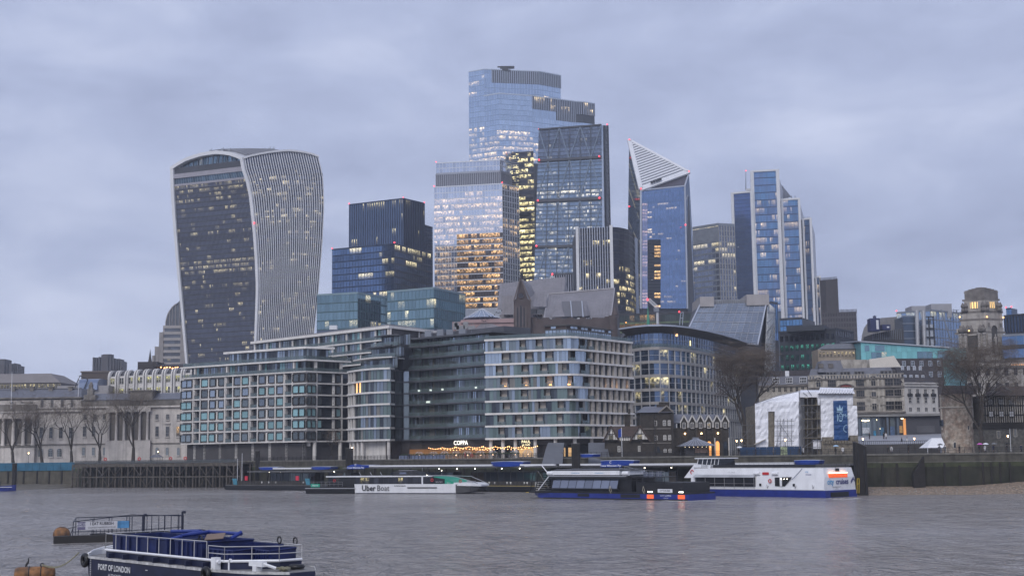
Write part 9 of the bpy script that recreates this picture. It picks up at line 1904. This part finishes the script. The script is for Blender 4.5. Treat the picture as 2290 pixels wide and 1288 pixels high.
 # railings
 z=dz+.5; rail(T,[(c0,-2.35,z),(cm-2.2,-2.35,z)],1.15,1.55,M('rail_white',(.36,.36,.37),.4),1,r=.032); rail(T,[(cm-2.,-2.35,z),(cm,-2.35,z),(c1,.15,z),(c1,1.8,z)],.9,1.9,MATS['rail_white'],2,r=.032); rail(T,[(c0,2.2,z),(c0,-2.35,z)],1.15,1.3,MATS['rail_white'],1,r=.032); rail(T,[(c0,2.2,z),(m1+1,2.2,z)],1.15,1.9,MATS['rail_white'],1,r=.032); rail(T,[(m1+2,2.2,z),(c1,1.8,z)],.9,1.9,MATS['rail_white'],1,r=.03)
 # tyres
 for x in (X(186,1243),X(466,1275)):
  part(T,'tyre_fender',m_black,lambda b:b.torus((x+.1 if x<-e+2 else x,-hw-.18 if x>-e+2 else -hw*.97,dz-.28),.36,.17,'y',18,8),smooth=True); part(T,'fender_chain',m_iron,lambda b:b.tube((x+.2,-hw*.95,dz),(x+.2,-hw+.3,dz+.15),.03,4))
 part(T,'tyre_fender',m_black,lambda b:b.torus((e+3.6,.6,dz+.2),.36,.15,'z',16,7),smooth=True)
 # deck fittings at the stern
 xb=8.4; part(T,'bollard',b_white,lambda b:(b.box(xb-.25,xb+.25,-2.8,-2.4,dz,dz+.75),b.tube((xb-.45,-2.6,dz+.5),(xb+.45,-2.6,dz+.5),.12,8))); part(T,'hook',b_white,lambda b:b.pipe([(xb+1.4,-2.5,dz),(xb+1.4,-2.5,dz+.5),(xb+1.5,-2.5,dz+.68),(xb+1.68,-2.5,dz+.68),(xb+1.75,-2.5,dz+.52)],.06,6)); part(T,'winch',b_white,lambda b:(b.box(xb+2.4,xb+3.9,-1.7,-1.35,dz+.3,dz+.6),b.box(xb+2.9,xb+3.3,-1.75,-1.3,dz,dz+.35),b.tube((xb+3.8,-1.6,dz+.5),(xb+4.2,-.9,dz+.2),.1,6)))
 def rope(b):
  for i in range(5):
   p=[Vector((xb+4.2+.6*math.sin(i*1.7+t*.8)+.1*i,-.5+.4*math.cos(i*2.1+t*1.1),dz+.12+.1*abs(math.sin(t+i)))) for t in range(9)]; b.pipe(p,.045,5)
  b.pipe([(xb+4.4,-.6,dz+.1),(e+4.2,-.4,dz+.1),(e+4.3,-.9,dz+.02),(e+4.3,-1.1,dz-.5)],.05,5)
 part(T,'rope_coil',M('old_rope',(.2,.19,.13),.9,var=.3,scale=5.),rope)
 for x in (c0-.5,): part(T,'bow_bitts',b_white,lambda b:(b.box(x-.2,x+.3,-.4,.4,dz,dz+.5),b.tube((x,-.7,dz+.3),(x,.7,dz+.3),.1,6)))
 # name and draught marks
 y=-hw-.012; xt=X(255,1262); mL=M('name_white',(.62,.63,.64),.5,var=.08); text('PORT OF LONDON',.56,mL,T,'name_lettering',(xt,y,dz-.62),bold=.014); text('AUTHORITY',.3,mL,T,'name_lettering',(xt+.15,y,dz-1.12),sx=1.2)
 xd=X(203,1255); part(T,'draught_marks',mL,lambda b:[b.box(xd-.05-.03*(i%2),xd+.05,y-.005,y+.01,dz-.25-.16*i,dz-.18-.16*i) for i in range(9)],kind='stuff'); part(T,'hull_mark',mL,lambda b:b.box(X(328,1270)-.15,X(328,1270)+.15,y-.005,y+.01,dz-.48,dz-.44))
 # mooring buoy, rope and bird
 c=g(78,1280,.35); Bu=thing('mooring_buoy','rusty orange cylindrical mooring buoy roped to the barge','buoy',(c.x,c.y,0),local=True,rz=.25); mo=M('buoy_rust',(.24,.115,.045),.75,var=.45,scale=2.5,stain=.6,col2=(.1,.06,.04))
 part(Bu,'drum',mo,lambda b:b.lathe((0,0,0),[(.02,0)],3) if False else b.loft([[Vector((x,r*math.cos(t),.25+r*math.sin(t))) for t in [2*math.pi*i/18 for i in range(18)]] for x,r in ((-1.45,.15),(-1.4,.45),(-1.2,.56),(1.2,.56),(1.4,.45),(1.45,.15))]),smooth=True); part(Bu,'hoop',m_iron,lambda b:[b.torus((x,0,.25),.57,.04,'x',16,5) for x in (-.4,.45)]); part(Bu,'shackle',m_iron,lambda b:b.torus((.5,0,.9),.13,.04,'y',10,5))
 mr=thing('mooring_rope','slack mooring rope from the buoy to the barge bow','rope',(c.x,c.y,.8)); p0=Vector((c.x+.5,c.y,.9)); p1=g(176,1236,1.9); part(mr,'strand',MATS['old_rope'],lambda b:[b.pipe([p0.lerp(p1,t)+Vector((0,.06*k,-.55*math.sin(math.pi*t)+.05*k)) for t in [i/10 for i in range(11)]],.035,5) for k in (0,1)])
 q=g(65,1271,.8) ; q=Vector((c.x-.55,c.y-.05,.8)); bird=thing('cormorant','black cormorant perched on the rusty buoy','bird',q,local=True,rz=.6); mbk=M('bird_black',(.01,.01,.012),.5)
 def body(b):
  def el(x,z,r,ry): return [Vector((x+r*.5*math.cos(t),ry*math.sin(t),z+r*.25*math.cos(t))) for t in [2*math.pi*i/10 for i in range(10)]]
  b.loft([el(-.12,-.02,.05,.03),el(-.1,.08,.16,.07),el(-.04,.2,.26,.1),el(0.,.32,.24,.1),el(.05,.42,.14,.06),el(.06,.5,.09,.04),el(.05,.58,.08,.035),el(.07,.63,.1,.04),el(.1,.67,.08,.035),el(.12,.69,.02,.01)]); b.tube((.12,0,.655),(.24,0,.66),.018,5,.006); b.add([(-.12,-.04,.1),(-.12,.04,.1),(-.2,.03,-.08),(-.2,-.03,-.08)],[(0,1,2,3)]); b.tube((-.02,-.03,.1),(-.0,-.03,-.02),.015,4); b.tube((-.02,.03,.1),(0.,.03,-.02),.015,4)
 part(bird,'body',mbk,body,smooth=True)
barge()
# ---- floating rubbish collector ----
def collector():
 A=g(118,1207,.3).xy; B=g(440,1196,.3).xy; T,L_=boat('rubbish_collector','floating rubbish collector cage with banner on dark pontoon','barge',A,B); e=L_/2; X=lambda px:(px-118)/322*L_-e; md=M('collector_hull',(.02,.018,.018),.7,var=.3,stain=.3); mf=M('cage_navy',(.012,.015,.035),.5)
 part(T,'pontoon',md,lambda b:(b.box(-e,e+.3,-1.6,-.6,-.3,.75),b.box(-e+4,e+1.2,1.2,2.2,-.3,.75),b.box(e-5.5,e+.8,-.6,1.2,.35,.9),b.box(e-3,e+1.6,-1.9,-.9,.0,.55)))
 zt=2.2
 def cage(b):
  for x in (158,170,200,236,275): b.tube((X(x),-1.2,.7),(X(x)+.05,-1.2,zt+(x-158)*.0045),.045,5)
  b.tube((X(158),-1.2,zt),(X(285),-1.2,zt+.55),.05,5); b.tube((X(285),-1.2,zt+.55),(X(404),-1.2,zt+.3),.05,5)
  for x in (288,312,332,348,362,376,392,404): b.tube((X(x),-1.2,.8),(X(x),-1.2,zt+.45),.045,5)
  b.tube((X(285),-1.2,1.1),(X(404),-1.2,1.3),.04,5); b.tube((X(158),-1.2,1.15),(X(285),-1.2,1.1),.04,5); b.tube((X(158),-1.2,1.5),(X(152),-1.2,.6),.04,5)
  for x in (170,210,250,290,330,370,404): b.tube((X(x),1.6,.7),(X(x),1.6,zt+.3),.04,5)
  b.tube((X(170),1.6,zt+.3),(X(404),1.6,zt+.3),.045,5); b.tube((X(404),-1.2,zt+.3),(X(404),1.6,zt+.3),.045,5); b.tube((X(160),-1.2,zt),(X(170),1.6,zt+.3),.045,5)
 part(T,'cage',mf,cage); part(T,'sieve_bars',mf,lambda b:[b.tube((X(200+9*i),-1.25,.8),(X(200+9*i),-1.25,1.4),.03,4) for i in range(9)],kind='stuff')
 for x in (313,401): part(T,'post',mf,lambda b:(b.tube((X(x),-1.3,.4),(X(x),-1.3,2.75 if x<350 else 2.95),.16 if x<350 else .11,8),b.tube((X(x),-1.3,2.7 if x<350 else 2.9),(X(x)+.35,-1.3,2.7 if x<350 else 2.9),.15,8)))
 yb=-1.34; part(T,'banner',M('banner_white',(.5,.5,.53),.6,var=.1),lambda b:b.box(X(185),X(255),yb,yb+.03,1.35,2.15)); part(T,'banner_panel',M('banner_violet',(.12,.11,.19),.6,var=.2),lambda b:b.box(X(168),X(185),yb,yb+.03,1.35,2.15)); part(T,'banner_panel',M('banner_sky',(.07,.22,.42),.6,var=.3,scale=2.),lambda b:b.box(X(255),X(281),yb,yb+.03,1.4,2.15))
 lt=M('banner_ink',(.03,.03,.04),.6); text('I EAT RUBBISH',.44,lt,T,'banner_lettering',(X(221),yb-.01,1.93),bold=.01,sx=.85); text('CLEANERTHAMES.PLA.CO.UK',.24,lt,T,'banner_lettering',(X(221),yb-.01,1.53),sx=.9); text('PORT OF',.26,b_white,T,'banner_lettering',(X(176.5),yb-.01,1.93),sx=.8); text('LONDON',.26,b_white,T,'banner_lettering',(X(176.5),yb-.01,1.7),sx=.8)
 c=g(131,1199,.2); Bu=thing('round_buoy','round rusty orange buoy beside the rubbish collector','buoy',(c.x,c.y+1,0)); part(Bu,'float',MATS['buoy_rust'],lambda b:b.sphere((c.x,c.y+1,.35),.95,12,.95),smooth=True); part(Bu,'tether',m_iron,lambda b:b.tube((c.x+.6,c.y+1,1.),(c.x+2.2,c.y+.3,1.3),.04,4))
collector()
# ================= trees, people, quay furniture =================
m_bark=M('winter_bark',(.05,.042,.036),.85,var=.35,scale=1.5); m_twig=M('twig_bark',(.125,.1,.08),.85,var=.3,scale=.6)
def tree(px,py,top,spread,Y,label,seed,levels=6,fork=.22,droop=0.,dens=3,z=QZ,lean=0.):
 r=random.Random(seed); p=pt(px,py,Y); p.z=z; H=zp(px,top,Y)-z; sp=spread/F*Y
 T=thing('bare_tree',label,'tree',p,'bare trees along the river'); tr=MB(); cr=MB(); tw=MB()
 def grow(a,d,l,rad,lv):
  n=2 if lv>3 else 3; q=a
  for i in range(n):
   d=(d+Vector((r.gauss(0,.13),r.gauss(0,.13),.05-droop*max(0,lv-2)*.09))).normalized(); e=q+d*l/n; r2=rad*(1-.28*(i+1)/n)
   (tr if lv<1 else cr if lv<4 else tw).tube(q,e,rad*(1-.28*i/n),7 if lv<1 else (5 if lv<3 else 3),r2); q=e
   if lv>=2 and lv<levels and i<n-1 and r.random()<(.7 if dens>3 else .62): side(q,d,l,r2,lv)
  if lv>=levels: return
  k=dens if lv<2 else (2 if r.random()<.45 else 3)
  for j in range(k): side(q,d,l,r2*.95,lv,j/k)
 def side(q,d,l,rad,lv,ph=None):
  an=(r.random() if ph is None else ph+r.uniform(-.12,.12))*2*math.pi; u=d.cross(Vector((0,0,1)) if abs(d.z)<.95 else Vector((1,0,0))).normalized(); v=d.cross(u); op=r.uniform(.45,.85) if lv else r.uniform(.5,.8)*sp/(H*.5)
  nd=(d+(u*math.cos(an)+v*math.sin(an))*op).normalized(); c=q-p; hr=math.hypot(c.x,c.y)
  if hr>sp*.85: nd=(nd-Vector((c.x,c.y,0)).normalized()*.8).normalized()
  if c.z>H*.93: nd.z*=.3
  grow(q,nd,l*r.uniform(.62,.85) if lv else H*.3*r.uniform(.85,1.1),max(.016,rad*r.uniform(.55,.76)),lv+1)
 grow(p,Vector((lean,0,1)).normalized(),H*fork,H*.028,0)
 tr.build('trunk',m_bark,T); o=cr.build('crown',m_bark,T); tw.build('twigs',m_twig,o,kind='stuff')
for i,(px,top,sp,lb) in enumerate(((30,897,36,'forked bare tree in front of the custom house portico'),(95,900,34,'bare tree beyond the blue hoarding with two steep limbs'),(160,898,38,'bare tree standing where hoarding meets jetty'),(222,893,42,'bare tree before the custom house slate end'),(298,872,62,'largest and widest bare tree on the custom house quay'))): tree(px,1024,top,sp,456,lb,11+i,6,.2,0,3)
tree(1668,1012,790,70,338,'tall spreading bare tree between curved office and wrapped tower',31,7,.26,.25,4)
tree(2200,1008,772,88,293,'huge dense bare tree before the tiered stone tower',44,7,.2,.35,4)
tree(745,1015,962,16,398,'small bare tree at the grid apartments corner',5,5,.3,0,3)
# ---- people ----
PX={}
def person_proto(key,coat,legs):
 if not PX:
  J=[(0,0,.95),(0,0,1.15),(0,0,1.4),(0,0,1.5),(0,0,1.62),(.09,0,.92),(.1,.02,.5),(.1,0,.08),(.1,-.14,.04),(-.09,0,.92),(-.1,-.03,.5),(-.1,.02,.08),(-.1,-.12,.04),(.19,0,1.38),(.24,.03,1.1),(.2,-.12,.92),(.18,-.2,.88),(-.19,0,1.38),(-.24,.03,1.1),(-.2,-.1,.9),(-.18,-.18,.86),(0,-.01,1.72)]
  E_=[(0,1),(1,2),(2,3),(3,4),(4,21),(0,5),(5,6),(6,7),(7,8),(0,9),(9,10),(10,11),(11,12),(2,13),(13,14),(14,15),(15,16),(2,17),(17,18),(18,19),(19,20)]
  rd=[.15,.14,.15,.06,.1,.09,.065,.045,.04,.09,.065,.045,.04,.065,.05,.035,.03,.065,.05,.035,.03,.085]
  me=bpy.data.meshes.new('skel'); me.from_pydata(J,E_,[]); ob=bpy.data.objects.new('skel',me); COL.objects.link(ob); ob.modifiers.new('s','SKIN')
  for v,x in zip(me.skin_vertices[0].data,rd): v.radius=(x,x*.85)
  me.skin_vertices[0].data[0].use_root=True; ob.modifiers.new('u','SUBSURF').levels=1
  dg=bpy.context.evaluated_depsgraph_get(); PX['body']=bpy.data.meshes.new_from_object(ob.evaluated_get(dg)); bpy.data.objects.remove(ob); PX['body'].materials.clear(); PX['body'].materials.append(M('skin_tone',(.35,.22,.16),.6))
 T=thing('person','',"person",(0,0,0),local=True); link('body',PX['body'],T)
 def ell(z,rx,ry): return [Vector((rx*math.cos(t),ry*math.sin(t),z)) for t in [2*math.pi*i/10 for i in range(10)]]
 part(T,'coat',coat,lambda b:(b.loft([ell(.62,.22,.17),ell(.95,.2,.16),ell(1.2,.2,.15),ell(1.42,.22,.14),ell(1.5,.09,.08)]),[b.tube((s*.2,0,1.4),(s*.255,.03,1.1),.085,7,.07) and b.tube((s*.255,.03,1.12),(s*.2,-.12,.93),.07,7,.05) for s in (1,-1)])); part(T,'trousers',legs,lambda b:[b.tube((s*.09,0,.95),(s*.1,.01,.5),.11,7,.08) and b.tube((s*.1,.01,.52),(s*.1,0,.07),.08,7,.06) for s in (1,-1)]); part(T,'hair',M('dark_hair',(.02,.015,.012),.7),lambda b:b.sphere((0,.02,1.71),.115,6,1.05)); return T
cm={k:M('coat_'+k,c,.8) for k,c in (('black',(.012,.012,.014)),('white',(.55,.55,.56)),('grey',(.12,.12,.13)),('navy',(.015,.02,.05)),('red',(.35,.02,.03)))}
pj=M('dark_trousers',(.02,.02,.026),.8)
def person(px,Y,col,label,z=QZ,rz=0.):
 x=pt(px,1010,Y).x
 if col not in PX: o=PX[col]=person_proto(col,cm[col],pj); o.location=(x,Y,z); o.rotation_euler=(0,0,rz); o['label']=label; o['group']='people on the quay'
 else: o=copytree(PX[col],(x,Y,z),rz,label,'people on the quay')
 return Vector((x,Y,z))
def umbrella(p,col,label,c):
 q=p+Vector((.15,-.15,1.0)); T=thing('umbrella',label,'umbrella',q,'umbrellas over people'); t=q+Vector((0,0,1.05)); part(T,'canopy',M('umbrella_'+col,c,.6,var=.1),lambda b:b.lathe(t,[(.62,-.28),(.58,-.18),(.42,-.05),(.2,.03),(.01,.06)],8)); part(T,'shaft',m_iron,lambda b:b.tube(q+Vector((0,0,-.1)),t+Vector((0,0,.12)),.012,4))
for px,dY,col,um,c,lb in ((1652,4,'black','white',(.7,.7,.72),'in black under a white umbrella by the navy hoarding'),(1788,3,'black',None,0,'in black waiting beside the wrapped tower corner'),(1797,3,'white',None,0,'in white beside the scaffold base'),(1868,4,'black','sky',(.3,.45,.6),'in black under a pale blue umbrella below the banner'),(1885,3,'white',None,0,'in white walking below the banner'),(1994,3,'white',None,0,'in white at the railing below the plaza'),(1986,3,'black',None,0,'in black at the railing below the plaza'),(2032,4,'black','black',(.015,.015,.018),'in black under a black umbrella near the white marquee'),(2101,3,'grey','slate',(.1,.1,.11),'in grey under a dark grey umbrella at the gate tower corner'),(2113,2,'grey',None,0,'in grey below the pointed tower window'),(2146,2,'black',None,0,'in black at the foot of the round tower'),(2190,4,'black','pink',(.5,.1,.4),'in black under a pink umbrella at the big tree'),(2203,3,'white','pale',(.6,.62,.66),'in white under a pale umbrella behind the big tree'),(2222,3,'navy','grey',(.13,.135,.14),'in navy under a grey umbrella past the big tree'),(2252,3,'black','jet',(.01,.01,.012),'in black under a jet umbrella by the drainpipe wall'),(2284,3,'navy',None,0,'in navy leaning near the street lamp'),(1730,3,'grey',None,0,'in grey before the patterned hoarding'),(1690,3,'navy',None,0,'in navy before the hoarding'),(1040,6,'red',None,0,'in red outside the restaurant'),(915,6,'navy',None,0,'in navy beside the restaurant planters')):
 Yq=QUAY.at(s_at(px,1020),0,0).y+dY; p=person(px,Yq,col,'person '+lb,QZ,R.uniform(-1.5,1.5))
 if um: umbrella(p,um,{'white':'open white umbrella by the navy hoarding','sky':'open pale blue umbrella below the banner','black':'open black umbrella near the white marquee','slate':'open dark grey umbrella at the gate tower corner','pink':'open pink umbrella at the big tree','pale':'open pale umbrella behind the big tree','grey':'open grey umbrella past the big tree','jet':'jet black umbrella by the drainpipe wall'}[um],c)
for px,Y,z,col,lb in ((1946,345,972,'black','standing alone by the ticket hall posters'),(1978,345,972,'black','in black in the pair before the ticket windows'),(1983,345,972,'white','in white in the pair before the ticket windows'),(2018,336,984,'black','in black descending the plaza'),(2030,336,984,'white','in white descending the plaza')): person(px,Y,col,'person '+lb,zp(2000,z+8,Y)-.2,R.uniform(-1,1))
# ---- railings, lamps, hoarding, tent ----
def quayrail(a,c,label):
 s0,s1=s_at(a),s_at(c); T=thing('quay_railing',label,'railing',QUAY.at((s0+s1)/2,-.3,QZ),'quay railings'); n=int((s1-s0)/1.6)
 for i in range(n+1): s=s0+(s1-s0)*i/n; ubox(T,'post',m_iron,QUAY,s-.05,s+.05,QZ+.1,QZ+1.25,-.35,-.25)
 part(T,'rails',m_iron,lambda b:[QUAY.box(b,s0,s1,QZ+z,QZ+z+.06,-.33,-.27) for z in (.3,.7,1.15)])
 part(T,'bars',m_iron,lambda b:[QUAY.box(b,s0+i*.2,s0+i*.2+.025,QZ+.3,QZ+1.15,-.31,-.29) for i in range(int((s1-s0)/.2))],kind='stuff')
quayrail(560,1085,'black railing along the restaurant quay'); quayrail(1085,1640,'black railing in front of the pump house'); quayrail(1640,2400,'black railing along the tower wharf')
lamp0=None
for px,Y,lb in ((1648,322,'beside the gabled hall'),(1659,312,'behind the navy hoarding'),(1757,308,'before the white sheeting'),(1931,312,'between wrapped tower and plaza'),(2046,318,'on the plaza edge'),(2256,288,'against the grey rubble wall'),(866,392,'at the restaurant end'),(1458,330,'on the brick block corner'),(64,452,'between the first two bare trees'),(353,450,'before the custom house wing'),(787,396,'at the grid apartments corner')):
 p=pt(px,1010,Y); p.z=QZ; lab='street lamp with glowing lantern '+lb
 if lamp0 is None:
  lamp0=T=thing('street_lamp',lab,'street lamp',p,'street lamps on the quay'); part(T,'post',m_iron,lambda b:b.lathe(p,[(.16,0),(.12,.5),(.06,.7),(.05,3.2),(.1,3.3)],8)); part(T,'lantern',LAMP('lantern_glow',(1.,.62,.3),9.),lambda b:b.lathe(p+Vector((0,0,3.3)),[(.08,0),(.2,.42),(.02,.5)],6)); part(T,'cap',m_iron,lambda b:b.lathe(p+Vector((0,0,3.72)),[(.23,0),(.08,.16),(.02,.3)],6))
 else: copytree(lamp0,p,0,lab)
T=thing('navy_hoarding','navy site hoarding with printed panels below the wrapped tower','hoarding',QUAY.at(s_at(1705),-4,QZ)); w_=Wall([QUAY.at(s_at(1630),-6,0).xy,QUAY.at(s_at(1782),-6,0).xy]); mh=M('hoarding_navy',(.012,.04,.1),.6,var=.2)
for i in range(9): ubox(T,'panel',mh if i!=6 else M('hoarding_print',(.22,.26,.16),.7,var=.8,scale=2.5),w_,w_.len*i/9+.02,w_.len*(i+1)/9-.02,QZ,QZ+1.9,-.06,.0)
T=thing('marquee','white pitched marquee beside the round stone tower','tent',pt(2088,1010,296)); a,c=pt(2068,1010,294),pt(2110,1010,294); z0,z1=zp(2090,1001,294),zp(2100,979,294); part(T,'canopy',M('marquee_white',(.72,.73,.76),.6,var=.05),lambda b:b.hexa([(a.x,292,z0),(c.x,292,z0),(c.x,298,z0),(a.x,298,z0),(a.x+2.,294.6,z1),(c.x,294.6,z1),(c.x,295.4,z1),(a.x+2.,295.4,z1)])); part(T,'leg',c_white,lambda b:[b.tube((x,292.1,QZ),(x,292.1,z0),.06,5) for x in (a.x+.1,c.x-.1)])
p=pt(1391,1008,314); p.z=QZ; T=thing('flag','blue banner flag on a white pole by the cottage','flag',p); part(T,'pole',c_white,lambda b:b.tube(p,V3(p,zp(1391,955,314)),.08,6)); part(T,'cloth',b_blue2,lambda b:b.loft([[Vector((p.x-.05-.75*u,p.y+.08*math.sin(u*5),zp(1391,y,314)-.3*u)) for u in (0,.4,.8,1.)] for y in (976,958)],cap=False,closed=False))
p=pt(350,1024,448); p.z=QZ; T=thing('quay_shelter','small hipped roof shelter on the custom house quay','shelter',p); part(T,'roof',s_slate,lambda b:b.lathe(V3(p,QZ+1.6),[(2.9,0),(1.2,.8),(.1,1.)],4,math.pi/4,math.pi/4+2*math.pi)); part(T,'post',m_iron,lambda b:[b.tube((p.x+dx,p.y+dy,QZ),(p.x+dx,p.y+dy,QZ+1.7),.08,5) for dx in (-1.6,1.6) for dy in (-1.6,1.6)])
# ---- restaurant terrace ----
wt=Wall([QUAY.at(s_at(862),-4.5,0).xy,QUAY.at(s_at(1150),-4.5,0).xy]); mdm=M('dome_film',(.5,.45,.4),.1,alpha=.22,spec=.6); mbu=LAMP('bulb_warm',(1.,.5,.2),5.)
for i,u in enumerate((.14,.26,.35,.44,.53,.63,.72,.88,.97)):
 c=wt.at(wt.len*u,-1.6,QZ); T=thing('dining_dome','clear plastic dining dome glowing on the restaurant terrace','dome',c,'dining domes'); part(T,'film',mdm,lambda b:b.lathe(c,[(1.55,0),(1.5,.8),(1.1,1.6),(.5,2.05),(.02,2.15)],12)); part(T,'ribs',c_pale,lambda b:[b.pipe([c+Vector((r_*math.cos(t),r_*math.sin(t),z)) for r_,z in ((1.56,0),(1.51,.8),(1.11,1.6),(.5,2.06))],.03,4) for t in [math.pi*k/4 for k in range(8)]],kind='stuff'); part(T,'table_lamp',LAMP('dome_lamp',(1.,.62,.35),6.),lambda b:b.sphere(c+Vector((0,0,1.)),.16,5))
for k,(u0,u1,z) in enumerate(((.2,.42,3.2),(.4,.62,3.3),(.6,.8,3.2),(.78,.99,3.1),(.3,.7,2.8),(.55,.95,2.7))):
 T=thing('string_lights','swag of warm string lights over the restaurant terrace','string lights',wt.at(wt.len*u0,-2.5,QZ),'string lights'); P_=[wt.at(wt.len*(u0+(u1-u0)*i/16),-2.5-.5*k%2,QZ+z-.35*math.sin(math.pi*(i%8)/8)) for i in range(17)]; part(T,'cable',m_iron,lambda b:b.pipe(P_,.015,3)); part(T,'bulbs',mbu,lambda b:[b.sphere(q+Vector((0,0,-.08)),.1,4) for q in P_],kind='stuff')
 part(T,'pole',m_iron,lambda b:b.tube(V3(P_[0],QZ),P_[0]+Vector((0,0,.1)),.04,5))
T=thing('terrace_planters','row of blue grey planter panels edging the restaurant terrace','planters',wt.at(wt.len*.4,.5,QZ)); mpn=M('planter_panel',(.2,.24,.36),.6,var=.15); mle=M('planter_leaves',(.035,.055,.025),.8,var=.4,scale=3.)
for i in range(16): ubox(T,'panel',mpn,wt,wt.len*.02+i*1.32,wt.len*.02+i*1.32+1.2,QZ+.05,QZ+1.05,.4,.5)
part(T,'foliage',mle,lambda b:[b.add([q,q+Vector((R.uniform(-.2,.2),R.uniform(-.1,.1),.15)),q+Vector((R.uniform(-.15,.15),0,.3))],[(0,1,2)]) for q in [wt.at(wt.len*R.uniform(.02,.95),R.uniform(-.1,.4),QZ+R.uniform(.9,1.35)) for _ in range(1400)]],kind='stuff')
part(T,'red_ring',b_red,lambda b:b.torus(wt.at(wt.len*.61,.55,QZ+.9),.3,.12,'y',12,5))
for px,py,Y,lb in ((1651,553,420,'white gull gliding before the cobalt tower'),(1513,580,400,'white gull gliding before the folded tower'),(1458,626,380,'pale gull wheeling low over the gabled roofs')):
 c=pt(px,py,Y); T=thing('gull',lb,'bird',c); part(T,'body',M('gull_white',(.6,.6,.62),.6),lambda b:b.loft([[c+Vector((x,r_*math.cos(t),r_*math.sin(t))) for t in [k*1.0472 for k in range(6)]] for x,r_ in ((-.3,.01),(-.15,.07),(.05,.09),(.2,.06),(.32,.01))])); part(T,'wing',M('gull_grey',(.25,.25,.27),.6),lambda b:[b.add([c+Vector((-.1,0,.03)),c+Vector((.1,0,.03)),c+Vector((.08,s*.35,.2)),c+Vector((-.12,s*.75,.1)),c+Vector((-.08,s*.35,.18))],[(0,1,2,4),(4,2,3)]) for s in (1,-1)])
b=MB()
for x0,x1,y0,n in ((630,716,1099,150),(1480,1600,1119,170),(1850,1930,1115,60)):
 for _ in range(n):
  q=g(R.uniform(x0,x1),y0+R.gauss(0,1.1),.04); a,c=R.uniform(.15,.9),R.uniform(.05,.25); k=R.uniform(-.2,.2); b.add([q+Vector((-a,-c,0)),q+Vector((a*.6,-c*.7+k,0)),q+Vector((a,c,0)),q+Vector((-a*.5,c*.8+k,0))],[(0,1,2,3)])
tag(b.build('wake_foam',M('foam',(.62,.62,.62),.8,var=.2)),kind='stuff',label='pale wake foam by the moored boats',cat='foam')
# ---- air ----
b=MB(); b.box(-700,900,-60,1700,-3,330); hz=bpy.data.materials.new('haze_air'); hz.use_nodes=True; nt=hz.node_tree; nt.nodes.clear(); o_=nt.nodes.new('ShaderNodeOutputMaterial'); v_=nt.nodes.new('ShaderNodeVolumePrincipled'); v_.inputs['Color'].default_value=(.86,.9,1.,1); v_.inputs['Density'].default_value=HAZE; v_.inputs['Anisotropy'].default_value=.2; nt.links.new(v_.outputs[0],o_.inputs['Volume'])
if HAZE: tag(b.build('haze',hz),kind='stuff',label='thin blue grey evening haze over river and city',cat='haze')
